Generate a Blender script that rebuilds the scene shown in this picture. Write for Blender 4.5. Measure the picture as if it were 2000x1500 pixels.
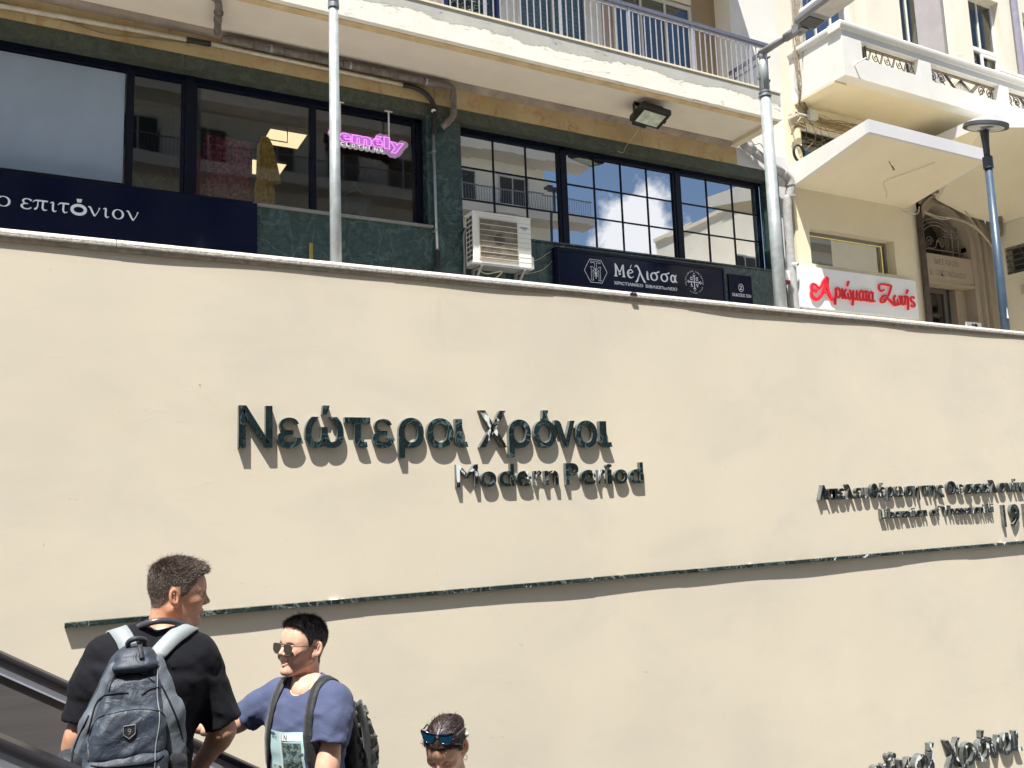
import bpy, bmesh, math, random
import numpy as np
from mathutils import Vector, Matrix, Euler
random.seed(7); RNG = np.random.default_rng(7)
for o in list(bpy.data.objects): bpy.data.objects.remove(o)
SC = bpy.context.scene
COL = SC.collection
rad = math.radians

# ------------------------------------------------------------------ camera
cam_d = bpy.data.cameras.new('camera'); cam = bpy.data.objects.new('camera', cam_d); COL.objects.link(cam)
cam_d.sensor_width = 36.0; cam_d.lens = 36.0 * 1700 / 2000; cam_d.clip_end = 500; cam_d.clip_start = 0.05
# wall plane is y = 0, the photographer's eye is the height 0
cam.matrix_world = (Matrix.Translation((0, -7, 0)) @ Matrix.Rotation(rad(-28.41), 4, 'Z')
                    @ Matrix.Rotation(rad(90 + 7.762), 4, 'X') @ Matrix.Rotation(rad(-2.034), 4, 'Z'))
SC.camera = cam

# ------------------------------------------------------------------ light
SUN_DIR = Vector((-1.0, -1.0, 3.1)).normalized()          # towards the sun
sun_el = math.asin(SUN_DIR.z)
W = bpy.data.worlds.new('World'); SC.world = W; W.use_nodes = True
nt = W.node_tree; nt.nodes.clear()
N = nt.nodes.new; Lk = nt.links.new
wo = N('ShaderNodeOutputWorld'); bg = N('ShaderNodeBackground'); sky = N('ShaderNodeTexSky')
sky.sky_type = 'NISHITA'; sky.sun_disc = False; sky.sun_elevation = sun_el
sky.sun_rotation = math.atan2(SUN_DIR.x, SUN_DIR.y); sky.air_density = 1.0; sky.dust_density = 0.6; sky.ozone_density = 1.5
# fair-weather cumulus: noise clouds scattered over the whole sky
tc = N('ShaderNodeTexCoord'); mp = N('ShaderNodeMapping'); mp.inputs['Scale'].default_value = (1, 1, 1.5)
Lk(tc.outputs['Generated'], mp.inputs['Vector'])
n1 = N('ShaderNodeTexNoise'); n1.inputs['Scale'].default_value = 2.4; n1.inputs['Detail'].default_value = 9; n1.inputs['Roughness'].default_value = 0.55
mp.inputs['Location'].default_value = (0.1, 0.33, 0.2)
Lk(mp.outputs[0], n1.inputs['Vector'])
# one larger cumulus over the roofs across the street
dot = N('ShaderNodeVectorMath'); dot.operation = 'DISTANCE'; dot.inputs[1].default_value = CLOUD = (0.5717, -0.7604, 0.2990)
n2 = N('ShaderNodeTexNoise'); n2.inputs['Scale'].default_value = 26; n2.inputs['Detail'].default_value = 8; n2.inputs['Roughness'].default_value = 0.6
Lk(tc.outputs['Generated'], n2.inputs['Vector'])
Lk(tc.outputs['Generated'], dot.inputs[0])
m1 = N('ShaderNodeMath'); m1.operation = 'MULTIPLY_ADD'; m1.inputs[1].default_value = 0.085; Lk(n2.outputs['Fac'], m1.inputs[0]); Lk(dot.outputs['Value'], m1.inputs[2])
r2 = N('ShaderNodeMapRange'); r2.inputs['From Min'].default_value = 0.093; r2.inputs['From Max'].default_value = 0.074; Lk(m1.outputs[0], r2.inputs['Value'])
r1 = N('ShaderNodeMapRange'); r1.inputs['From Min'].default_value = 0.66; r1.inputs['From Max'].default_value = 0.78; r1.inputs['To Max'].default_value = 0.8; Lk(n1.outputs['Fac'], r1.inputs['Value'])
mx = N('ShaderNodeMath'); mx.operation = 'MAXIMUM'; Lk(r1.outputs[0], mx.inputs[0]); Lk(r2.outputs[0], mx.inputs[1])
mixc = N('ShaderNodeMixRGB'); Lk(mx.outputs[0], mixc.inputs['Fac']); Lk(sky.outputs[0], mixc.inputs['Color1']); mixc.inputs['Color2'].default_value = (11, 11, 11.2, 1)
Lk(mixc.outputs[0], bg.inputs['Color']); bg.inputs['Strength'].default_value = 0.085
Lk(bg.outputs[0], wo.inputs[0])
sd = bpy.data.lights.new('sun', 'SUN'); sd.energy = 4.9; sd.angle = rad(0.53); sd.color = (1.0, 0.965, 0.89)
so = bpy.data.objects.new('sun', sd); COL.objects.link(so)
so.rotation_euler = SUN_DIR.to_track_quat('Z', 'Y').to_euler(); so.location = (-10, -20, 40)
SC.view_settings.view_transform = 'Standard'; SC.view_settings.look = 'None'
SC.view_settings.exposure = 1.05; SC.view_settings.gamma = 1.0; SC.view_settings.use_curve_mapping = False
SC.cycles.max_bounces = 8; SC.cycles.transparent_max_bounces = 12
SC.cycles.caustics_reflective = False; SC.cycles.caustics_refractive = False

# ------------------------------------------------------------------ materials
def new_mat(name):
    m = bpy.data.materials.new(name); m.use_nodes = True
    t = m.node_tree; b = t.nodes['Principled BSDF']; return m, t, b
def ramp(t, fac, stops):
    r = t.nodes.new('ShaderNodeValToRGB'); e = r.color_ramp.elements
    while len(e) < len(stops): e.new(0.5)
    for i, (p, c) in enumerate(stops): e[i].position = p; e[i].color = (*c, 1) if len(c) == 3 else c
    t.links.new(fac, r.inputs['Fac']); return r.outputs['Color']
def noise(t, scale, detail=6, rough=0.55, dist=0.0, stretch=None, co='Object', off=(0, 0, 0)):
    c = t.nodes.new('ShaderNodeTexCoord'); m = t.nodes.new('ShaderNodeMapping'); n = t.nodes.new('ShaderNodeTexNoise')
    t.links.new(c.outputs[co], m.inputs['Vector']); m.inputs['Location'].default_value = off
    if stretch: m.inputs['Scale'].default_value = stretch
    t.links.new(m.outputs[0], n.inputs['Vector'])
    n.inputs['Scale'].default_value = scale; n.inputs['Detail'].default_value = detail
    n.inputs['Roughness'].default_value = rough; n.inputs['Distortion'].default_value = dist
    return n.outputs['Fac']
def mixn(t, fac, a, b, mode='MIX'):
    m = t.nodes.new('ShaderNodeMixRGB'); m.blend_type = mode
    for s, v in (('Fac', fac), ('Color1', a), ('Color2', b)):
        if isinstance(v, (int, float)): m.inputs[s].default_value = v
        elif isinstance(v, tuple): m.inputs[s].default_value = (*v, 1)
        else: t.links.new(v, m.inputs[s])
    return m.outputs[0]
def mathn(t, op, a, b=0.0, clamp=False):
    m = t.nodes.new('ShaderNodeMath'); m.operation = op; m.use_clamp = clamp
    for i, v in ((0, a), (1, b)):
        if isinstance(v, (int, float)): m.inputs[i].default_value = v
        else: t.links.new(v, m.inputs[i])
    return m.outputs[0]
def bump(t, b, h, strength=0.3, dist=0.01):
    n = t.nodes.new('ShaderNodeBump'); n.inputs['Strength'].default_value = strength; n.inputs['Distance'].default_value = dist
    t.links.new(h, n.inputs['Height']); t.links.new(n.outputs[0], b.inputs['Normal'])
def simple(name, col, rough=0.5, metal=0.0, var=0.12, scale=6, bmp=0.0, bscale=60, dist=0.004, spec=0.5, stretch=None):
    m, t, b = new_mat(name)
    f = noise(t, scale, 5, 0.6, stretch=stretch)
    lo = tuple(c * (1 - var) for c in col); hi = tuple(min(1, c * (1 + var)) for c in col)
    t.links.new(ramp(t, f, [(0.3, lo), (0.7, hi)]), b.inputs['Base Color'])
    b.inputs['Roughness'].default_value = rough; b.inputs['Metallic'].default_value = metal
    b.inputs['Specular IOR Level'].default_value = spec
    if bmp: bump(t, b, noise(t, bscale, 5, 0.6), bmp, dist)
    return m
def plaster(name, col, stain=(0.30, 0.24, 0.16), amt=0.25, bs=0.35, grey=None, coarse=1.0):
    m, t, b = new_mat(name)
    big = noise(t, 0.7 * coarse, 6, 0.55); mid = noise(t, 3.2 * coarse, 8, 0.6, 0.6, (1, 1, 0.55)); fine = noise(t, 42, 6, 0.7)
    c = ramp(t, big, [(0.32, tuple(x * 0.94 for x in col)), (0.68, tuple(min(1, x * 1.045) for x in col))])
    c = mixn(t, mathn(t, 'MULTIPLY', mathn(t, 'SUBTRACT', mid, 0.50, True), amt * 4, True), c, tuple(col[i] * 0.72 + stain[i] * 0.28 for i in range(3)))
    if grey:
        c = mixn(t, mathn(t, 'MULTIPLY', mathn(t, 'SUBTRACT', noise(t, 1.3, 7, 0.6, 1.0, (0.5, 1, 1), off=(7, 3, 2)), 0.56, True), 8, True), c, grey)
    t.links.new(c, b.inputs['Base Color']); b.inputs['Roughness'].default_value = 0.88; b.inputs['Specular IOR Level'].default_value = 0.25
    trowel = noise(t, 2.6, 9, 0.58, 0.25, (1, 1, 2.0))
    bump(t, b, mathn(t, 'ADD', trowel, mathn(t, 'MULTIPLY', fine, 0.25)), bs, 0.012)
    return m
def marble(name, dark=(0.016, 0.032, 0.030), mid=(0.045, 0.085, 0.075), vein=(0.45, 0.52, 0.50), rough=0.22, vs=5.0, big=0.0, scale=1.0):
    m, t, b = new_mat(name)
    c = ramp(t, noise(t, 9 * scale, 12, 0.78, 0.8), [(0.38, dark), (0.62, mid), (0.8, tuple(x * 1.9 for x in mid))])
    v = noise(t, vs * scale, 7, 0.5, 0.7, (1, 1, 1.6))
    line = mathn(t, 'ABSOLUTE', mathn(t, 'SUBTRACT', v, 0.5))
    lf = mathn(t, 'SUBTRACT', 1.0, mathn(t, 'MULTIPLY', line, 55.0), True)
    lf = mathn(t, 'MULTIPLY', lf, mathn(t, 'MULTIPLY', mathn(t, 'SUBTRACT', noise(t, 2.2 * scale, 3, 0.5, off=(3, 1, 5)), 0.42, True), 5.0, True))
    c = mixn(t, mathn(t, 'MULTIPLY', lf, 0.6), c, vein)
    v2 = noise(t, 0.45 * vs * scale, 4, 0.5, 0.5, (1.6, 1, 0.9), off=(9, 4, 1))
    l2 = mathn(t, 'SUBTRACT', 1.0, mathn(t, 'MULTIPLY', mathn(t, 'ABSOLUTE', mathn(t, 'SUBTRACT', v2, 0.52)), 90.0), True)
    c = mixn(t, mathn(t, 'MULTIPLY', l2, 0.35), c, vein)
    if big:
        bl = mathn(t, 'MULTIPLY', mathn(t, 'SUBTRACT', noise(t, 6.5, 6, 0.55, 1.0, (1, 1, 0.7), off=(2, 2, 8)), big, True), 22.0, True)
        c = mixn(t, bl, c, (0.72, 0.75, 0.74))
    t.links.new(c, b.inputs['Base Color']); b.inputs['Roughness'].default_value = rough
    bump(t, b, noise(t, 30, 4, 0.5), 0.05, 0.002)
    return m
def glass(name, refl=0.3, tint=(0.55, 0.6, 0.6), wave=0.0, fres=0.6):
    m = bpy.data.materials.new(name); m.use_nodes = True; t = m.node_tree; t.nodes.clear()
    o = t.nodes.new('ShaderNodeOutputMaterial'); mx = t.nodes.new('ShaderNodeMixShader')
    tr = t.nodes.new('ShaderNodeBsdfTransparent'); gl = t.nodes.new('ShaderNodeBsdfGlossy'); lw = t.nodes.new('ShaderNodeLayerWeight')
    tr.inputs[0].default_value = (*tint, 1); gl.inputs['Roughness'].default_value = 0.008; gl.inputs[0].default_value = (0.95, 0.97, 1, 1)
    lw.inputs['Blend'].default_value = 0.35
    f = mathn(t, 'ADD', mathn(t, 'MULTIPLY', lw.outputs['Fresnel'], fres), refl, True)
    t.links.new(f, mx.inputs[0]); t.links.new(tr.outputs[0], mx.inputs[1]); t.links.new(gl.outputs[0], mx.inputs[2]); t.links.new(mx.outputs[0], o.inputs[0])
    if wave:
        n = t.nodes.new('ShaderNodeBump'); n.inputs['Strength'].default_value = wave; n.inputs['Distance'].default_value = 0.01
        t.links.new(noise(t, 1.6, 1, 0.4), n.inputs['Height']); t.links.new(n.outputs[0], gl.inputs['Normal'])
    return m
def emit(name, col, s):
    m, t, b = new_mat(name); b.inputs['Base Color'].default_value = (*col, 1)
    b.inputs['Emission Color'].default_value = (*col, 1); b.inputs['Emission Strength'].default_value = s; return m

# ------------------------------------------------------------------ mesh helpers
def root_loc(o):
    p = Vector((0, 0, 0))
    while o is not None: p = p + o.location; o = o.parent
    return p
def mesh_obj(name, verts, faces, mat, parent=None, smooth=False, base=None, fmats=None):
    me = bpy.data.meshes.new(name)
    off = root_loc(parent) if parent else (Vector(base) if base is not None else Vector((0, 0, 0)))
    v = np.asarray(verts, dtype=float) - np.array(off)[None, :]
    me.from_pydata([tuple(x) for x in v], [], [tuple(int(i) for i in f) for f in faces])
    mats = mat if isinstance(mat, (list, tuple)) else [mat]
    for m in mats: me.materials.append(m)
    if fmats is not None: me.polygons.foreach_set('material_index', np.asarray(fmats, dtype=np.int32))
    if smooth:
        me.polygons.foreach_set('use_smooth', np.ones(len(me.polygons), dtype=bool))
    me.update()
    o = bpy.data.objects.new(name, me); COL.objects.link(o)
    if parent: o.parent = parent
    elif base is not None: o.location = base
    return o
def tag(o, label=None, cat=None, group=None, kind=None):
    if label: o['label'] = label
    if cat: o['category'] = cat
    if group: o['group'] = group
    if kind: o['kind'] = kind
    return o
def thing(name, loc, label, cat, group=None):
    o = bpy.data.objects.new(name, None); COL.objects.link(o); o.location = loc; o.empty_display_size = 0.1
    return tag(o, label, cat, group)
class MB:
    def __init__(s): s.v = []; s.f = []; s.sm = False
    def add(s, vs, fs):
        n = len(s.v); s.v += [tuple(v) for v in vs]; s.f += [tuple(i + n for i in f) for f in fs]; return s
    def box(s, x0, x1, y0, y1, z0, z1):
        return s.add([(x0, y0, z0), (x1, y0, z0), (x1, y1, z0), (x0, y1, z0), (x0, y0, z1), (x1, y0, z1), (x1, y1, z1), (x0, y1, z1)],
                     [(0, 3, 2, 1), (4, 5, 6, 7), (0, 1, 5, 4), (1, 2, 6, 5), (2, 3, 7, 6), (3, 0, 4, 7)])
    def obox(s, c, hx, hy, hz, M=None):
        vs = [Vector((a * hx, b * hy, d * hz)) for d in (-1, 1) for b in (-1, 1) for a in (-1, 1)]
        if M is not None: vs = [M @ v for v in vs]
        vs = [v + Vector(c) for v in vs]
        return s.add(vs, [(0, 2, 3, 1), (4, 5, 7, 6), (0, 1, 5, 4), (1, 3, 7, 5), (3, 2, 6, 7), (2, 0, 4, 6)])
    def prism(s, pts, axis, a, b):
        """pts: 2-D outline, extruded along axis from a to b; axis 'x': pts=(y,z), 'y': (x,z), 'z': (x,y)"""
        def P(p, t):
            return {'x': (t, p[0], p[1]), 'y': (p[0], t, p[1]), 'z': (p[0], p[1], t)}[axis]
        n = len(pts); vs = [P(p, a) for p in pts] + [P(p, b) for p in pts]
        fs = [tuple(range(n))[::-1], tuple(range(n, 2 * n))] + [(i, (i + 1) % n, n + (i + 1) % n, n + i) for i in range(n)]
        return s.add(vs, fs)
    def tube(s, pts, r, n=10, cap=True):
        pts = [Vector(p) for p in pts]; m = len(pts)
        rs = r if isinstance(r, (list, tuple)) else [r] * m
        vs = []; up = None
        for i, p in enumerate(pts):
            d = (pts[min(i + 1, m - 1)] - pts[max(i - 1, 0)])
            if d.length < 1e-9: d = Vector((0, 0, 1))
            d.normalize()
            if up is None: up = Vector((0, 0, 1)) if abs(d.z) < 0.9 else Vector((1, 0, 0))
            a = d.cross(up)
            if a.length < 1e-6: a = d.orthogonal()
            a.normalize(); b = a.cross(d).normalized(); up = b
            for k in range(n):
                t = 2 * math.pi * k / n; vs.append(p + (a * math.cos(t) + b * math.sin(t)) * rs[i])
        fs = []
        for i in range(m - 1):
            for k in range(n):
                fs.append((i * n + k, i * n + (k + 1) % n, (i + 1) * n + (k + 1) % n, (i + 1) * n + k))
        if cap: fs += [tuple(range(n))[::-1], tuple(range((m - 1) * n, m * n))]
        return s.add(vs, fs)
    def ribbon(s, pts, w, axis_w, thick=0.003):
        """flat strap along pts; axis_w: direction(s) across"""
        pts = [Vector(p) for p in pts]; vs = []
        ws = w if isinstance(w, (list, tuple)) else [w] * len(pts)
        for i, p in enumerate(pts):
            d = (pts[min(i + 1, len(pts) - 1)] - pts[max(i - 1, 0)]).normalized()
            a = Vector(axis_w[i] if isinstance(axis_w, list) else axis_w); a = (a - d * a.dot(d)).normalized(); nrm = d.cross(a)
            for (u, v) in ((-1, -1), (1, -1), (1, 1), (-1, 1)): vs.append(p + a * u * ws[i] / 2 + nrm * v * thick / 2)
        fs = [(0, 1, 2, 3)[::-1], tuple(range(len(vs) - 4, len(vs)))]
        for i in range(len(pts) - 1):
            for k in range(4): fs.append((i * 4 + k, i * 4 + (k + 1) % 4, (i + 1) * 4 + (k + 1) % 4, (i + 1) * 4 + k))
        return s.add(vs, fs)
    def disc(s, c, r, nrm, th=0.005, n=20, sx=1.0):
        nrm = Vector(nrm).normalized(); return s.tube([Vector(c) - nrm * th / 2, Vector(c) + nrm * th / 2], r, n)
    def build(s, name, mat, parent=None, smooth=False, base=None):
        return mesh_obj(name, s.v, s.f, mat, parent, smooth, base)
def bevel(o, w=0.005, seg=2):
    m = o.modifiers.new('bevel', 'BEVEL'); m.width = w; m.segments = seg; m.limit_method = 'ANGLE'; m.angle_limit = rad(40); return o
def autosmooth(o, ang=35):
    try:
        o.data.polygons.foreach_set('use_smooth', np.ones(len(o.data.polygons), dtype=bool)); o.data.set_sharp_from_angle(angle=rad(ang))
    except Exception: pass
    return o
def crom(pts, k=6):
    """Catmull-Rom through points (tuples of any dimension)"""
    P = np.array(pts, float); out = []
    for i in range(len(P) - 1):
        p0 = P[max(i - 1, 0)]; p1 = P[i]; p2 = P[i + 1]; p3 = P[min(i + 2, len(P) - 1)]
        for j in range(k):
            t = j / k
            out.append(0.5 * ((2 * p1) + (-p0 + p2) * t + (2 * p0 - 5 * p1 + 4 * p2 - p3) * t * t + (-p0 + 3 * p1 - 3 * p2 + p3) * t ** 3))
    out.append(P[-1]); return np.array(out)
def copy_part(o, dx=0, dy=0, dz=0, parent=None):
    c = o.copy(); COL.objects.link(c); c.parent = parent or o.parent
    c.location = o.location + Vector((dx, dy, dz)); return c

# text: glyphs of Blender's built-in font as solid letters standing on a plane facing -y
def glyph_mesh(ch, offset=0.0, depth=0.05, bev=0.0, res=6):
    cu = bpy.data.curves.new('glyph', 'FONT'); cu.body = ch; cu.size = 1.0; cu.extrude = depth / 2; cu.offset = offset
    cu.bevel_depth = bev; cu.resolution_u = res
    ob = bpy.data.objects.new('glyph', cu); COL.objects.link(ob)
    dg = bpy.context.evaluated_depsgraph_get(); me = bpy.data.meshes.new_from_object(ob.evaluated_get(dg))
    v = np.array([x.co[:] for x in me.vertices]).reshape(-1, 3); f = [tuple(p.vertices) for p in me.polygons]
    bpy.data.objects.remove(ob); bpy.data.curves.remove(cu); bpy.data.meshes.remove(me)
    return v, f
def text_line(name, s, x0, x1, z, cap, y, mat, parent, depth=0.004, offset=0.0, bev=0.0, slant=0.0):
    """a whole line of writing as one part, its ink fitted from x0 to x1, baseline z, capital height cap"""
    v, f = glyph_mesh(s, offset, 1.0, bev)
    w = v[:, 0].max() - v[:, 0].min(); sz = cap / 0.70
    X = x0 + (v[:, 0] - v[:, 0].min()) * (x1 - x0) / w + slant * v[:, 1] * sz
    V = np.stack([X, y - depth / 2 - v[:, 2] * depth, z + v[:, 1] * sz], 1)
    return mesh_obj(name, V, f, mat, parent)
def letter(ch, x0, x1, z, cap, y_back, depth, mat, parent, offset=0.0, name='letter'):
    side = bpy.data.materials.get('marble_side_lit_tone') or simple('marble_side_lit_tone', (0.115, 0.125, 0.12), 0.35, var=0.5, scale=14)  # cut sides coloured paler, standing in for their sunlit brightness
    v, f = glyph_mesh(ch, offset, 1.0)
    w = v[:, 0].max() - v[:, 0].min(); sz = cap / 0.70
    X = x0 + (v[:, 0] - v[:, 0].min()) * (x1 - x0) / w
    yy = (v[:, 2] - v[:, 2].min()) / max(1e-6, v[:, 2].max() - v[:, 2].min())
    V = np.stack([X, y_back - depth * yy, z + v[:, 1] * sz], 1)
    o = mesh_obj(name, V, f, [mat, side], parent)
    for p in o.data.polygons:
        if abs(p.normal.y) < 0.5: p.material_index = 1
    return o
# pen strokes: brush lettering as solid ribbons, each at its own hair's breadth of relief
def strokes(mb, items, ox, oz, sx, sz, y, depth=0.004, k=6, dirv=None):
    """items: list of lists of (x, z, width); widths in glyph units"""
    for j, it in enumerate(items):
        c = crom(it, k) if len(it) > 2 else np.array(it, float)
        pts = [(ox + p[0] * sx, oz + p[1] * sz) for p in c]; ws = [p[2] * sz for p in c]
        L = []; R = []
        for i in range(len(pts)):
            a = pts[max(i - 1, 0)]; b = pts[min(i + 1, len(pts) - 1)]; dx, dz = b[0] - a[0], b[1] - a[1]; l = math.hypot(dx, dz) or 1e-6
            nx, nz = -dz / l, dx / l; w = ws[i] / 2
            L.append((pts[i][0] + nx * w, pts[i][1] + nz * w)); R.append((pts[i][0] - nx * w, pts[i][1] - nz * w))
        yy = y - depth - 0.00035 * (j % 7); n = len(L)
        vs = [(p[0], yy, p[1]) for p in L] + [(p[0], yy, p[1]) for p in R] + [(p[0], y, p[1]) for p in L] + [(p[0], y, p[1]) for p in R]
        fs = []
        for i in range(n - 1):
            fs += [(i, i + 1, n + i + 1, n + i), (2 * n + i, 3 * n + i, 3 * n + i + 1, 2 * n + i + 1), (i, 2 * n + i, 2 * n + i + 1, i + 1), (n + i, n + i + 1, 3 * n + i + 1, 3 * n + i)]
        fs += [(0, n, 3 * n, 2 * n), (n - 1, 3 * n - 1, 4 * n - 1, 2 * n - 1)]
        mb.add(vs, fs)
    return mb
def ellipse_stroke(cx, cz, rx, rz, w0, w1, n=24, a0=0, a1=360, slant=0):
    """ring with thin top/bottom (w0) and thick sides (w1)"""
    out = []
    for i in range(n + 1):
        a = rad(a0 + (a1 - a0) * i / n); x, z = math.cos(a) * rx, math.sin(a) * rz
        out.append((cx + x + slant * z, cz + z, w0 + (w1 - w0) * abs(math.cos(a)) ** 1.5))
    return out
# ------------------------------------------------------------------ shared materials
M = {}
def wall_mat():
    m, t, b = new_mat('sand_render')
    c = ramp(t, noise(t, 0.42, 5, 0.55), [(0.3, (0.590, 0.540, 0.445)), (0.5, (0.640, 0.577, 0.470)), (0.72, (0.680, 0.605, 0.490))])
    c2 = mathn(t, 'MULTIPLY', mathn(t, 'SUBTRACT', noise(t, 1.1, 9, 0.66, 0.6, (0.7, 1, 1.3), off=(3, 0, 8)), 0.48, True), 3.0, True)
    c = mixn(t, mathn(t, 'MULTIPLY', c2, 0.55), c, (0.515, 0.485, 0.415))
    c3 = mathn(t, 'MULTIPLY', mathn(t, 'SUBTRACT', noise(t, 2.6, 9, 0.7, 0.8, (1, 1, 0.8), off=(8, 0, 1)), 0.55, True), 5.0, True)
    c = mixn(t, mathn(t, 'MULTIPLY', c3, 0.28), c, (0.70, 0.545, 0.40))
    # dirt run down from under the coping
    g = t.nodes.new('ShaderNodeTexCoord'); sp_ = t.nodes.new('ShaderNodeSeparateXYZ'); t.links.new(g.outputs['Object'], sp_.inputs[0])
    near = mathn(t, 'MULTIPLY', mathn(t, 'SUBTRACT', sp_.outputs['Z'], 7.15), 1.3, True)
    runs = mathn(t, 'MULTIPLY', mathn(t, 'SUBTRACT', noise(t, 5.0, 8, 0.75, 0.5, (1, 1, 0.12), off=(1, 1, 1)), 0.60, True), 8.0, True)
    c = mixn(t, mathn(t, 'MULTIPLY', mathn(t, 'MULTIPLY', near, runs), 0.22), c, (0.36, 0.30, 0.23))
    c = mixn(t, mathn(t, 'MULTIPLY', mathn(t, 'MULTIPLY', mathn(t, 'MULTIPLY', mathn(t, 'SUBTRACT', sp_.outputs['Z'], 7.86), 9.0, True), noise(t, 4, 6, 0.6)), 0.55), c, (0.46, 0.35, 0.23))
    # little nicks and scuffs
    v = noise(t, 15, 3, 0.6, 1.2, (0.8, 1, 1.5), off=(4, 4, 4)); nick = mathn(t, 'MULTIPLY', mathn(t, 'SUBTRACT', v, 0.735, True), 60, True)
    c = mixn(t, mathn(t, 'MULTIPLY', nick, 0.7), c, (0.33, 0.28, 0.22))
    t.links.new(c, b.inputs['Base Color']); b.inputs['Roughness'].default_value = 0.88; b.inputs['Specular IOR Level'].default_value = 0.2
    h = mathn(t, 'ADD', mathn(t, 'MULTIPLY', noise(t, 1.6, 9, 0.60, 0.2, (1, 1, 1.8)), 1.0), mathn(t, 'MULTIPLY', noise(t, 60, 5, 0.7), 0.10))
    sc = mathn(t, 'MULTIPLY', mathn(t, 'SUBTRACT', noise(t, 6, 5, 0.55, 1.6, (0.8, 1, 2.6), off=(2, 6, 2)), 0.64, True), 1.6)
    bump(t, b, mathn(t, 'SUBTRACT', mathn(t, 'ADD', h, sc), mathn(t, 'MULTIPLY', nick, 0.4)), 0.15, 0.012); return m
M['wall'] = wall_mat()
M['coping'] = simple('granite_coping', (0.62, 0.58, 0.53), 0.75, var=0.35, scale=55, bmp=0.7, bscale=75, dist=0.01)
M['fillet'] = simple('coping_bed', (0.36, 0.29, 0.21), 0.9, var=0.3, scale=12)
M['letter'] = marble('dark_marble_letter', (0.0035, 0.008, 0.010), (0.010, 0.026, 0.030), (0.20, 0.30, 0.30), 0.10, 5.0)
M['letter2'] = marble('dark_marble_painted_glint', (0.0035, 0.006, 0.008), (0.010, 0.019, 0.023), (0.35, 0.4, 0.4), 0.10, 5.0, big=0.555)  # white patches coloured in for the glints on the polished letters
M['strip'] = marble('dark_marble_strip', (0.006, 0.011, 0.011), (0.024, 0.044, 0.040), (0.5, 0.55, 0.52), 0.2, 9.0, big=0.64)
M['gmarble'] = marble('green_marble', (0.018, 0.036, 0.038), (0.048, 0.088, 0.088), (0.12, 0.20, 0.19), 0.25, 2.2, scale=1.0)
M['gmarble_lint'] = marble('weathered_green_marble', (0.035, 0.042, 0.032), (0.075, 0.088, 0.066), (0.13, 0.16, 0.12), 0.55, 3.0, scale=1.0)
M['soffit'] = plaster('soffit_paint', (0.76, 0.69, 0.59), stain=(0.3, 0.22, 0.13), amt=0.18, bs=0.2)
M['fascia'] = None
M['cream'] = plaster('cream_render', (0.75, 0.675, 0.505), stain=(0.50, 0.38, 0.24), amt=0.22, bs=0.10)
M['cream2'] = plaster('pale_render', (0.72, 0.67, 0.565), stain=(0.45, 0.37, 0.27), amt=0.25, bs=0.10)
M['white'] = plaster('white_render', (0.70, 0.69, 0.655), stain=(0.45, 0.38, 0.28), amt=0.26, bs=0.2)
M['greyw'] = plaster('grey_white_render', (0.60, 0.60, 0.62), stain=(0.4, 0.36, 0.33), amt=0.18, bs=0.2)
M['brownw'] = plaster('brown_render', (0.36, 0.28, 0.19), stain=(0.2, 0.14, 0.08), amt=0.3, bs=0.2)
M['navy'] = simple('navy_frame', (0.003, 0.005, 0.016), 0.35, var=0.2, spec=0.2)
M['navysign'] = simple('navy_sign', (0.0035, 0.006, 0.024), 0.10, var=0.15, scale=1, spec=0.15)
M['black'] = simple('black_paint', (0.012, 0.012, 0.014), 0.4, var=0.2)
M['pipe'] = simple('grey_pipe', (0.16, 0.14, 0.125), 0.65, var=0.35, scale=14, bmp=0.3, bscale=40)
M['pipe_pale'] = simple('pale_conduit', (0.55, 0.50, 0.42), 0.5, var=0.2, scale=10)
M['hose'] = simple('black_hose', (0.014, 0.013, 0.014), 0.5, var=0.3)
M['galv'] = simple('galvanised', (0.34, 0.37, 0.39), 0.42, 0.75, var=0.14, scale=22, bmp=0.05, bscale=120)
M['galvpaint'] = simple('grey_lamp_paint', (0.37, 0.40, 0.40), 0.45, 0.3, var=0.22, scale=7, bmp=0.1, bscale=120)
M['bluegrey'] = simple('blue_grey_paint', (0.045, 0.075, 0.115), 0.38, var=0.15, scale=9)
M['darkgrey'] = simple('dark_grey_plastic', (0.06, 0.065, 0.075), 0.5, var=0.12)
M['lampgrey'] = simple('lamp_grey', (0.22, 0.215, 0.22), 0.45, var=0.1)
M['acwhite'] = simple('ac_white', (0.72, 0.72, 0.68), 0.4, var=0.05, scale=3)
M['acdark'] = simple('ac_dark', (0.06, 0.052, 0.045), 0.6, var=0.3, scale=10)
M['acgrille'] = simple('ac_wire', (0.55, 0.50, 0.40), 0.5, var=0.1)
M['whitepaint'] = simple('white_paint', (0.80, 0.80, 0.78), 0.4, var=0.05)
M['signwhite'] = simple('white_sign', (0.80, 0.83, 0.88), 0.3, var=0.03, scale=2)
M['inkwhite'] = simple('white_lettering', (0.74, 0.78, 0.86), 0.5, var=0.03)
M['glass_r'] = glass('reflective_glass', 0.44, (0.42, 0.45, 0.45), 0.03)
M['glass_c'] = glass('shop_glass', 0.05, (0.72, 0.74, 0.76), 0.02)
M['glass_u'] = glass('upper_glass', 0.04, (0.5, 0.55, 0.55), 0.06, 0.35)
M['glass_o'] = glass('opposite_glass', 0.2, (0.3, 0.35, 0.4))
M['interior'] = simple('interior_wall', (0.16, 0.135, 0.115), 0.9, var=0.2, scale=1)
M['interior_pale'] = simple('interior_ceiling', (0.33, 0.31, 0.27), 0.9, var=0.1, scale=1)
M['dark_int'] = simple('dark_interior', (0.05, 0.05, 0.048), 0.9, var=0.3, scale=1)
M['stone'] = plaster('portal_stone', (0.36, 0.30, 0.225), stain=(0.16, 0.13, 0.1), amt=0.5, bs=0.7)
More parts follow.
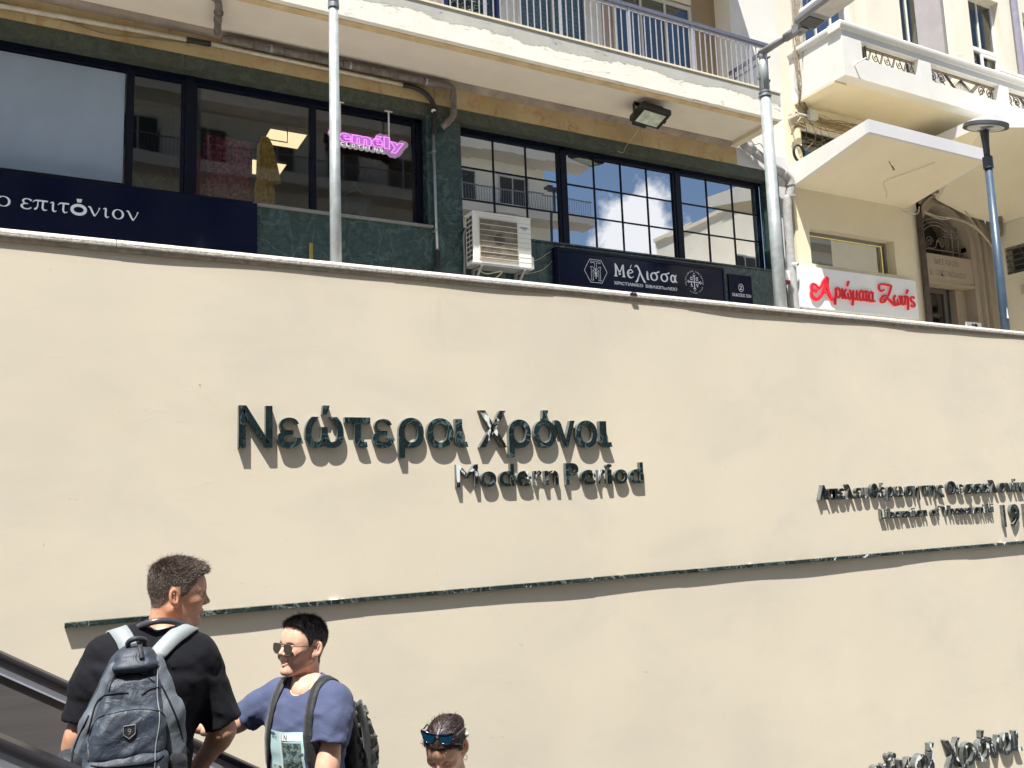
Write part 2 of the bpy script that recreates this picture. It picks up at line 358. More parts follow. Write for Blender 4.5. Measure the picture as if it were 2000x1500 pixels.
M['iron'] = simple('wrought_iron', (0.10, 0.085, 0.085), 0.6, var=0.3, scale=30)
M['railwhite'] = simple('rail_white_metal', (0.46, 0.46, 0.50), 0.35, 0.3, var=0.15, scale=25)
M['railtop'] = simple('rail_top', (0.15, 0.155, 0.20), 0.4, 0.2, var=0.15, scale=20)
M['shutter'] = simple('roller_blind', (0.20, 0.25, 0.235), 0.6, var=0.12, scale=4)
M['frame_pale'] = simple('pale_frame', (0.55, 0.55, 0.52), 0.45, var=0.1)
M['cable'] = simple('cable_grey', (0.20, 0.155, 0.10), 0.8, var=0.4, scale=10)
M['cablelite'] = simple('cable_pale', (0.50, 0.44, 0.34), 0.8, var=0.2, scale=10)
M['pave'] = simple('pavement', (0.44, 0.42, 0.38), 0.85, var=0.15, scale=2, bmp=0.3, bscale=30)
M['asphalt'] = simple('asphalt', (0.055, 0.055, 0.055), 0.9, var=0.3, scale=3, bmp=0.5, bscale=60)
M['floor'] = simple('pit_floor', (0.13, 0.13, 0.13), 0.7, var=0.15, scale=2, bmp=0.1)
# balcony edge: paint that has washed grey above and flaked white below
def fascia_mat():
    m, t, b = new_mat('flaking_fascia')
    c = t.nodes.new('ShaderNodeTexCoord'); s = t.nodes.new('ShaderNodeSeparateXYZ'); t.links.new(c.outputs['Object'], s.inputs[0])
    edge = mathn(t, 'ADD', s.outputs['Z'], mathn(t, 'MULTIPLY', mathn(t, 'SUBTRACT', noise(t, 1.1, 6, 0.6, 0.4, (1, 1, 0.3)), 0.5), 0.42))
    edge = mathn(t, 'ADD', edge, mathn(t, 'MULTIPLY', mathn(t, 'SUBTRACT', noise(t, 16, 5, 0.7, 0.5, (1, 1, 2.0), off=(4, 4, 4)), 0.5), 0.10))
    f = mathn(t, 'MULTIPLY', mathn(t, 'SUBTRACT', edge, 5.53), 60, True)
    grey = ramp(t, noise(t, 2.3, 7, 0.65), [(0.3, (0.40, 0.395, 0.36)), (0.7, (0.50, 0.49, 0.44))])
    wht = ramp(t, noise(t, 2.0, 7, 0.65), [(0.3, (0.74, 0.71, 0.62)), (0.7, (0.80, 0.78, 0.71))])
    col = mixn(t, f, wht, grey)
    scar = mathn(t, 'MULTIPLY', mathn(t, 'SUBTRACT', noise(t, 7, 9, 0.7, 1.5, (0.45, 1, 1.6), off=(1, 9, 3)), 0.60, True), 12, True)
    col = mixn(t, mathn(t, 'MULTIPLY', scar, 0.9), col, (0.27, 0.24, 0.20))
    t.links.new(col, b.inputs['Base Color']); b.inputs['Roughness'].default_value = 0.85
    bump(t, b, mathn(t, 'ADD', f, mathn(t, 'MULTIPLY', scar, -1.0)), 0.5, 0.008); return m
M['fascia'] = fascia_mat()
def beam_mat():
    m, t, b = new_mat('stained_ochre_beam')
    base = ramp(t, noise(t, 1.2, 6, 0.6), [(0.3, (0.40, 0.29, 0.14)), (0.7, (0.55, 0.43, 0.25))])
    drip = mathn(t, 'MULTIPLY', mathn(t, 'SUBTRACT', noise(t, 9.0, 8, 0.75, 0.3, (1.0, 1, 0.30)), 0.57, True), 7, True)
    blotch = mathn(t, 'MULTIPLY', mathn(t, 'SUBTRACT', noise(t, 2.4, 8, 0.7, 1.2, (1, 1, 1.5), off=(5, 2, 2)), 0.53, True), 9, True)
    col = mixn(t, mathn(t, 'MULTIPLY', drip, 0.8), base, (0.16, 0.085, 0.035))
    col = mixn(t, mathn(t, 'MULTIPLY', blotch, 0.6), col, (0.40, 0.19, 0.06))
    t.links.new(col, b.inputs['Base Color']); b.inputs['Roughness'].default_value = 0.8
    bump(t, b, noise(t, 14, 7, 0.65), 0.35, 0.006); return m
M['beam'] = beam_mat()

# ------------------------------------------------------------------ ground
ST = 1.0            # street level
tag(MB().box(-40, 60, -16, -0.02, -6.2, -6.0).build('pit_floor', M['floor']), kind='structure')
tag(MB().box(-40, 60, 0.30, 4.9, 0.6, ST).build('pavement', M['pave']), kind='structure')
tag(MB().box(-60, 80, -60, -16.0, 0.3, ST - 0.12).build('road', M['asphalt']), kind='structure')
tag(MB().box(-60, 80, -20.0, -16.0, 0.885, ST).build('far_pavement', M['pave']), kind='structure')
tag(MB().box(-40, 60, -16.3, -16.0, -6.2, 0.3).build('pit_back_wall', M['wall']), kind='structure')
tag(MB().box(-300, 300, -300, 300, -8.2, -8.0).build('ground', M['pave']), kind='structure')

# ------------------------------------------------------------------ retaining wall
wall = thing('retaining_wall', (0, 0, -6.0), 'large sand-coloured rendered wall carrying the raised lettering', 'wall')
nx, nz = 300, 84
xs = np.linspace(-14, 24, nx); zs = np.linspace(-6.0, 1.985, nz)
def und(x, z):
    return 0.0035 * np.sin(1.9 * x + 0.6 * z) + 0.0035 * np.sin(0.93 * x + 1.3) + 0.0018 * np.sin(4.3 * x - 1.1 * z + 0.5) + 0.0015 * np.sin(3.1 * z + x)
V = [(x, float(und(x, z)), z) for z in zs for x in xs]
Fc = [(j * nx + i, j * nx + i + 1, (j + 1) * nx + i + 1, (j + 1) * nx + i) for j in range(nz - 1) for i in range(nx - 1)]
n0 = len(V); V += [(-14, 0.28, -6), (24, 0.28, -6), (24, 0.28, 1.985), (-14, 0.28, 1.985)]
Fc += [(n0 + 1, n0, n0 + 3, n0 + 2), (n0, 0, (nz - 1) * nx, n0 + 3), (nx - 1, n0 + 1, n0 + 2, nz * nx - 1), (nz * nx - nx, nz * nx - 1, n0 + 2, n0 + 3)]
mesh_obj('wall_face', V, Fc, M['wall'], wall, True)
MB().box(-14, 24, -0.013, 0.27, 1.978, 2.012).build('coping_bed', M['fillet'], wall)
bounds = [-13.9, -11.2, -8.4, -5.7, -2.9, 0.43, 2.62, 4.25, 5.9, 7.60, 9.3, 11.0, 12.8, 14.6, 17, 20, 23.9]
for a, b_ in zip(bounds[:-1], bounds[1:]):
    j = random.uniform(-0.003, 0.003)
    prof = [(-0.020 + j, 2.0125), (-0.027 + j, 2.020), (-0.030 + j, 2.042), (-0.024 + j, 2.062), (-0.008 + j, 2.072), (0.29, 2.072), (0.29, 2.0125)]
    o = MB().prism(prof, 'x', a + 0.003, b_ - 0.003).build('coping_stone', M['coping'], wall)
# tar blob stuck on the coping edge
tb = MB()
for k in range(5): tb.tube([(5.17 + k * 0.014, -0.030, 2.05 + 0.004 * (k % 2)), (5.178 + k * 0.014, -0.044, 2.034)], [0.016, 0.009], 7)
tag(tb.build('tar_blob', M['black'], base=(5.2, -0.03, 2.04)), 'small black lump stuck on the edge of the pale coping', 'lump')

# ------------------------------------------------------------------ raised marble writing
t1 = thing('marble_lettering', (3.1, 0, 0.5), 'large dark green marble letters reading Νεώτεροι Χρόνοι on the sand wall', 'lettering')
row1 = list(zip('Νεώτεροι', [(1.33, 1.59), (1.63, 1.82), (1.85, 2.17), (2.18, 2.40), (2.42, 2.61), (2.65, 2.88), (2.91, 3.16), (3.18, 3.30)])) + \
       list(zip('Χρόνοι', [(3.41, 3.69), (3.71, 3.94), (3.97, 4.21), (4.20, 4.42), (4.43, 4.67), (4.70, 4.84)]))
for i, (ch, (a, b_)) in enumerate(row1):
    letter(ch, a, b_, 0.505, 0.305, 0.012, 0.062, M['letter2'] if ch == 'Χ' else M['letter'], t1, 0.016)
t2 = thing('marble_lettering', (4.2, 0, 0.15), 'small veined marble letters reading Modern Period below the larger line', 'lettering')
row2 = zip('ModernPeriod', [(3.18, 3.39), (3.42, 3.57), (3.6, 3.75), (3.78, 3.93), (3.96, 4.04), (4.07, 4.22), (4.3, 4.44), (4.47, 4.63), (4.66, 4.74), (4.76, 4.82), (4.85, 5.0), (5.03, 5.19)])
for i, (ch, (a, b_)) in enumerate(row2):
    letter(ch, a, b_, 0.148, 0.205, 0.012, 0.058, M['letter'] if ch in 'Piod' else M['letter2'], t2, 0.0 if ch == 'M' else 0.004)
def spread(s, x0, x1, z, cap, parent, mats, off=0.003, depth=0.056, narrow=1.0):
    """letters set out like the font does, fitted between x0 and x1"""
    adv = []
    for i in range(len(s)):
        v, _ = glyph_mesh(s[:i + 1] + '|', 0, 0.1); adv.append(v[:, 0].max())
    widths = []
    for i, ch in enumerate(s):
        if ch == ' ': continue
        v, _ = glyph_mesh(ch, 0, 0.1); st = adv[i - 1] if i else glyph_mesh('|', 0, 0.1)[0][:, 0].max()
        widths.append((ch, st + v[:, 0].min(), st + v[:, 0].max()))
    m0 = widths[0][1]; m1 = widths[-1][2]; k = (x1 - x0) / (m1 - m0)
    for i, (ch, a, b_) in enumerate(widths):
        letter(ch, x0 + (a - m0) * k, x0 + (b_ - m0) * k, z, cap, 0.012, depth, mats[i % len(mats)], parent, off)
t3 = thing('marble_lettering', (9.5, 0, -0.09), 'small dark marble letters of the Greek line Απελευθέρωση της Θεσσαλονίκης', 'lettering')
spread('Απελευθέρωση', 7.58, 9.26, -0.09, 0.155, t3, [M['letter'], M['letter2']])
spread('της', 9.31, 9.71, -0.09, 0.155, t3, [M['letter']])
spread('Θεσσαλονίκης', 9.77, 11.62, -0.09, 0.155, t3, [M['letter'], M['letter2'], M['letter']])
t4 = thing('marble_lettering', (9.6, 0, -0.33), 'smallest marble letters reading Liberation of Thessaloniki above the rail', 'lettering')
spread('Liberation of Thessaloniki', 8.55, 10.64, -0.335, 0.118, t4, [M['letter2'], M['letter']], 0.0)
t5 = thing('marble_lettering', (11.2, 0, -0.5), 'marble year numerals cut by the right edge of the photo', 'lettering')
spread('1912', 10.83, 11.62, -0.52, 0.27, t5, [M['letter']], 0.02)
t6 = thing('marble_lettering', (9.0, 0, -3.2), 'large marble letters at the lower right corner ending in Χρόνοι', 'lettering')
for ch, (a, b_) in list(zip('Χρόνοι', [(9.24, 9.52), (9.54, 9.77), (9.80, 10.04), (10.03, 10.25), (10.26, 10.50), (10.53, 10.67)])) + \
                   list(zip('Ρωμαϊκοί', [(7.16, 7.38), (7.41, 7.71), (7.75, 7.97), (8.00, 8.24), (8.27, 8.41), (8.45, 8.66), (8.70, 8.94), (8.96, 9.09)])):
    letter(ch, a, b_, -3.215, 0.305, 0.012, 0.075, M['letter2'], t6, 0.016)
# timeline rail of dark marble lengths
rail = thing('marble_rail', (0.16, 0, -0.73), 'long thin dark marble rail with white veins under the lettering', 'wall rail')
xb = [0.165]
while xb[-1] < 20: xb.append(xb[-1] + random.choice([1.02, 1.22, 0.92, 1.12]))
for a, b_ in zip(xb[:-1], xb[1:]):
    j = random.uniform(-0.0015, 0.0015)
    bevel(MB().box(a + 0.001, b_ - 0.001, -0.047 + j, 0.02, -0.754 + j, -0.718 + j).build('rail_piece', M['strip'], rail), 0.002, 1)

# ------------------------------------------------------------------ marble-clad shop building
B1 = thing('corner_building', (3, 4.25, ST), 'older block with green marble shopfront under a flaking cream balcony', 'building')
FY = 4.25; GY = 4.46
def slabs(x0, x1, z0, z1, n, mat=None, y0=FY, y1=FY + 0.2, name='marble_slab', rows=1):
    for r in range(rows):
        for i in range(n):
            a = x0 + (x1 - x0) * i / n; b_ = x0 + (x1 - x0) * (i + 1) / n
            za = z0 + (z1 - z0) * r / rows; zb = z0 + (z1 - z0) * (r + 1) / rows
            j = random.uniform(-0.003, 0.003)
            MB().box(a + 0.0015, b_ - 0.0015, y0 + j, y1, za + 0.0015, zb - 0.0015).build(name, mat or M['gmarble'], B1)
slabs(-6, 2.36, ST, 3.30, 6, rows=2)
slabs(2.36, 4.80, ST, 3.98, 2, rows=2)
slabs(4.80, 5.36, ST, 5.70, 1, rows=3)
slabs(5.36, 11.56, ST, 3.98, 5, rows=2)
slabs(11.56, 11.86, ST, 5.70, 1, rows=3)
slabs(-6, 11.86, 5.70, 5.90, 12, M['gmarble_lint'])
for a, b_ in ((-6, 4.8), (5.36, 11.56)):      # underside of the lintel over the windows
    n = int((b_ - a) / 1.2) + 1
    for i in range(n):
        MB().box(a + (b_ - a) * i / n + .0015, a + (b_ - a) * (i + 1) / n - .0015, FY + 0.203, 4.62, 5.715, 5.74).build('marble_slab', M['gmarble_lint'], B1)
MB().box(2.30, 4.86, 4.19, 4.46, 3.982, 4.012).build('window_sill', simple('grey_sill', (0.20, 0.21, 0.20), 0.6), B1)
MB().box(5.36, 11.56, 4.22, 4.46, 3.982, 4.008).build('window_sill', M['gmarble'], B1)
MB().box(-6, 10.86, FY - 0.012, 4.6, 5.902, 6.222).build('beam', M['beam'], B1)
MB().box(10.862, 12.14, FY - 0.014, 4.6, 5.902, 6.222).build('beam', M['greyw'], B1)
MB().box(10.96, 12.14, FY + 0.002, 5.2, 6.224, 11.5).build('pier', M['white'], B1)
MB().box(11.87, 12.14, FY + 0.06, 4.6, ST, 5.9).build('pier', M['greyw'], B1)
# balcony
MB().box(-6, 10.85, 3.10, 3.20, 6.262, 6.735).build('balcony_fascia', M['fascia'], B1, base=None)
def soffit_mat():
    m, t, b = new_mat('flaking_soffit')
    c = ramp(t, noise(t, 1.5, 6, 0.6), [(0.3, (0.70, 0.63, 0.54)), (0.7, (0.78, 0.71, 0.61))])
    g = t.nodes.new('ShaderNodeTexCoord'); sp_ = t.nodes.new('ShaderNodeSeparateXYZ'); t.links.new(g.outputs['Object'], sp_.inputs[0])
    front = mathn(t, 'SUBTRACT', 0.17, mathn(t, 'MULTIPLY', mathn(t, 'ADD', sp_.outputs['Y'], 1.05), 0.20), True)
    fl_ = mathn(t, 'MULTIPLY', mathn(t, 'SUBTRACT', mathn(t, 'ADD', noise(t, 7, 7, 0.66, 0.8, (0.7, 1.8, 1), off=(2, 2, 2)), mathn(t, 'MULTIPLY', front, 0.6)), 0.735, True), 30, True)
    c = mixn(t, mathn(t, 'MULTIPLY', fl_, 0.75), c, (0.30, 0.22, 0.13))
    t.links.new(c, b.inputs['Base Color']); b.inputs['Roughness'].default_value = 0.9; bump(t, b, fl_, -0.6, 0.006); return m
MB().box(-6, 10.845, 3.202, 4.6, 6.285, 6.62).build('balcony_slab', soffit_mat(), B1)
MB().box(-6, 10.847, 3.18, 3.30, 6.245, 6.284).build('soffit_margin', simple('ochre_margin', (0.62, 0.47, 0.27), 0.85, var=0.2, scale=4), B1)
MB().box(10.70, 10.852, 3.302, 4.24, 6.215, 6.284).build('soffit_margin', plaster('peeling_margin', (0.66, 0.58, 0.44), amt=0.7, bs=0.8, grey=(0.25, 0.22, 0.18)), B1)
MB().box(-6, 10.87, 3.085, 3.32, 6.737, 6.765).build('balcony_kerb', M['cream'], B1)
# brown strip along soffit / beam, coloured in as the shadow gap
cv = [(4.236, 6.22), (4.236, 6.286), (4.14, 6.286)] + [(4.236 - 0.096 * math.cos(a), 6.19 + 0.096 * math.sin(a)) for a in np.linspace(1.2, 0.35, 5)]
MB().prism([(4.237, 6.20), (4.237, 6.285), (4.15, 6.285), (4.165, 6.262), (4.19, 6.235)], 'x', -6, 10.69).build('soffit_margin', simple('painted_shadow_gap', (0.30, 0.25, 0.21), 0.9, var=0.3, scale=3), B1)
# railing
RL = tag(MB().box(-6, 10.85, 3.17, 3.235, 7.600, 7.660).build('balcony_railing', M['railtop'], B1))
MB().box(-6, 10.83, 3.19, 3.215, 7.555, 7.575).build('lower_rail', M['railwhite'], RL)
MB().box(-6, 10.83, 3.19, 3.215, 6.80, 6.82).build('lower_rail', M['railwhite'], RL)
MB().box(10.80, 10.85, 3.237, 4.25, 7.600, 7.655).build('top_rail', M['railtop'], RL)
MB().box(10.815, 10.84, 3.237, 4.25, 7.46, 7.485).build('lower_rail', M['railtop'], RL)  # return rail coloured dark for its shaded side
b0 = MB().box(-6, -5.986, 3.195, 3.209, 6.766, 7.56).build('baluster', M['railwhite'], RL)
x = -6 + 0.112
while x < 10.80:
    copy_part(b0, dx=x + 6); x += 0.112
b1 = MB().box(10.82, 10.834, 3.30, 3.314, 6.766, 7.60).build('baluster', M['railtop'], RL)  # return balusters take the dark colour to imitate their backlit shade
for k in range(1, 8): copy_part(b1, dy=0.115 * k)
p0 = MB().box(-4.8, -4.765, 3.185, 3.22, 6.766, 7.60).build('rail_post', M['railwhite'], RL)
for k in range(1, 13): copy_part(p0, dx=1.26 * k)
# upper storey behind the railing
UY = 4.60
MB().box(-6, 5.3, UY, 5.0, 6.62, 11.5).build('upper_wall', M['cream2'], B1)
MB().box(10.35, 10.98, UY + 0.05, 5.0, 6.62, 11.5).build('upper_wall', M['brownw'], B1)
MB().box(5.3, 10.35, UY, 5.0, 9.05, 11.5).build('upper_wall', M['cream2'], B1)
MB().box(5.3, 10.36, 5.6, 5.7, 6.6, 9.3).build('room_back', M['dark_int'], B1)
MB().box(-6, 10.96, 3.35, 4.58, 9.65, 9.9).build('upper_slab', M['soffit'], B1)
def door(x0, x1, z0, z1, y, glassm, framem, blind=None, cols=1, parent=B1, fw=0.06, name='balcony_door'):
    f = MB(); f.box(x0, x0 + fw, y - 0.03, y + 0.05, z0, z1); f.box(x1 - fw, x1, y - 0.03, y + 0.05, z0, z1)
    f.box(x0 + fw, x1 - fw, y - 0.03, y + 0.05, z1 - fw, z1); f.box(x0 + fw, x1 - fw, y - 0.03, y + 0.05, z0, z0 + fw)
    o = f.build(name, framem, parent); w = (x1 - x0 - 2 * fw) / cols
    for c in range(cols):
        a = x0 + fw + c * w
        MB().box(a + 0.003, a + w - 0.003, y + 0.005, y + 0.011, z0 + fw + .002, z1 - fw - .002).build('pane', glassm, o)
        if c: MB().box(a - 0.02, a + 0.02, y - 0.02, y + 0.04, z0 + fw, z1 - fw).build('mullion', framem, o)
    if blind:
        bl = MB(); z = z1 - fw
        while z > z0 + 0.1: bl.box(x0 + fw, x1 - fw, y + 0.09, y + 0.10, z - 0.075, z - 0.008); z -= 0.08
        bl.build('roller_blind', blind, o)
    return o
M['glass_d'] = glass('dim_glass', 0.0, (0.75, 0.8, 0.8), 0.0, 0.12)
door(5.30, 6.30, 6.64, 9.0, UY + 0.02, M['glass_d'], simple('blue_frame', (0.03, 0.04, 0.16), 0.4), None, 2)
MB().box(6.30, 6.62, UY, UY + 0.1, 6.64, 9.05).build('door_jamb', M['frame_pale'], B1)
door(6.62, 8.02, 6.64, 9.0, UY + 0.02, M['glass_d'], M['frame_pale'], M['shutter'], 2)
MB().box(8.02, 8.30, UY, UY + 0.1, 6.64, 9.05).build('door_jamb', M['frame_pale'], B1)
MB().box(8.30, 8.56, UY + 0.03, UY + 0.1, 6.64, 9.05).build('wall_strip', simple('taupe_panel', (0.33, 0.26, 0.22), 0.7), B1)
door(8.56, 10.33, 6.64, 9.0, UY + 0.02, M['glass_u'], M['frame_pale'], M['shutter'], 3)
# potted plant standing behind the balcony rail
pl = thing('potted_plant', (5.25, 3.55, 6.64), 'small leafy plant behind the balcony rail at the top edge', 'plant')
MB().tube([(5.25, 3.55, 6.64), (5.25, 3.55, 6.90)], [0.10, 0.14], 14).build('pot', simple('terracotta', (0.30, 0.12, 0.06), 0.8), pl)
lf = MB()
for k in range(320):
    a = random.uniform(0, 6.28); r = random.uniform(0, 0.30) ** 1; z = 6.9 + random.uniform(0, 0.42)
    c = Vector((5.25 + math.cos(a) * r, 3.52 + math.sin(a) * r * 0.8, z)); d = Vector((random.uniform(-1, 1), random.uniform(-1, 1), random.uniform(-.5, 1))).normalized() * random.uniform(0.03, 0.06)
    s_ = d.orthogonal().normalized() * 0.014; lf.add([c, c + d * 0.5 + s_, c + d, c + d * 0.5 - s_], [(0, 1, 2, 3)])
lf.build('foliage', simple('leaf', (0.09, 0.11, 0.03), 0.5, var=0.6, scale=12), pl)

# ---- shop windows
def window(x0, x1, z0, z1, cols, rows, gm, name='window', fw=0.045, parent=B1, bar=0.022, fm=None, y=GY):
    fm = fm or M['navy']; f = MB()
    f.box(x0 - fw, x0, y - 0.035, y + 0.035, z0 - fw, z1 + fw); f.box(x1, x1 + fw, y - 0.035, y + 0.035, z0 - fw, z1 + fw)
    f.box(x0, x1, y - 0.035, y + 0.035, z1, z1 + fw); f.box(x0, x1, y - 0.035, y + 0.035, z0 - fw, z0)
    o = f.build(name, fm, parent); w = (x1 - x0) / cols; h = (z1 - z0) / rows
    for c in range(cols):
        for r in range(rows):
            t = random.uniform(-0.0016, 0.0016); a = x0 + c * w; zb = z0 + r * h
            vs = [(a + .001, y + t, zb + .001), (a + w - .001, y - t, zb + .001), (a + w - .001, y - t * .6, zb + h - .001), (a + .001, y + t * .5, zb + h - .001)]
            mesh_obj('pane', vs, [(0, 1, 2, 3)], gm, o)
    for c in range(1, cols): MB().box(x0 + c * w - bar / 2, x0 + c * w + bar / 2, y - 0.016, y + 0.016, z0, z1).build('glazing_bar', fm, o)
    for r in range(1, rows): MB().box(x0, x1, y - 0.014, y + 0.014, z0 + r * h - bar / 2, z0 + r * h + bar / 2).build('glazing_bar', fm, o)
    return o
window(-3.2, 0.775, 4.115, 5.60, 1, 1, M['glass_c'])
window(0.865, 1.43, 4.10, 5.60, 1, 1, M['glass_c'])
MB().box(1.477, 1.583, GY - 0.06, GY + 0.05, 4.0, 5.70).build('window_post', M['navy'], B1)
window(1.63, 3.12, 4.10, 5.60, 1, 1, M['glass_c'])
window(3.21, 4.66, 4.10, 5.60, 1, 1, M['glass_c'])
MB().box(4.707, 4.80, GY - 0.05, GY + 0.05, 4.0, 5.70).build('window_post', M['navy'], B1)
MB().box(-6, 4.80, GY - 0.05, GY + 0.05, 5.647, 5.713).build('window_head', M['navy'], B1)
MB().box(-6, 4.80, GY - 0.05, GY + 0.05, 4.01, 4.053).build('window_head', M['navy'], B1)
window(5.425, 7.16, 4.075, 5.60, 3, 3, M['glass_r'])
window(7.33, 9.50, 4.075, 5.60, 4, 3, M['glass_r'])
window(9.68, 11.48, 4.075, 5.60, 3, 3, M['glass_r'])
for a, b_ in ((7.207, 7.283), (9.547, 9.633)): MB().box(a, b_, GY - 0.05, GY + 0.05, 4.01, 5.70).build('window_post', M['navy'], B1)
MB().box(5.36, 11.56, GY - 0.05, GY + 0.05, 5.647, 5.713).build('window_head', M['navy'], B1)
# rooms
def room(x0, x1, y0, y1, z0, z1, wm, cm):
    v = [(x0, y0, z0), (x1, y0, z0), (x1, y1, z0), (x0, y1, z0), (x0, y0, z1), (x1, y0, z1), (x1, y1, z1), (x0, y1, z1)]
    mesh_obj('room_shell', v, [(0, 1, 2, 3), (0, 3, 7, 4), (1, 5, 6, 2), (3, 2, 6, 7)], wm, B1)
    mesh_obj('room_ceiling', [(x0, y0, z1 - .004), (x1, y0, z1 - .004), (x1, y1, z1 - .004), (x0, y1, z1 - .004)], [(0, 1, 2, 3)], cm, B1)
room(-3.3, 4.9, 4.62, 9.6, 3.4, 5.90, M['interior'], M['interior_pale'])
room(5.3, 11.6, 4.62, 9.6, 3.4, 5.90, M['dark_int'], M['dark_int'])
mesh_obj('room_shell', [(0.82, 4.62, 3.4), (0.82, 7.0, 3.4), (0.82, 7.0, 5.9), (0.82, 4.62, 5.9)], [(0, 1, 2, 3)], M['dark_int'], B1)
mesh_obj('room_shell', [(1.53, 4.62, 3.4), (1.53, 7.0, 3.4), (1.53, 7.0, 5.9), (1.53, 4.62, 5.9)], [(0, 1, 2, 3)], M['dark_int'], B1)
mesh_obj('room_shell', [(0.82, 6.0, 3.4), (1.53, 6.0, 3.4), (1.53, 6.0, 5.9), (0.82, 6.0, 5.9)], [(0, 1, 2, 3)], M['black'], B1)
MB().box(1.55, 4.85, 4.62, 4.90, 5.50, 5.88).build('ceiling_drop', simple('ceiling_drop_paint', (0.36, 0.31, 0.26), 0.9), B1)
# frosted panel filling the left window
fp = tag(MB().box(-3.18, 0.755, GY - 0.012, GY - 0.006, 4.13, 5.585).build('window_film', simple('pale_blue_film', (0.29, 0.36, 0.47), 0.22, var=0.12, scale=0.8), base=(0, GY, 4.1)),
         'plain pale blue film filling the leftmost shop window', 'window film')
M['lightpanel'] = emit('ceiling_panel', (1.0, 0.80, 0.45), 0.75)
for (a, b_, c, d) in ((2.93, 3.50, 5.98, 6.58), (2.93, 3.50, 7.30, 7.95)):
    t = thing('ceiling_light', ((a + b_) / 2, (c + d) / 2, 5.88), '%s square lit ceiling panel inside the clothes shop, %s' % (('nearer', 'larger in the view') if c < 6.5 else ('farther', 'partly behind the yellow dress')), 'ceiling light')
    MB().box(a, b_, c, d, 5.872, 5.886).build('diffuser', M['lightpanel'], t)
    f = MB(); f.box(a - .02, a, c - .02, d + .02, 5.868, 5.89); f.box(b_, b_ + .02, c - .02, d + .02, 5.868, 5.89); f.box(a, b_, c - .02, c, 5.868, 5.89); f.box(a, b_, d, d + .02, 5.868, 5.89)
    f.build('frame', M['frame_pale'], t)
# garments
rk = thing('clothes_rail', (2.2, 5.05, 5.3), 'black hanging rail inside the clothes shop window', 'clothes rail')
MB().tube([(1.72, 5.0, 5.50), (1.72, 5.0, 5.20), (2.62, 5.0, 5.20)], 0.009, 8).build('bar', M['black'], rk)
MB().tube([(2.95, 5.0, 5.50), (2.95, 5.0, 5.26), (2.55, 5.0, 5.26)], 0.009, 8).build('bar', M['black'], rk)
def cloth_sheet(x0, x1, z0, z1, y, mat, name, label, cat, folds=7, amp=0.03, shape=None, seed=0):
    nx_, nz_ = 60, 24; V = []; rr = random.Random(seed)
    ph = rr.uniform(0, 6)
    for side in (0, 1):
        for j in range(nz_ + 1):
            v = j / nz_
            for i in range(nx_ + 1):
                u = i / nx_; a, b_ = (x0, x1) if shape is None else shape(v)
                x = a + (b_ - a) * u; z = z1 + (z0 - z1) * v
                yy = y + amp * (0.3 + 0.7 * v) * math.sin(folds * 2 * math.pi * u + ph + 0.6 * math.sin(3 * v)) + (0.006 + 0.03 * math.sin(math.pi * u)) * (1 if side else -1)
                V.append((x, yy, z))
    n1_ = (nx_ + 1) * (nz_ + 1); F_ = []
    for j in range(nz_):
        for i in range(nx_):
            q = j * (nx_ + 1) + i; F_ += [(q, q + 1, q + nx_ + 2, q + nx_ + 1), (n1_ + q + nx_ + 1, n1_ + q + nx_ + 2, n1_ + q + 1, n1_ + q)]
    o = mesh_obj(name, V, F_, mat, None, True, base=((x0 + x1) / 2, y, z0)); return tag(o, label, cat)
def lace(name, col, col2, sc=40):
    m, t, b = new_mat(name); n = noise(t, sc, 4, 0.6, 0.5); t.links.new(ramp(t, n, [(0.42, col), (0.62, col2)]), b.inputs['Base Color']); b.inputs['Roughness'].default_value = 0.8
    bump(t, b, n, 0.4, 0.01); return m
cloth_sheet(1.66, 1.98, 4.12, 5.02, 5.25, lace('pink_cloth', (0.62, 0.05, 0.15), (0.75, 0.14, 0.26), 3), 'pink_garment', 'pinkish red garment hanging at the left of the clothes shop window', 'garment', 3, 0.02)
cloth_sheet(1.80, 2.46, 4.12, 5.18, 5.02, lace('wine_lace', (0.12, 0.012, 0.03), (0.62, 0.12, 0.20), 26), 'lace_garment', 'dark wine red lace garment beside the yellow dress', 'garment', 6, 0.03, seed=3)
def dress_shape(v):
    if v < 0.10: return (2.56 - 0.04 * v * 10, 2.66 + 0.06 * v * 10)
    if v < 0.62: return (2.50 - 0.03 * v, 2.72 + 0.12 * (v - 0.1) / 0.5)
    if v < 0.66: return (2.47, 2.70)
    return (2.46, 2.74)
cloth_sheet(2.46, 2.74, 4.12, 5.24, 4.90, lace('mustard_cloth', (0.66, 0.38, 0.06), (0.85, 0.62, 0.15), 16), 'yellow_dress', 'mustard yellow dress on a hanger in the clothes shop window', 'dress', 4, 0.03, dress_shape, 5)
cloth_sheet(3.72, 4.20, 4.12, 4.55, 4.95, lace('blue_top_cloth', (0.05, 0.09, 0.13), (0.08, 0.13, 0.18), 3), 'blue_top', 'dark blue top on a hanger under the pink lit sign', 'garment', 3, 0.02, seed=8)
hg = MB().tube([(3.74, 4.92, 4.56), (3.96, 4.92, 4.68), (4.18, 4.92, 4.56)], 0.008, 6).tube([(3.96, 4.92, 4.68), (3.965, 4.92, 4.74)], 0.004, 6)
tag(hg.build('coat_hanger', simple('hanger_wood', (0.25, 0.15, 0.08), 0.5), base=(3.96, 4.92, 4.6)), 'wooden coat hanger above the dark blue top', 'hanger')
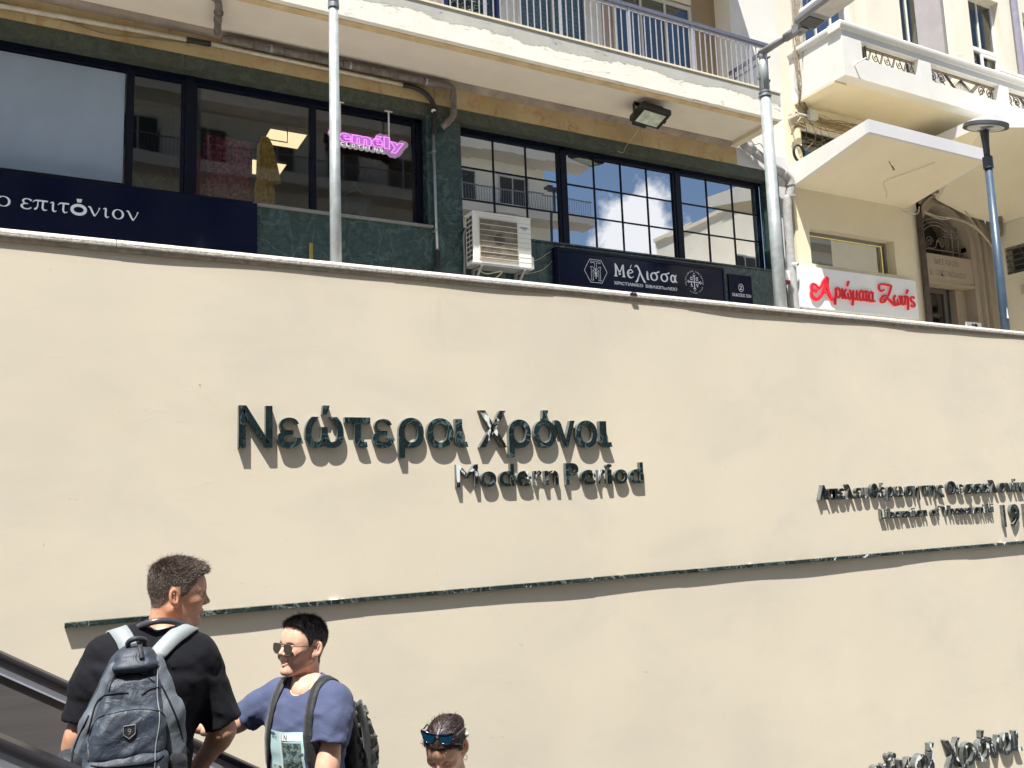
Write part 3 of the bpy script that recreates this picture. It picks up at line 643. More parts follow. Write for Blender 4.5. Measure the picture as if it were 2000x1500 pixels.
# houseplant in the narrow window
hp = MB()
for k in range(60):
    a = random.uniform(-1.2, 1.2); b0_ = Vector((1.12 + random.uniform(-.05, .05), 4.85, 4.02)); tip = b0_ + Vector((math.sin(a) * 0.30, random.uniform(-.15, .15), 0.12 + random.uniform(0, .38)))
    mid = (b0_ + tip) / 2 + Vector((0, 0, 0.09)); s_ = Vector((0.02, 0.01, 0)); hp.add([b0_, mid - s_, tip, mid + s_], [(0, 1, 2, 3)])
tag(hp.build('houseplant', simple('houseplant_leaf', (0.02, 0.07, 0.03), 0.5, var=0.5), base=(1.12, 4.85, 4.0)), 'dark green houseplant behind the narrow shop window', 'plant')

# ------------------------------------------------------------------ signs on the marble front
sg = thing('shop_sign', (0.5, 4.19, 3.5), 'navy fascia sign lettered επιτόνιον in white serif', 'shop sign')
bevel(MB().box(-3.2, 2.355, 4.17, 4.25, 3.31, 3.995).build('board', M['navysign'], sg), 0.004, 1)
def gl_o(s=1): return [ellipse_stroke(0.5, 0.46, 0.42, 0.46, 0.07, 0.20)]
G = {
 'ο': (1.0, [ellipse_stroke(0.5, 0.46, 0.40, 0.45, 0.06, 0.19)]),
 'O': (1.0, [ellipse_stroke(0.5, 0.46, 0.42, 0.42, 0.27, 0.27), [(0.52, 1.17, 0.34), (0.52, 1.50, 0.46)][::1]]),
 'ε': (0.86, [[(0.80, 0.80, 0.19), (0.62, 0.93, 0.09), (0.36, 0.93, 0.09), (0.19, 0.74, 0.17), (0.32, 0.53, 0.09), (0.56, 0.49, 0.07)],
              [(0.56, 0.49, 0.07), (0.26, 0.46, 0.10), (0.10, 0.24, 0.19), (0.28, 0.03, 0.10), (0.60, 0.02, 0.09), (0.80, 0.16, 0.10)]]),
 'π': (1.05, [[(0.0, 0.70, 0.05), (0.14, 0.86, 0.10), (0.34, 0.90, 0.13), (1.02, 0.90, 0.14)],
              [(0.36, 0.86, 0.09), (0.34, 0.45, 0.10), (0.26, 0.15, 0.14), (0.12, 0.06, 0.17)],
              [(0.70, 0.86, 0.16), (0.68, 0.50, 0.16), (0.68, 0.22, 0.16), (0.78, 0.05, 0.12), (0.98, 0.10, 0.05)]]),
 'ι': (0.5, [[(0.02, 0.80, 0.05), (0.22, 0.86, 0.16), (0.22, 0.40, 0.16), (0.24, 0.14, 0.16), (0.34, 0.03, 0.11), (0.48, 0.12, 0.05)]]),
 'τ': (0.84, [[(0.0, 0.70, 0.05), (0.14, 0.86, 0.10), (0.30, 0.90, 0.13), (0.82, 0.90, 0.14)], [(0.42, 0.86, 0.16), (0.40, 0.50, 0.16), (0.40, 0.22, 0.16), (0.52, 0.04, 0.12), (0.72, 0.12, 0.05)]]),
 'ν': (0.92, [[(0.0, 0.86, 0.08), (0.14, 0.84, 0.14), (0.30, 0.45, 0.17), (0.48, 0.04, 0.12)], [(0.48, 0.0, 0.10), (0.68, 0.36, 0.07), (0.80, 0.70, 0.08), (0.84, 0.86, 0.15)]]),
}
wpos = [('ο', -0.58, -0.43), ('ε', -0.335, -0.215), ('π', -0.21, -0.05), ('ι', -0.035, 0.04), ('τ', 0.05, 0.17), ('O', 0.185, 0.355), ('ν', 0.37, 0.505), ('ι', 0.53, 0.60), ('ο', 0.63, 0.765), ('ν', 0.79, 0.93)]
for g, a, b_ in wpos:
    w_, st = G[g]; strokes(MB(), st, a, 3.572, (b_ - a) / w_, 0.128, 4.17).build('letter', M['inkwhite'], sg)

ms = thing('shop_sign', (8.55, 4.1, 3.3), 'navy bookshop sign lettered Μέλισσα with a hexagon emblem and round seal', 'shop sign')
bevel(MB().box(6.86, 10.27, 4.12, 4.248, 3.27, 3.90).build('board', M['navysign'], ms), 0.012, 2)
f = MB(); f.box(6.89, 10.24, 4.108, 4.119, 3.84, 3.87); f.box(6.89, 10.24, 4.108, 4.119, 3.30, 3.325); f.box(6.89, 6.915, 4.108, 4.119, 3.325, 3.84); f.box(10.215, 10.24, 4.108, 4.119, 3.325, 3.84)
f.build('frame', M['navy'], ms)
mb = MB(); y_ = 4.119; bz = 3.532
MEL = [  # x0, x1, strokes
 (7.94, 8.155, [[(0.06, 1.30, 0.06), (0.14, 1.24, 0.17), (0.17, 0.7, 0.20), (0.15, 0.05, 0.22)], [(0.0, 0.02, 0.10), (0.30, 0.02, 0.10)], [(0.20, 1.22, 0.13), (0.36, 0.75, 0.14), (0.50, 0.42, 0.14)], [(0.50, 0.42, 0.13), (0.66, 0.8, 0.13), (0.80, 1.24, 0.13)],
                [(0.86, 1.30, 0.14), (0.84, 0.7, 0.20), (0.88, 0.05, 0.22)], [(0.72, 0.02, 0.10), (1.0, 0.02, 0.10)], [(0.40, 0.34, 0.07), (0.50, 0.22, 0.14), (0.60, 0.34, 0.07)]]),
 (8.195, 8.325, [[(0.95, 0.62, 0.10), (0.60, 0.86, 0.14), (0.22, 0.70, 0.20), (0.12, 0.42, 0.24), (0.25, 0.12, 0.20), (0.62, 0.0, 0.12), (0.98, 0.18, 0.06)], [(0.15, 0.46, 0.07), (0.55, 0.50, 0.10), (0.82, 0.60, 0.07)], [(0.50, 1.05, 0.10), (0.72, 1.40, 0.05)]]),
 (8.345, 8.565, [[(0.02, 1.20, 0.06), (0.16, 1.38, 0.16), (0.34, 1.20, 0.20), (0.60, 0.4, 0.20), (0.86, -0.26, 0.20), (1.0, -0.34, 0.05)], [(0.46, 0.66, 0.12), (0.32, 0.1, 0.14), (0.18, -0.30, 0.19), (0.02, -0.36, 0.08)]]),
 (8.575, 8.640, [[(0.2, 0.82, 0.12), (0.36, 0.80, 0.22), (0.38, 0.35, 0.22), (0.48, 0.05, 0.17), (0.95, 0.04, 0.05)]]),
 (8.655, 8.845, [ellipse_stroke(0.42, 0.40, 0.33, 0.40, 0.12, 0.20), [(0.42, 0.80, 0.14), (0.72, 0.86, 0.12), (1.0, 1.0, 0.16)]]),
 (8.865, 9.055, [ellipse_stroke(0.42, 0.40, 0.33, 0.40, 0.12, 0.20), [(0.42, 0.80, 0.14), (0.72, 0.86, 0.12), (1.0, 1.0, 0.16)]]),
 (9.075, 9.21, [ellipse_stroke(0.38, 0.40, 0.30, 0.38, 0.13, 0.22), [(0.92, 0.86, 0.10), (0.72, 0.5, 0.18), (0.80, 0.12, 0.16), (1.02, 0.02, 0.05)]])]
for a, b_, st in MEL: strokes(MB(), st, a, bz, (b_ - a), 0.155, y_).build('letter', M['inkwhite'], ms)
text_line('small_lettering', 'ΧΡΙCΤΙΑΝΙΚΟ', 7.93, 8.50, 3.395, 0.048, y_, M['inkwhite'], ms, 0.003, 0.008)
text_line('small_lettering', 'ΒΙΒΛΙΟΠωΛΕΙΟ', 8.555, 9.20, 3.395, 0.048, y_, M['inkwhite'], ms, 0.003, 0.008)
mb = MB(); cx, cz, rx, rz = 7.59, 3.575, 0.215, 0.185
hx = [(cx + rx * c_, cz + rz * s_) for c_, s_ in ((-1, 0), (-0.5, 1), (0.5, 1), (1, 0), (0.5, -1), (-0.5, -1))]
for i in range(6):
    a, b_ = hx[i], hx[(i + 1) % 6]; strokes(mb, [[(a[0], a[1], 0.006), (b_[0], b_[1], 0.006)]], 0, 0, 1, 1, y_)
def outl(pts, w=0.0045):
    for i in range(len(pts)):
        a, b_ = pts[i], pts[(i + 1) % len(pts)]; strokes(mb, [[(cx + a[0], cz + a[1], w), (cx + b_[0], cz + b_[1], w)]], 0, 0, 1, 1, y_)
outl([(-.09, .155), (.09, .155), (.09, .125), (.05, .14), (.018, .13), (.018, .04), (-.018, .04), (-.018, .13), (-.05, .14), (-.09, .125)])
outl([(-.10, .07), (-.06, .07), (0, .0), (.06, .07), (.10, .07), (.085, .05), (.085, -.13), (.10, -.15), (.045, -.15), (.055, -.13), (.055, .02), (0, -.05), (-.055, .02), (-.055, -.13), (-.045, -.15), (-.10, -.15), (-.085, -.13), (-.085, .05)])
strokes(mb, [ellipse_stroke(cx, cz + 0.03, 0.010, 0.010, 0.006, 0.006, 10), [(cx, cz - .0, .014), (cx, cz - .12, .010)], [(cx, cz - .02, .004), (cx - .035, cz - .045, .006)], [(cx, cz - .02, .004), (cx + .035, cz - .045, .006)],
             [(cx, cz - .05, .004), (cx - .035, cz - .085, .006)], [(cx, cz - .05, .004), (cx + .035, cz - .085, .006)]], 0, 0, 1, 1, y_)
mb.build('emblem', M['inkwhite'], ms)
mb = MB(); cx, cz = 9.58, 3.578
strokes(mb, [[(cx, cz - .115, .024), (cx, cz - .06, .014), (cx, cz + .06, .014), (cx, cz + .115, .024)], [(cx - .125, cz, .024), (cx - .06, cz, .014), (cx + .06, cz, .014), (cx + .125, cz, .024)],
             [(cx - .025, cz + .125, .010), (cx, cz + .105, .010), (cx + .025, cz + .125, .010)], [(cx - .025, cz - .125, .010), (cx, cz - .105, .010), (cx + .025, cz - .125, .010)],
             [(cx - .135, cz + .025, .010), (cx - .115, cz, .010), (cx - .135, cz - .025, .010)], [(cx + .135, cz + .025, .010), (cx + .115, cz, .010), (cx + .135, cz - .025, .010)]], 0, 0, 1, 1, y_)
for (dx, dz) in ((0, .150), (0, -.150), (.155, 0), (-.155, 0)): mb.disc((cx + dx, y_ - .002, cz + dz), .009, (0, 1, 0), .004, 12)
mb.build('seal', M['inkwhite'], ms)
for ch, dx, dz in (('α', -.085, .03), ('α', .035, .03), ('λ', -.085, -.085), ('ν', .035, -.085)): text_line('seal_letter', ch, cx + dx, cx + dx + .05, cz + dz, .075, y_, M['inkwhite'], ms, 0.003, 0.01)
ring = 'ΧΡΙΣΤΙΑΝΙΚΗ ΑΔΕΛΦΟΤΗΣ ΑΓΙΑ ΛΥΔΙΑ · '
rm = MB()
for i, ch in enumerate(ring):
    if ch == ' ': continue
    a = rad(200 - i * 360 / len(ring)); v, fc = glyph_mesh(ch, 0.01, 1.0, res=2); s_ = 0.020 / 0.7; v2 = v.copy()
    w_ = (v[:, 0].max() + v[:, 0].min()) / 2; lx = (v[:, 0] - w_) * s_; lz = v[:, 1] * s_ + 0.178
    ca, sa = math.cos(a - math.pi / 2), math.sin(a - math.pi / 2)
    rm.add(np.stack([cx + lx * ca - lz * sa, y_ - 0.0015 - v[:, 2] * 0.003, cz + lx * sa + lz * ca], 1).tolist(), fc)
rm.build('seal_ring', M['inkwhite'], ms)

zs_ = thing('shop_sign', (10.7, 4.2, 3.3), 'small dark sign reading ΕΚΔΟΣΕΙΣ ΖΩΗ right of the bookshop sign', 'shop sign')
MB().box(10.44, 10.97, 4.215, 4.245, 3.10, 3.83).build('board', M['navysign'], zs_)
text_line('lettering', 'ΕΚΔΟΣΕΙΣ ΖΩΗ', 10.50, 10.93, 3.44, 0.05, 4.214, M['inkwhite'], zs_, 0.003, 0.006)
mb = MB(); strokes(mb, [ellipse_stroke(10.71, 3.60, 0.056, 0.068, 0.008, 0.008)], 0, 0, 1, 1, 4.214); mb.build('emblem_ring', M['inkwhite'], zs_)
text_line('emblem_letter', 'Z', 10.68, 10.74, 3.565, 0.07, 4.214, M['inkwhite'], zs_, 0.003, 0.012)

# lit acrylic sign hung from the lintel
ns = thing('neon_sign', (3.95, 4.32, 5.1), 'pink lit sign reading femély CLOTHING hanging in front of the shop window', 'lit sign')
pinkE = emit('pink_tube', (0.95, 0.25, 0.85), 0.55); lilac = emit('lilac_face', (0.50, 0.22, 0.72), 0.22)
lilacback = simple('lilac_acrylic', (0.62, 0.42, 0.72), 0.25, var=0.03); greyac = simple('pale_acrylic', (0.62, 0.62, 0.68), 0.3, var=0.03)
# glyph ink boxes along the sign; the backing plate follows the writing, puffed out
def blob_outline(pts, r, n=18):
    """union of discs as separate solid discs, stepped slightly in depth"""
    m = MB()
    for i, (x_, z_) in enumerate(pts): m.tube([(x_, 4.33 - 0.0004 * (i % 9), z_), (x_, 4.342, z_)], r, n)
    return m
pts = [(3.40 + 0.035 * i, 5.205 - 0.0005 * i) for i in range(30)] + [(3.42, 5.26), (3.45, 5.28), (3.47, 5.25), (4.09, 5.26), (4.12, 5.28), (4.17, 5.27), (4.21, 5.28), (4.22, 5.24), (4.45, 5.23), (4.49, 5.225), (4.44, 5.17), (4.41, 5.12), (4.38, 5.08), (4.33, 5.05), (4.28, 5.05), (4.24, 5.08), (4.30, 5.12), (4.36, 5.12)]
blob_outline(pts, 0.055).build('backing', lilacback, ns)
pts2 = [(3.42 + 0.083 * i, 5.075) for i in range(10)] + [(3.46 + 0.083 * i, 5.11) for i in range(9)]
m_ = MB()
for i, (x_, z_) in enumerate(pts2): m_.tube([(x_, 4.3345 - 0.0003 * (i % 9), z_), (x_, 4.346, z_)], 0.048, 18)
m_.build('backing', greyac, ns)
fx = [('f', 3.36, 3.50), ('e', 3.51, 3.68), ('m', 3.69, 3.98), ('é', 3.99, 4.15), ('l', 4.165, 4.255), ('y', 4.26, 4.47)]
for ch, a, b_ in fx:
    v, fcs = glyph_mesh(ch, 0.045, 1.0); w_ = v[:, 0].max() - v[:, 0].min(); s_ = 0.155 / 0.70
    X = a + (v[:, 0] - v[:, 0].min()) * (b_ - a) / w_
    mesh_obj('letter_face', np.stack([X, 4.321 - v[:, 2] * 0.008, 5.125 + v[:, 1] * s_ * (1.0 if ch != 'y' else 0.95)], 1), fcs, lilac, ns)
    # glowing tube along the outline of the letter
    cu = bpy.data.curves.new('glyph', 'FONT'); cu.body = ch; cu.size = 1; cu.offset = 0.05; cu.fill_mode = 'NONE'; cu.bevel_depth = 0.020; cu.resolution_u = 4; cu.bevel_resolution = 1
    ob = bpy.data.objects.new('glyph', cu); COL.objects.link(ob); dg = bpy.context.evaluated_depsgraph_get(); me = bpy.data.meshes.new_from_object(ob.evaluated_get(dg))
    v = np.array([q.co[:] for q in me.vertices]); fcs = [tuple(p.vertices) for p in me.polygons]; bpy.data.objects.remove(ob); bpy.data.curves.remove(cu); bpy.data.meshes.remove(me)
    w_ = v[:, 0].max() - v[:, 0].min(); X = a - .004 + (v[:, 0] - v[:, 0].min()) * (b_ - a + .008) / w_
    mesh_obj('glow_tube', np.stack([X, 4.314 - v[:, 2] * 0.22, 5.125 + v[:, 1] * s_ * (1.0 if ch != 'y' else 0.95)], 1), fcs, pinkE, ns)
for i, ch in enumerate('CLOTHING'):
    a = 3.53 + 0.083 * i; text_line('small_letter', ch, a, a + (0.045 if ch != 'I' else 0.012), 5.062 - 0.0 * i, 0.042, 4.333, emit('white_tube', (0.9, 0.9, 0.9), 0.3) if i == 0 else bpy.data.materials['white_tube'], ns, 0.008, 0.02)
for x_ in (3.53, 4.255):
    MB().box(x_ - 0.011, x_ + 0.011, 4.338, 4.352, 5.22, 5.70).box(x_ - 0.06, x_ + 0.06, 4.325, 4.365, 5.700, 5.714).build('hanger', M['whitepaint'], ns)

# ------------------------------------------------------------------ AC unit
ac = thing('ac_unit', (5.83, 4.1, 3.41), 'white air conditioner outdoor unit on brackets below the grid window', 'air conditioner')
bevel(MB().box(5.365, 6.33, 3.935, 4.20, 3.44, 4.20).build('casing', M['acwhite'], ac), 0.014, 3)
bevel(MB().box(5.357, 6.338, 3.927, 4.208, 4.201, 4.222).build('lid', M['acwhite'], ac), 0.006, 2)
bevel(MB().prism([(3.99, 3.46), (4.19, 3.46), (4.19, 3.66), (4.10, 3.70), (3.99, 3.64)], 'x', 6.331, 6.395).build('valve_cover', M['acwhite'], ac), 0.006, 2)
MB().box(5.362, 6.333, 3.932, 4.203, 3.42, 3.439).build('base', M['lampgrey'], ac)
gx0, gx1, gz0, gz1 = 5.47, 6.085, 3.53, 4.115
bevel(MB().box(gx0 - .02, gx1 + .02, 3.925, 3.934, gz0 - .02, gz1 + .02).build('grille_panel', simple('ac_ivory', (0.62, 0.58, 0.46), 0.5, var=0.05), ac), 0.004, 1)
MB().box(gx0, gx1, 3.919, 3.9245, gz0, gz1).build('grille_recess', M['acdark'], ac)
mb = MB()
for i in range(8): mb.box(gx0, gx1, 3.905, 3.911, gz0 + (gz1 - gz0) * i / 7 - .004, gz0 + (gz1 - gz0) * i / 7 + .004)
for i in range(36): mb.tube([(gx0, 3.914, gz0 + (gz1 - gz0) * (i + .5) / 36), (gx1, 3.914, gz0 + (gz1 - gz0) * (i + .5) / 36)], 0.0016, 4, False)
mb.build('grille_bars', M['acgrille'], ac)
mb = MB().tube([(5.78, 3.918, 3.82), (5.78, 3.9125, 3.82)], 0.09, 20); mb.build('fan_hub', M['acdark'], ac)
for k in range(4):
    a = k * math.pi / 2 + .4; p = Vector((5.78, 3.9155, 3.82)); d = Vector((math.cos(a), 0, math.sin(a))); s_ = Vector((-math.sin(a), 0, math.cos(a)))
    MB().add([p + d * .08 - s_ * .03, p + d * .26 - s_ * .10, p + d * .27 + s_ * .07, p + d * .08 + s_ * .05], [(0, 1, 2, 3)]).build('fan_blade', simple('fan_grey', (0.11, 0.10, 0.09), 0.6) if k == 0 else bpy.data.materials['fan_grey'], ac)
mb = MB()
for i in range(9): mb.box(6.12, 6.325, 3.9325, 3.9345, 3.52 + i * 0.075, 3.523 + i * 0.075)
mb.build('panel_groove', M['lampgrey'], ac)
mb = MB()
for c_ in range(2):
    for r_ in range(9): mb.box(5.3605, 5.364, 3.965 + c_ * 0.10, 4.045 + c_ * 0.10, 3.50 + r_ * 0.075, 3.555 + r_ * 0.075)
mb.build('side_louvre', M['acdark'], ac)
text_line('logo', 'DAIKIN', 6.145, 6.265, 4.045, 0.026, 3.934, simple('logo_blue', (0.01, 0.16, 0.36), 0.5), ac, 0.002, 0.02, slant=0.2)
text_line('logo', 'INVERTER', 6.185, 6.255, 4.02, 0.013, 3.934, bpy.data.materials['logo_blue'], ac, 0.002, 0.01)
for x_ in (5.47, 6.18):
    mb = MB().box(x_, x_ + .035, 3.93, 4.25, 3.395, 3.418).box(x_, x_ + .035, 4.20, 4.248, 3.12, 3.394)
    mb.add([(x_, 3.96, 3.394), (x_ + .035, 3.96, 3.394), (x_ + .035, 4.22, 3.15), (x_, 4.22, 3.15), (x_, 3.99, 3.394), (x_ + .035, 3.99, 3.394), (x_ + .035, 4.22, 3.18), (x_, 4.22, 3.18)], [(0, 1, 2, 3), (7, 6, 5, 4), (0, 3, 7, 4), (1, 5, 6, 2)])
    mb.build('bracket', M['lampgrey'], ac)
tag(MB().tube(crom([(5.37, 4.16, 4.02), (5.33, 4.18, 3.9), (5.34, 4.19, 3.6), (5.33, 4.2, 3.2), (5.35, 4.2, 2.8)], 6), 0.017, 8).build('refrigerant_pipe', M['lampgrey'], base=(5.34, 4.19, 3.0)), 'grey lagged pipe hanging down left of the air conditioner', 'pipe')
tag(MB().tube(crom([(5.50, 4.1, 3.40), (5.62, 4.05, 3.33), (5.85, 4.0, 3.37), (5.70, 4.12, 3.22), (5.5, 4.2, 3.1)], 6), 0.010, 6).build('drain_hose', M['cablelite'], base=(5.6, 4.1, 3.2)), 'thin hose looping under the air conditioner', 'hose')
tag(MB().tube(crom([(6.36, 4.22, 3.62), (6.62, 4.235, 3.70), (6.86, 4.235, 3.86), (7.1, 4.235, 3.97)], 6), 0.004, 5).tube(crom([(6.38, 4.22, 3.44), (6.7, 4.235, 3.55), (6.95, 4.235, 3.80), (7.1, 4.235, 3.97)], 6), 0.004, 5).build('loose_wire', M['cablelite'], base=(6.7, 4.23, 3.7)), 'two thin wires sagging from the air conditioner to the navy sign', 'wire')

# ------------------------------------------------------------------ pipes on the beam
dp = thing('drain_pipe', (3.5, 4.1, 6.1), 'weathered grey jointed drain pipe running along the ochre beam', 'pipe')
segs = np.linspace(1.88, 5.13, 9)
for i, (a, b_) in enumerate(zip(segs[:-1], segs[1:])):
    MB().tube([(a + .004, 4.13, 6.165 + 0.003 * (i % 2)), (b_ - .004, 4.13, 6.165)], 0.052 if i % 2 else 0.049, 14).build('pipe_length', M['pipe'], dp, True)
autosmooth(MB().tube(crom([(5.10, 4.13, 6.165), (5.17, 4.13, 6.16), (5.20, 4.13, 6.10), (5.20, 4.13, 5.80), (5.18, 4.13, 5.70), (5.08, 4.16, 5.58), (5.03, 4.19, 5.53)], 5), 0.046, 14).build('pipe_length', M['pipe'], dp, True))
for p_, q_ in (((5.20, 4.13, 5.98), (5.20, 4.13, 6.04)), ((5.20, 4.13, 5.76), (5.20, 4.13, 5.80)), ((5.12, 4.145, 5.625), (5.09, 4.155, 5.59))): MB().tube([p_, q_], 0.053, 14).build('collar', M['pipe'], dp)
for x_ in (2.5, 3.6, 4.75): MB().tube([(x_, 4.13, 6.165), (x_ + .03, 4.13, 6.165)], 0.057, 14).build('clip', M['galv'], dp)
sp = thing('stub_pipe', (1.75, 3.6, 6.2), 'short grey drain pipe elbow poking down from the soffit at the top', 'pipe')
MB().tube(crom([(1.15, 3.22, 6.23), (1.45, 3.25, 6.22), (1.62, 3.28, 6.21), (1.70, 3.36, 6.20), (1.735, 3.52, 6.18), (1.76, 3.72, 6.16), (1.79, 3.93, 6.14)], 6), 0.045, 14).build('pipe_length', M['pipe'], sp, True)
MB().tube([(1.738, 3.54, 6.178), (1.742, 3.57, 6.175)], 0.058, 14).build('clip', M['pipe'], sp)
MB().tube([(1.75, 3.66, 6.167), (1.757, 3.72, 6.16)], 0.051, 14).build('collar', M['pipe'], sp)
MB().tube([(1.787, 3.91, 6.142), (1.795, 3.96, 6.135)], 0.051, 14).build('collar', M['pipe'], sp)
cd = thing('wall_conduit', (4.9, 4.18, 3.3), 'pale conduit with a black hose bend and metal riser on the marble pier', 'conduit')
MB().tube([(-5, 4.20, 5.90), (1.45, 4.20, 6.085)], 0.030, 10).build('pale_pipe', M['pipe_pale'], cd, True)
MB().tube([(1.45, 4.20, 6.085), (1.75, 4.20, 6.095)], 0.036, 10).build('black_sleeve', M['hose'], cd, True)
MB().tube([(1.75, 4.20, 6.095), (4.45, 4.20, 6.08)], 0.027, 10).build('pale_pipe', M['pipe_pale'], cd, True)
MB().tube(crom([(4.43, 4.20, 6.08), (4.62, 4.19, 6.07), (4.80, 4.18, 5.99), (4.90, 4.17, 5.84), (4.915, 4.17, 5.68), (4.89, 4.18, 5.5), (4.885, 4.19, 5.40)], 6), 0.034, 12).build('black_hose', M['hose'], cd, True)
MB().tube([(4.885, 4.19, 5.41), (4.905, 4.19, 3.62)], 0.022, 12).build('metal_riser', M['galv'], cd, True)
for z_ in (5.12, 3.92): MB().tube([(4.89, 4.19, z_), (4.89, 4.19, z_ + .02)], 0.034, 12).box(4.855, 4.925, 4.20, 4.248, z_, z_ + .02).build('clip', M['galv'], cd)
MB().tube([(4.89, 4.165, 5.74), (4.893, 4.165, 5.765)], 0.0365, 12).build('cable_tie', M['whitepaint'], cd)
MB().tube(crom([(4.905, 4.19, 3.64), (4.905, 4.18, 3.48), (4.87, 4.16, 3.36), (4.78, 4.15, 3.26), (4.6, 4.15, 3.2)], 6), 0.034, 12).build('black_hose', M['hose'], cd, True)
tag(MB().tube(crom([(-1.2, 4.225, 6.14), (0, 4.225, 6.02), (0.5, 4.225, 5.955), (1.1, 4.225, 6.02), (1.5, 4.23, 6.06)], 6), 0.006, 5).build('loose_wire', M['cable'], base=(0, 4.2, 6.0)), 'thin dark wire sagging across the ochre beam at the left', 'wire')
tag(MB().box(3.055, 3.085, 4.235, 4.249, 3.30, 3.56).box(3.09, 3.105, 4.24, 4.249, 3.34, 3.56).build('wall_tag', simple('brass', (0.45, 0.36, 0.10), 0.4, 0.6), base=(3.07, 4.24, 3.4)), 'small yellow strip fixed to the green marble beside the left lamp post', 'bracket')

# grey pipe on the pier, right
gp = thing('downpipe', (11.6, 4.1, 5.6), 'fat light grey pipe slanting over the white pier to an elbow', 'pipe')
gm = simple('light_grey_pipe', (0.36, 0.36, 0.36), 0.6, var=0.2, scale=10)
MB().tube([(10.96, 4.13, 6.26), (11.62, 4.12, 5.95), (11.86, 4.10, 5.82)], 0.075, 16).build('pipe_length', gm, gp, True)
MB().tube([(10.94, 4.13, 6.27), (11.16, 4.127, 6.165)], 0.088, 16).build('socket', gm, gp, True)
MB().tube(crom([(11.83, 4.10, 5.84), (11.97, 4.10, 5.76), (12.0, 4.10, 5.62), (11.97, 4.12, 5.42), (11.93, 4.14, 5.30), (11.92, 4.16, 4.6), (11.92, 4.16, 1.0)], 5), 0.082, 16).build('elbow', gm, gp, True)
for z_ in (5.62, 5.40): MB().tube([(11.99, 4.10, z_), (11.985, 4.10, z_ + .03)], 0.092, 16).build('collar', gm, gp)
MB().tube(crom([(11.02, 4.04, 6.36), (11.1, 4.03, 6.24), (11.25, 4.03, 6.28), (11.35, 4.03, 6.18), (11.5, 4.05, 6.16)], 5), 0.008, 5).build('wire_tie', M['cable'], gp)

# ------------------------------------------------------------------ floodlight under the balcony
fl = thing('floodlight', (8.45, 3.6, 6.28), 'black floodlight with a pale glass mounted under the balcony', 'floodlight')
Mf = Matrix.Rotation(rad(-6), 3, 'Z') @ Matrix.Rotation(rad(8), 3, 'Y') @ Matrix.Rotation(rad(-12), 3, 'X'); c0 = Vector((8.38, 3.52, 6.06))
bevel(MB().obox(c0, 0.27, 0.20, 0.05, Mf).build('housing', M['black'], fl), 0.012, 2)
bevel(MB().obox(c0 + Mf @ Vector((-0.02, 0, 0.085)), 0.19, 0.15, 0.034, Mf).build('heat_sink', M['black'], fl), 0.02, 2)
bevel(MB().obox(c0 + Mf @ Vector((0, -0.0, -0.055)), 0.235, 0.18, 0.0045, Mf).build('rim', M['black'], fl), 0.002, 1)
MB().obox(c0 + Mf @ Vector((0, 0, -0.0615)), 0.195, 0.145, 0.0018, Mf).build('lens', simple('floodlight_glass', (0.55, 0.60, 0.48), 0.15, var=0.3, scale=7), fl)
for s_ in (-1, 1): MB().obox(c0 + Mf @ Vector((s_ * 0.285, 0.02, 0.06)), 0.006, 0.03, 0.10, Mf).build('bracket', M['black'], fl)
MB().obox(c0 + Mf @ Vector((0, 0.02, 0.166)), 0.291, 0.03, 0.006, Mf).build('bracket', M['black'], fl)
MB().obox(c0 + Mf @ Vector((-0.05, 0.24, 0.02)), 0.12, 0.045, 0.045, Mf).build('gear_box', M['black'], fl)
tag(MB().tube(crom([(8.42, 3.78, 6.05), (8.41, 4.0, 5.93), (8.38, 4.22, 5.80), (8.33, 4.235, 5.70), (8.22, 4.235, 5.72)], 6), 0.004, 5).build('floodlight_cable', M['cablelite'], base=(8.4, 3.9, 5.9)), 'thin cable dangling from the floodlight to the beam', 'wire')
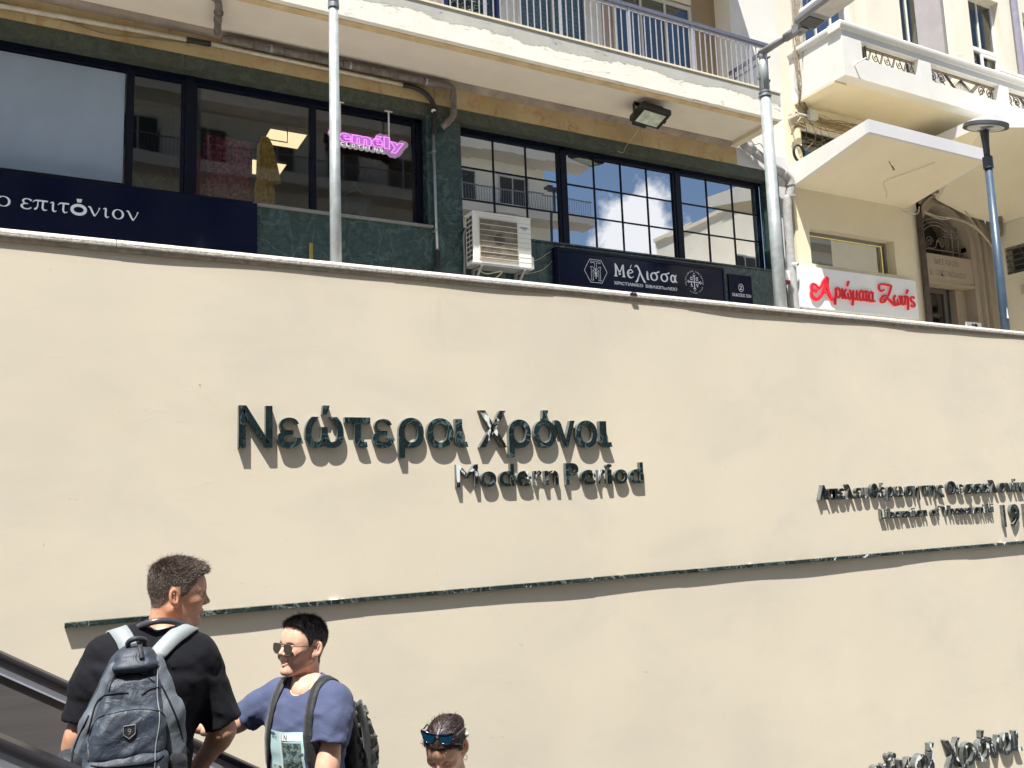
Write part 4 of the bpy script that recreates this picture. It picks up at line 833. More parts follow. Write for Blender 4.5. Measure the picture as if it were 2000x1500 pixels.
# ------------------------------------------------------------------ cream building on the right
B2 = thing('cream_building', (15, 4.25, ST), 'cream 1930s building with a white balcony, canopy and arched stone entrance', 'building')
AY = 4.20
def wallholes(name, x0, x1, z0, z1, y, th, holes, mat, parent):
    """solid wall in the x-z plane with rectangular holes, made of butting blocks in one mesh"""
    xs_ = sorted({x0, x1} | {h[0] for h in holes} | {h[1] for h in holes}); zs2 = sorted({z0, z1} | {h[2] for h in holes} | {h[3] for h in holes})
    bmw = bmesh.new(); vd = {}
    def vert(x, yy, z):
        k = (round(x, 4), round(yy, 4), round(z, 4))
        if k not in vd: vd[k] = bmw.verts.new(k)
        return vd[k]
    inside = lambda a, b_, c, d: any(h[0] <= a + 1e-6 and h[1] >= b_ - 1e-6 and h[2] <= c + 1e-6 and h[3] >= d - 1e-6 for h in holes)
    grid = {}
    for i in range(len(xs_) - 1):
        for j in range(len(zs2) - 1): grid[i, j] = not inside(xs_[i], xs_[i + 1], zs2[j], zs2[j + 1])
    for (i, j), s_ in grid.items():
        if not s_: continue
        a, b_, c, d = xs_[i], xs_[i + 1], zs2[j], zs2[j + 1]
        bmw.faces.new([vert(a, y, c), vert(b_, y, c), vert(b_, y, d), vert(a, y, d)])
        bmw.faces.new([vert(a, y + th, d), vert(b_, y + th, d), vert(b_, y + th, c), vert(a, y + th, c)])
        for (di, dj, q) in ((-1, 0, ((a, c), (a, d))), (1, 0, ((b_, d), (b_, c))), (0, -1, ((b_, c), (a, c))), (0, 1, ((a, d), (b_, d)))):
            if not grid.get((i + di, j + dj), False):
                p_, q_ = q; bmw.faces.new([vert(p_[0], y, p_[1]), vert(q_[0], y, q_[1]), vert(q_[0], y + th, q_[1]), vert(p_[0], y + th, p_[1])])
    bmesh.ops.recalc_face_normals(bmw, faces=bmw.faces); off = root_loc(parent)
    bmesh.ops.translate(bmw, verts=bmw.verts, vec=-off)
    me = bpy.data.meshes.new(name); bmw.to_mesh(me); bmw.free(); me.materials.append(mat)
    o = bpy.data.objects.new(name, me); COL.objects.link(o); o.parent = parent; return o
wallholes('wall', 12.15, 15.66, ST, 7.4, AY, 0.45, [(12.50, 14.86, 4.22, 4.92), (12.50, 14.6, 5.9, 7.0)], M['cream'], B2)
wallholes('wall', 15.66, 18.1, 5.0, 7.4, AY + 0.13, 0.32, [(15.70, 17.35, 5.0, 5.95)], M['stone'], B2)
# lower shop window with a gold edge line given its own glow by emission
o = MB().box(12.50, 14.86, AY + 0.20, AY + 0.26, 4.86, 4.92).box(14.80, 14.86, AY + 0.20, AY + 0.26, 4.22, 4.86).build('window', M['lampgrey'], B2)
MB().box(12.50, 14.72, AY + 0.19, AY + 0.20, 4.831, 4.843).box(14.702, 14.716, AY + 0.19, AY + 0.20, 4.22, 4.831).build('glowing_edge', emit('gold_glow', (0.8, 0.62, 0.22), 0.25), o)
mesh_obj('pane', [(12.5, AY + .215, 4.22), (14.8, AY + .215, 4.22), (14.8, AY + .215, 4.86), (12.5, AY + .215, 4.86)], [(0, 1, 2, 3)], glass('milky_glass', 0.25, (0.55, 0.60, 0.50)), o)
MB().box(12.5, 14.86, AY + 0.30, AY + 0.32, 4.22, 4.92).build('window_backing', simple('pale_green_blind', (0.34, 0.38, 0.29), 0.8, var=0.1), B2)
# upper blind window behind the cables
o = MB().box(12.5, 14.6, AY + .12, AY + .18, 6.92, 7.0).box(12.5, 12.58, AY + .12, AY + .18, 5.9, 6.92).build('window', M['whitepaint'], B2)
mesh_obj('pane', [(12.58, AY + .15, 5.9), (14.6, AY + .15, 5.9), (14.6, AY + .15, 6.92), (12.58, AY + .15, 6.92)], [(0, 1, 2, 3)], glass('teal_glass', 0.16, (0.25, 0.36, 0.38)), o)
MB().box(12.5, 14.6, AY + .30, AY + .32, 5.9, 7.0).build('window_backing', simple('teal_dim', (0.05, 0.10, 0.12), 0.8), B2)
MB().box(12.2, 17.9, AY - 0.07, AY - 0.002, 7.08, 7.20).box(12.2, 17.9, AY - 0.045, AY - 0.002, 7.20, 7.30).build('string_course', M['cream'], B2)
# canopy over the shop
cx0, cx1, cyf, cyb = 12.16, 15.32, 2.45, AY
MB().add([(cx0 + .02, cyb, 5.66), (cx1, cyb, 5.66), (cx1, cyf + .06, 6.02), (cx0 + .02, cyf + .06, 6.02), (cx0 + .02, cyb, 5.78), (cx1, cyb, 5.78), (cx1, cyf + .06, 6.14), (cx0 + .02, cyf + .06, 6.14)],
         [(0, 1, 2, 3), (7, 6, 5, 4), (3, 2, 6, 7), (0, 4, 5, 1), (0, 3, 7, 4), (1, 5, 6, 2)]).build('canopy_slab', M['cream'], B2)
lip = M['white']
MB().prism([(cyb, 5.63), (cyf, 5.985), (cyf, 6.21), (cyb, 6.05)], 'x', cx0 - .06, cx0 + .018).build('canopy_edge', lip, B2)
MB().prism([(cyb, 5.68), (cyf, 6.03), (cyf, 6.21), (cyb, 5.95)], 'x', cx1 + .002, cx1 + .06).build('canopy_edge', lip, B2)
MB().box(cx0 - .06, cx1 + .08, cyf - .07, cyf - .002, 5.985, 6.215).build('canopy_edge', M['greyw'], B2)
tag(MB().tube(crom([(13.35, 3.0, 5.90), (13.36, 2.98, 5.83), (13.40, 2.97, 5.80), (13.42, 2.95, 5.72)], 5), 0.006, 5).tube([(13.37, 2.97, 5.80), (13.44, 2.99, 5.74)], 0.010, 5).build('loose_wire', M['cable'], base=(13.4, 3, 5.8)), 'short frayed wire hanging under the cream canopy, left one', 'wire')
tag(MB().tube(crom([(14.30, 2.75, 5.94), (14.10, 3.1, 5.86), (13.85, 3.45, 5.78), (13.87, 3.55, 5.70), (14.0, 3.6, 5.60), (13.98, 3.62, 5.50)], 6), 0.006, 5).build('loose_wire', M['cablelite'], base=(14, 3.3, 5.7)), 'longer pale wire curling under the cream canopy', 'wire')
# Αρώματα sign
ar = thing('shop_sign', (13.65, 4.1, 3.33), 'white perfume shop sign lettered Αρώματα Ζωής in red script', 'shop sign')
bevel(MB().box(12.05, 15.27, 4.10, 4.196, 3.33, 4.12).build('board', M['signwhite'], ar), 0.01, 2)
red = simple('red_letters', (0.62, 0.006, 0.03), 0.35, var=0.1); redglow = emit('red_halo', (1.0, 0.25, 0.22), 0.2)
A_ = [
 (12.27, 12.85, 3.47, 0.47, [[(0.30, 0.62, 0.10), (0.12, 0.66, 0.13), (0.04, 0.50, 0.12), (0.20, 0.40, 0.10), (0.44, 0.56, 0.09), (0.62, 0.84, 0.13), (0.80, 1.0, 0.16)],
                             [(0.28, 0.60, 0.09), (0.42, 0.52, 0.09)], [(0.80, 1.0, 0.18), (0.76, 0.62, 0.19), (0.84, 0.28, 0.20), (0.94, 0.12, 0.16), (1.02, 0.18, 0.07)],
                             [(0.02, 0.34, 0.12), (0.04, 0.16, 0.16), (0.24, 0.06, 0.16), (0.46, 0.24, 0.13), (0.62, 0.52, 0.15), (0.78, 0.94, 0.16)], [(0.02, 0.34, 0.11), (0.12, 0.42, 0.10), (0.26, 0.34, 0.06)], [(0.50, 0.36, 0.10), (0.82, 0.38, 0.10)]]),
 (12.86, 13.06, 3.57, 0.25, [[(0.42, 0.70, 0.18), (0.30, 0.20, 0.22), (0.10, -0.42, 0.24), (0.22, -0.48, 0.10)], [(0.25, 0.60, 0.14), (0.6, 0.78, 0.18), (0.92, 0.55, 0.20), (0.80, 0.15, 0.18), (0.5, 0.02, 0.16), (0.3, 0.2, 0.12)]]),
 (13.06, 13.16, 3.57, 0.25, [[(0.5, 0.78, 0.20), (0.3, 0.3, 0.22), (0.4, 0.03, 0.20), (1.0, 0.2, 0.10)]]),
 (13.14, 13.34, 3.57, 0.25, [[(0.35, 0.76, 0.18), (0.05, 0.45, 0.22), (0.2, 0.05, 0.20), (0.5, 0.15, 0.16), (0.55, 0.5, 0.12)], [(0.5, 0.15, 0.16), (0.75, 0.02, 0.20), (0.98, 0.35, 0.20), (0.80, 0.76, 0.18)], [(0.52, 1.0, 0.16), (0.80, 1.40, 0.24)]]),
 (13.34, 13.55, 3.57, 0.25, [[(0.30, 0.74, 0.20), (0.18, 0.1, 0.22), (0.02, -0.45, 0.24)], [(0.20, 0.25, 0.16), (0.42, 0.03, 0.18), (0.66, 0.25, 0.16), (0.76, 0.76, 0.18)], [(0.76, 0.76, 0.18), (0.66, 0.25, 0.20), (0.78, 0.02, 0.16), (1.0, 0.15, 0.10)]]),
 (13.54, 13.70, 3.57, 0.25, [[(0.85, 0.66, 0.18), (0.5, 0.78, 0.18), (0.12, 0.45, 0.22), (0.25, 0.04, 0.20), (0.6, 0.12, 0.16), (0.82, 0.5, 0.14)], [(0.88, 0.78, 0.18), (0.76, 0.25, 0.20), (0.86, 0.03, 0.16), (1.05, 0.15, 0.1)]]),
 (13.69, 13.82, 3.57, 0.25, [[(0.0, 0.62, 0.12), (0.25, 0.78, 0.16), (1.0, 0.76, 0.18)], [(0.55, 0.74, 0.18), (0.42, 0.25, 0.20), (0.55, 0.02, 0.18), (0.95, 0.15, 0.1)]]),
 (13.80, 13.97, 3.57, 0.25, [[(0.80, 0.66, 0.18), (0.5, 0.78, 0.18), (0.12, 0.45, 0.22), (0.25, 0.04, 0.20), (0.6, 0.12, 0.16), (0.78, 0.5, 0.14)], [(0.84, 0.78, 0.18), (0.72, 0.25, 0.20), (0.82, 0.03, 0.18), (1.10, 0.12, 0.1)]]),
 (14.10, 14.52, 3.57, 0.38, [[(0.42, 0.72, 0.12), (0.22, 0.62, 0.12), (0.08, 0.72, 0.14), (0.12, 0.94, 0.13), (0.40, 1.0, 0.13), (0.94, 0.97, 0.13)], [(0.94, 0.97, 0.14), (0.80, 0.66, 0.14), (0.60, 0.36, 0.12), (0.30, 0.16, 0.12)],
                             [(0.62, 0.38, 0.10), (0.36, 0.40, 0.13), (0.12, 0.16, 0.15), (0.14, 0.04, 0.12), (0.34, 0.06, 0.11), (0.56, 0.26, 0.12), (0.76, 0.16, 0.15), (1.0, -0.02, 0.16), (1.25, -0.02, 0.12)]]),
 (14.52, 14.74, 3.575, 0.25, [[(0.30, 0.72, 0.18), (0.05, 0.40, 0.20), (0.2, 0.04, 0.20), (0.5, 0.15, 0.14), (0.55, 0.45, 0.12)], [(0.5, 0.15, 0.16), (0.75, 0.02, 0.20), (0.96, 0.35, 0.20), (0.80, 0.74, 0.18)]]),
 (14.74, 14.83, 3.575, 0.25, [[(0.5, 0.76, 0.20), (0.35, 0.3, 0.22), (0.5, 0.03, 0.20), (1.05, 0.2, 0.1)]]),
 (14.83, 15.01, 3.575, 0.25, [[(0.05, 0.66, 0.12), (0.25, 0.72, 0.20), (0.12, 0.05, 0.22)], [(0.22, 0.5, 0.14), (0.5, 0.76, 0.18), (0.68, 0.5, 0.20), (0.5, -0.35, 0.20)], [(0.50, 0.96, 0.16), (0.78, 1.30, 0.24)]]),
 (15.01, 15.17, 3.575, 0.25, [[(0.85, 0.66, 0.20), (0.5, 0.78, 0.16), (0.12, 0.62, 0.18), (0.25, 0.40, 0.18), (0.75, 0.22, 0.20), (0.60, -0.02, 0.20), (0.05, 0.02, 0.18)]])]
mb = MB(); mh = MB()
for a, b_, z_, h_, st in A_:
    strokes(MB(), [[(p[0], p[1], p[2] * 0.76) for p in s] for s in st], a, z_, b_ - a, h_, 4.083, 0.022).build('letter', red, ar)
    strokes(mh, [[(p[0], p[1], p[2] * 0.98) for p in s] for s in st], a, z_, b_ - a, h_, 4.099, 0.003)
mh.build('halo', redglow, ar)
tag(MB().box(11.74, 11.84, 4.14, 4.30, 3.82, 4.0).build('alarm_box', M['whitepaint'], base=(11.8, 4.2, 3.9)), 'small white box with a dark red base left of the perfume sign', 'alarm box')
o = MB().box(11.735, 11.845, 4.135, 4.30, 3.76, 3.816).build('red_base', simple('dark_red', (0.25, 0.01, 0.03), 0.4), bpy.data.objects['alarm_box'])
cc = thing('security_camera', (11.92, 4.1, 4.12), 'small white security camera at the upper left corner of the perfume sign', 'camera')
MB().tube([(11.88, 4.16, 4.13), (11.94, 4.02, 4.10)], 0.035, 12).build('body', M['whitepaint'], cc, True)
MB().tube([(11.94, 4.019, 4.10), (11.943, 4.012, 4.099)], 0.026, 12).build('lens', M['black'], cc)
# drainpipe at the portal edge
tag(MB().tube([(15.60, 4.13, ST), (15.63, 4.13, 5.62)], 0.062, 14).build('brown_downpipe', simple('brown_pipe', (0.085, 0.065, 0.05), 0.6, var=0.4, scale=8), None, True, base=(15.6, 4.13, ST)), 'dark brown downpipe between the cream wall and the stone entrance', 'pipe')
# ---------------- portal
PC, PS = 16.55, 5.10   # arch centre, springing height
def arch_ring(r0, r1, y0, y1, mat, name='arch_moulding'):
    mb = MB(); n = 26; outer = []; inner = []
    pts_o = [(PC + r1 * math.cos(a), PS + r1 * math.sin(a)) for a in np.linspace(0, math.pi, n)]
    pts_i = [(PC + r0 * math.cos(a), PS + r0 * math.sin(a)) for a in np.linspace(0, math.pi, n)]
    pts_o = [(PC + r1, ST)] + pts_o; pts_i = [(PC + r0, ST)] + pts_i
    cl = lambda p: (max(p[0], 15.69), p[1])
    vs = []
    for p in pts_o: vs.append((cl(p)[0], y0, p[1]))
    for p in pts_i: vs.append((cl(p)[0], y0, p[1]))
    for p in pts_o: vs.append((cl(p)[0], y1, p[1]))
    for p in pts_i: vs.append((cl(p)[0], y1, p[1]))
    m_ = len(pts_o); fs = []
    for i in range(m_ - 1):
        fs += [(i, i + 1, m_ + i + 1, m_ + i), (m_ + i, m_ + i + 1, 3 * m_ + i + 1, 3 * m_ + i), (i + 1, i, 2 * m_ + i, 2 * m_ + i + 1)]
    return mb.add(vs, fs).build(name, mat, B2)
arch_ring(1.20, 1.42, 4.16, 4.6, M['stone']); arch_ring(1.15, 1.1985, 4.11, 4.6, M['stone']); arch_ring(1.02, 1.1485, 4.19, 4.6, M['stone'])
arch_ring(0.97, 1.0185, 4.14, 4.6, M['stone']); arch_ring(0.80, 0.9685, 4.22, 4.9, M['stone'])
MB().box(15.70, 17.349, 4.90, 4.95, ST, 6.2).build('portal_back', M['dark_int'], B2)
MB().box(15.72, 17.345, 4.235, 4.89, 4.215, 4.80).build('lintel_block', M['stone'], B2)
MB().box(15.72, 17.345, 4.215, 4.50, 4.165, 4.212).build('lintel_block', M['stone'], B2)
eng = simple('engraved_stone', (0.24, 0.20, 0.15), 0.9, var=0.2)
text_line('engraved_line', 'ΜΕΓΑΡΟΝ', 16.12, 16.90, 4.585, 0.12, 4.234, eng, B2, 0.002)
text_line('engraved_line', 'Δ. ΟΙΚΟΝΟΜΟΥ', 15.92, 17.12, 4.345, 0.12, 4.234, eng, B2, 0.002)
MB().box(17.0, 17.345, 4.45, 4.89, ST, 4.16).build('portal_jamb', M['stone'], B2)
dr = MB().box(15.75, 15.84, 4.52, 4.58, ST, 4.16).box(16.70, 16.80, 4.52, 4.58, ST, 4.16).box(15.84, 16.70, 4.52, 4.58, 4.06, 4.16).build('entrance_door', M['iron'], B2)
mesh_obj('pane', [(15.84, 4.55, ST), (16.7, 4.55, ST), (16.7, 4.55, 4.06), (15.84, 4.55, 4.06)], [(0, 1, 2, 3)], M['glass_c'], dr)
MB().box(16.80, 17.0, 4.60, 4.65, ST, 4.16).build('side_light', simple('slate_panel', (0.05, 0.055, 0.07), 0.4, var=0.4, scale=20), B2)
MB().box(15.86, 16.2, 4.62, 4.63, ST, 3.85).build('door_poster', simple('dim_blue', (0.05, 0.09, 0.12), 0.6), B2)
text_line('house_number', '53', 15.92, 16.02, 3.62, 0.10, 4.545, M['inkwhite'], B2, 0.002, 0.01)
# fan-light grille
gr = MB(); yg = 4.42
for i in range(9):
    pass
gr.box(15.72, 17.33, yg - .015, yg + .015, 4.845, 4.875).box(15.72, 17.33, yg - .012, yg + .012, 4.965, 4.985)
for x_ in (17.02, 17.22): gr.box(x_ - .012, x_ + .012, yg - .012, yg + .012, 4.88, 5.62)
for r_ in (0.70, 0.62, 0.54): gr.tube([(PC + r_ * math.cos(a) * 1.05, yg, 5.02 + r_ * math.sin(a) * 0.92) for a in np.linspace(0, math.pi, 20)], 0.010, 6)
for x_ in (16.80, 16.85, 16.90): gr.box(x_ - .005, x_ + .005, yg - .006, yg + .006, 4.98, 5.50)
for z_ in (5.30, 5.36, 5.42): gr.box(16.70, 17.25, yg - .006, yg + .006, z_ - .005, z_ + .005)
def spiral(c, r, turns, sgn=1, a0=0):
    return [(c[0] + sgn * r * (1 - t) * math.cos(a0 + turns * 2 * math.pi * t), yg, c[1] + r * (1 - t) * math.sin(a0 + turns * 2 * math.pi * t)) for t in np.linspace(0, 0.92, 26)]
for cx_, sg_ in ((15.88, 1), (16.28, 1), (16.66, -1)): gr.tube(spiral((cx_, 5.14), 0.12, 1.8, sg_), 0.009, 6)
gr.tube(crom([(15.9, yg, 5.0), (16.05, yg, 5.2), (16.2, yg, 5.02), (16.45, yg, 5.02), (16.55, yg, 5.2), (16.7, yg, 5.03)], 6), 0.009, 6)
gr.build('fanlight_grille', simple('rusty_iron', (0.24, 0.20, 0.17), 0.7, var=0.3, scale=30), B2)
# cables swagging over the portal
cb = MB()
for k in range(5):
    j = lambda s=0.04: random.uniform(-s, s)
    cb.tube(crom([(15.75, 4.09, 5.62 + j()), (16.2, 4.06, 5.52 + j()), (16.7, 4.05, 5.58 + j()), (17.3, 4.05, 5.45 + j()), (17.75, 4.04, 5.15 + j()), (17.98, 4.05, 4.8 + j(.02)), (18.02, 4.06, 4.4)], 6), 0.008, 5)
cb.tube(crom([(16.5, 4.05, 6.25), (16.9, 4.04, 5.9), (17.3, 4.04, 5.5), (17.8, 4.04, 5.1), (18.02, 4.05, 4.6)], 6), 0.012, 5)
tag(cb.build('cable_bundle', M['cablelite'], base=(17, 4.05, 5.4)), 'pale cables swagging across the stone arch', 'cables')
tag(MB().tube(crom([(14.95, 4.08, 5.56), (15.2, 4.05, 5.50), (15.45, 4.04, 5.52), (15.55, 4.05, 5.68)], 6), 0.014, 6).build('hanging_cable', M['cablelite'], base=(15.2, 4.05, 5.5)), 'pale cable loop at the lower right corner of the canopy', 'cables')
# ---------------- big balcony (parapet with wrought-iron openings)
BX, BYf = 12.34, 2.95
MB().box(BX + .01, 24, BYf + 0.03, AY + .3, 7.40, 7.50).build('big_balcony_slab', M['cream'], B2)
MB().box(BX + .25, 24, BYf + .25, AY + .3, 7.36, 7.398).build('soffit_panel', M['cream'], B2)
holes = [(12.84, 14.42, 7.74, 8.09), (14.77, 16.90, 7.71, 8.08), (17.20, 19.3, 7.70, 8.08), (19.7, 21.8, 7.7, 8.08)]
wallholes('big_balcony_parapet', BX, 24, 7.502, 8.20, BYf, 0.22, holes, M['white'], B2)
wallholes('big_balcony_parapet', BX, 24, 7.33, 7.50, BYf - .002, 0.223, [], M['white'], B2)
MB().box(BX - 0.002, BX + 0.2, BYf + .2225, AY, 7.33, 8.20).build('big_balcony_parapet', M['white'], B2)
mb = MB(); pf = [(BYf + .26, 8.201), (BYf - .02, 8.201), (BYf - .035, 8.24), (BYf - .06, 8.27), (BYf - .065, 8.32), (BYf - .03, 8.36), (BYf + .26, 8.36)]
bevel(mb.prism(pf, 'x', BX - .06, 24).build('coping_moulding', M['white'], B2), 0.01, 2)
bevel(MB().prism([(BX + .24, 8.202), (BX - .02, 8.202), (BX - .035, 8.24), (BX - .058, 8.27), (BX - .063, 8.32), (BX - .03, 8.358), (BX + .24, 8.358)], 'y', BYf + .262, AY).build('coping_moulding', M['white'], B2), 0.01, 2)
bevel(MB().box(16.9, 24, BYf - .04, BYf + .30, 8.362, 8.44).build('coping_moulding', M['white'], B2), 0.012, 2)
MB().box(BX, BX + .3, BYf + .24, AY, 7.30, 7.328).build('soffit_panel', M['cream'], B2)
def iron_panel(x0, x1, z0, z1, kind):
    g = MB(); y = BYf + 0.11; t = 0.008; L = x1 - x0
    for z_ in (z0 + .03, z0 + .06, z1 - .03, z1 - .06): g.box(x0, x1, y - t, y + t, z_ - .006, z_ + .006)
    h = z1 - z0 - .12; zb = z0 + .06
    if kind == 0:
        for i in range(6): g.box(x0 + .03 + .03 * i, x0 + .04 + .03 * i, y - t, y + t, zb, zb + h)
        g.box(x0 + .22, x0 + .245, y - .014, y + .014, z0, z1 + .0)
        x = x0 + 0.26
        while x < x1 - 0.15:
            g.tube([(x, y, zb), (x + .10, y, zb + h)], t, 5); g.tube([(x + .03, y, zb), (x + .13, y, zb + h)], t, 5)
            g.tube([(x + .24 + (.085 * (1 - s_)) * math.cos(s_ * 10 + 2.6), y, zb + h * .5 + (.085 * (1 - s_)) * math.sin(s_ * 10 + 2.6)) for s_ in np.linspace(0, .9, 20)], 0.009, 5)
            g.tube([(x + .34, y, zb), (x + .24, y, zb + h)], t, 5); x += 0.33
    else:
        cx_ = x0 + L * 0.5
        for i in range(13):
            a = rad(30 + i * 10); g.tube([(cx_, y, z1 - .07), (cx_ + math.cos(a) * 0.42, y, max(zb, z1 - .07 - math.sin(a) * 0.40))], 0.006, 5)
        for s_ in (-1, 1):
            for k in range(3): g.tube([(cx_ + s_ * (.20 + .04 * k), y - .01, zb), (cx_ + s_ * (.48 + .04 * k), y - .01, zb + h)], 0.010, 5)
            for q in range(2):
                c_ = cx_ + s_ * (.62 + .26 * q)
                g.tube([(c_ + s_ * (.11 * (1 - u)) * math.cos(u * 12), y, zb + h * .5 + (.11 * (1 - u)) * math.sin(u * 12)) for u in np.linspace(0, .9, 22)], 0.011, 5)
                g.tube(crom([(c_ - .12 * s_, y, zb), (c_ + .02, y, zb + h * .35), (c_ + .13 * s_, y, zb + h)], 5), 0.010, 5)
            g.tube([(cx_ + s_ * 0.98, y, zb), (cx_ + s_ * 0.98, y, zb + h)], 0.008, 5)
    return g.build('iron_panel', M['iron'], B2)
iron_panel(12.84, 14.42, 7.74, 8.09, 0); iron_panel(14.77, 16.90, 7.71, 8.08, 1); iron_panel(17.2, 19.3, 7.70, 8.08, 1); iron_panel(19.7, 21.8, 7.7, 8.08, 0)
tag(MB().tube([(12.60, 2.955, 7.56), (12.62, 2.86, 7.60)], 0.014, 8).tube([(12.62, 2.86, 7.60), (12.74, 2.80, 7.66)], 0.014, 8).build('spout', M['whitepaint'], base=(12.6, 2.9, 7.6)), 'thin white drain spout on the balcony corner', 'spout')
nb = MB()
for k in range(160):
    a = random.uniform(0, 6.28); r = random.uniform(.02, .13); p = Vector((15.72 + math.cos(a) * r, 3.05 + math.sin(a) * r, 8.37 + random.uniform(0, .08))); d = Vector((random.uniform(-1, 1), random.uniform(-1, 1), random.uniform(-.2, .3))).normalized() * .07
    nb.add([p, p + d, p + d + Vector((0, 0, .006)), p + Vector((0, 0, .006))], [(0, 1, 2, 3)])
tag(nb.build('bird_nest', M['cablelite'], base=(15.72, 3.05, 8.37)), 'twiggy nest lying on top of the white balcony parapet', 'nest')
M['glass_g'] = glass('grey_glass', 0.02, (0.7, 0.7, 0.65), 0.0, 0.2)
# upper wall with windows
UW = 4.6
wallholes('upper_wall', 12.15, 24, 7.5, 14.5, UW, 0.5, [(13.3, 14.85, 7.9, 10.8), (16.35, 17.30, 7.9, 11.6), (18.85, 20.05, 9.5, 11.6), (21, 22.2, 9.4, 11.6)], M['cream2'], B2)
door(13.3, 14.85, 7.9, 10.8, UW + .2, glass('blue_glass', 0.25, (0.15, 0.28, 0.5)), M['whitepaint'], None, 3, B2, 0.08, 'window')
MB().box(13.3, 14.85, UW + .47, UW + .49, 7.9, 10.8).build('window_backing', simple('blue_curtain', (0.04, 0.09, 0.20), 0.8), B2)
door(16.35, 17.30, 7.9, 11.6, UW + .2, M['glass_g'], M['whitepaint'], None, 2, B2, 0.08, 'window')
def sash(x0, x1, z0, z1):
    o = door(x0, x1, z0, z1, UW + .2, M['glass_g'], M['whitepaint'], None, 2, B2, 0.06, 'window')
    MB().box(x0 + .06, x1 - .06, UW + .15, UW + .24, z0 + (z1 - z0) * .36, z0 + (z1 - z0) * .36 + .09).build('transom', M['whitepaint'], o)
    f = MB(); a = x0 + .50; f.box(a, a + .06, UW + .12, UW + .165, z0 + .02, z0 + .70); f.box(x1 - .14, x1 - .08, UW + .12, UW + .165, z0 + .02, z0 + .70); f.box(a + .06, x1 - .14, UW + .12, UW + .165, z0 + .64, z0 + .70); f.box(a + .06, x1 - .14, UW + .12, UW + .165, z0 + .02, z0 + .10)
    f.build('open_sash', M['whitepaint'], o)
    MB().box(x0, x1, UW + .46, UW + .48, z0, z1).build('window_backing', M['dark_int'], B2)
sash(18.85, 20.05, 9.5, 11.6); sash(21, 22.2, 9.4, 11.6)
MB().box(16.35, 17.30, UW + .46, UW + .48, 7.9, 11.6).build('window_backing', M['interior'], B2)
MB().box(17.9, 18.4, UW - .16, UW - .002, 8.3, 14.5).build('pilaster', M['cream2'], B2)
MB().box(15.1, 15.6, UW - .10, UW - .002, 8.3, 14.5).build('pilaster', M['cream2'], B2)
# fabric screen between the two balcony doors
sc_ = thing('privacy_screen', (16.1, 4.0, 8.3), 'tall grey cloth screen on the big white balcony', 'screen')
MB().box(16.05, 16.09, 3.42, 3.46, 8.25, 10.75).box(16.05, 16.09, 3.46, 4.05, 10.70, 10.75).build('frame', M['lampgrey'], sc_)
MB().box(16.06, 16.07, 3.465, 4.05, 8.25, 10.695).build('cloth', simple('grey_cloth', (0.36, 0.34, 0.36), 0.9, var=0.1, scale=2), sc_)
tag(MB().box(20.42, 20.52, 4.40, 4.50, 8.3, 14.5).build('corner_downpipe', simple('violet_grey_pipe', (0.30, 0.28, 0.36), 0.5), base=(20.47, 4.45, 8.3)), 'tall violet grey downpipe at the upper right edge', 'pipe')
# ---------------- wing at the far right
B3 = thing('cream_wing', (18.1, 2.5, ST), 'cream wing with a curved white canopy at the right edge', 'building')
def yzwall(name, x, y0, y1, z0, z1, hs, mat, parent, th=0.3):
    o = wallholes(name, y0, y1, z0, z1, 0, th, hs, mat, parent)
    # turn from x-z into y-z: local x -> world y, wall faces -x
    off = root_loc(parent)
    for v in o.data.vertices:
        wx, wy, wz = v.co.x + off.x, v.co.y + off.y, v.co.z + off.z
        v.co = Vector((x + wy, wx, wz)) - off
    o.data.flip_normals(); return o
yzwall('wall', 18.1, 0.3, 4.3, ST, 7.3, [(1.6, 3.95, 4.46, 5.06), (1.8, 3.6, 3.2, 3.95)], M['cream'], B3)
g = MB(); 
for z_ in (4.50, 4.62, 4.74, 4.86, 4.98): g.box(18.12, 18.15, 1.6, 3.95, z_, z_ + .02)
y_g = 1.7
while y_g < 3.9: g.tube([(18.135, y_g, 4.46), (18.135, y_g + .22, 5.06)], 0.009, 5); g.box(18.13, 18.145, y_g, y_g + .015, 4.46, 5.06); y_g += 0.35
g.build('window_grille', M['iron'], B3)
MB().box(18.36, 18.38, 1.5, 4.0, 3.1, 5.1).build('window_backing', M['dark_int'], B3)
cnp = [(x_, y, z_ - 0.21) for x_, y, z_ in [(15.55, 4.2, 6.95), (15.55, 2.52, 7.0), (15.75, 2.44, 7.02), (16.0, 2.38, 6.98), (16.25, 2.20, 6.95), (16.7, 1.95, 6.98), (17.4, 1.70, 7.02), (18.3, 1.55, 7.05), (20, 1.4, 7.05), (24, 1.4, 7.05)]]
mb = MB(); n_ = len(cnp)
vs = [(x_, y, z_) for x_, y, z_ in cnp] + [(x_, y, z_ + .22) for x_, y, z_ in cnp]
mb.add(vs, [(i, i + 1, n_ + i + 1, n_ + i) for i in range(n_ - 1)]); mb.build('canopy_edge', M['greyw'], B3)
mb = MB(); inn = [(15.62, 4.2, 6.4)] * 1 + [(16.3, 4.15, 5.95)] * 2 + [(17.2, 4.1, 5.7)] * 2 + [(18.09, 4.0, 5.60), (18.09, 3.2, 5.62), (18.095, 2.4, 5.7), (20, 2.4, 5.7), (24, 2.4, 5.7)]
mb.add([(a[0] + (.02 if k < 2 else 0), a[1] + .02, a[2] + .01) for k, a in enumerate(cnp)] + inn, [(i, n_ + i, n_ + i + 1, i + 1) for i in range(n_ - 1)]); mb.build('canopy_underside', M['cream'], B3)
MB().add([(a[0], a[1], a[2] + .2199) for a in cnp] + [(24, 4.2, 7.05), (15.55, 4.2, 6.97)], [tuple(range(n_ + 2))]).build('canopy_top', M['white'], B3)
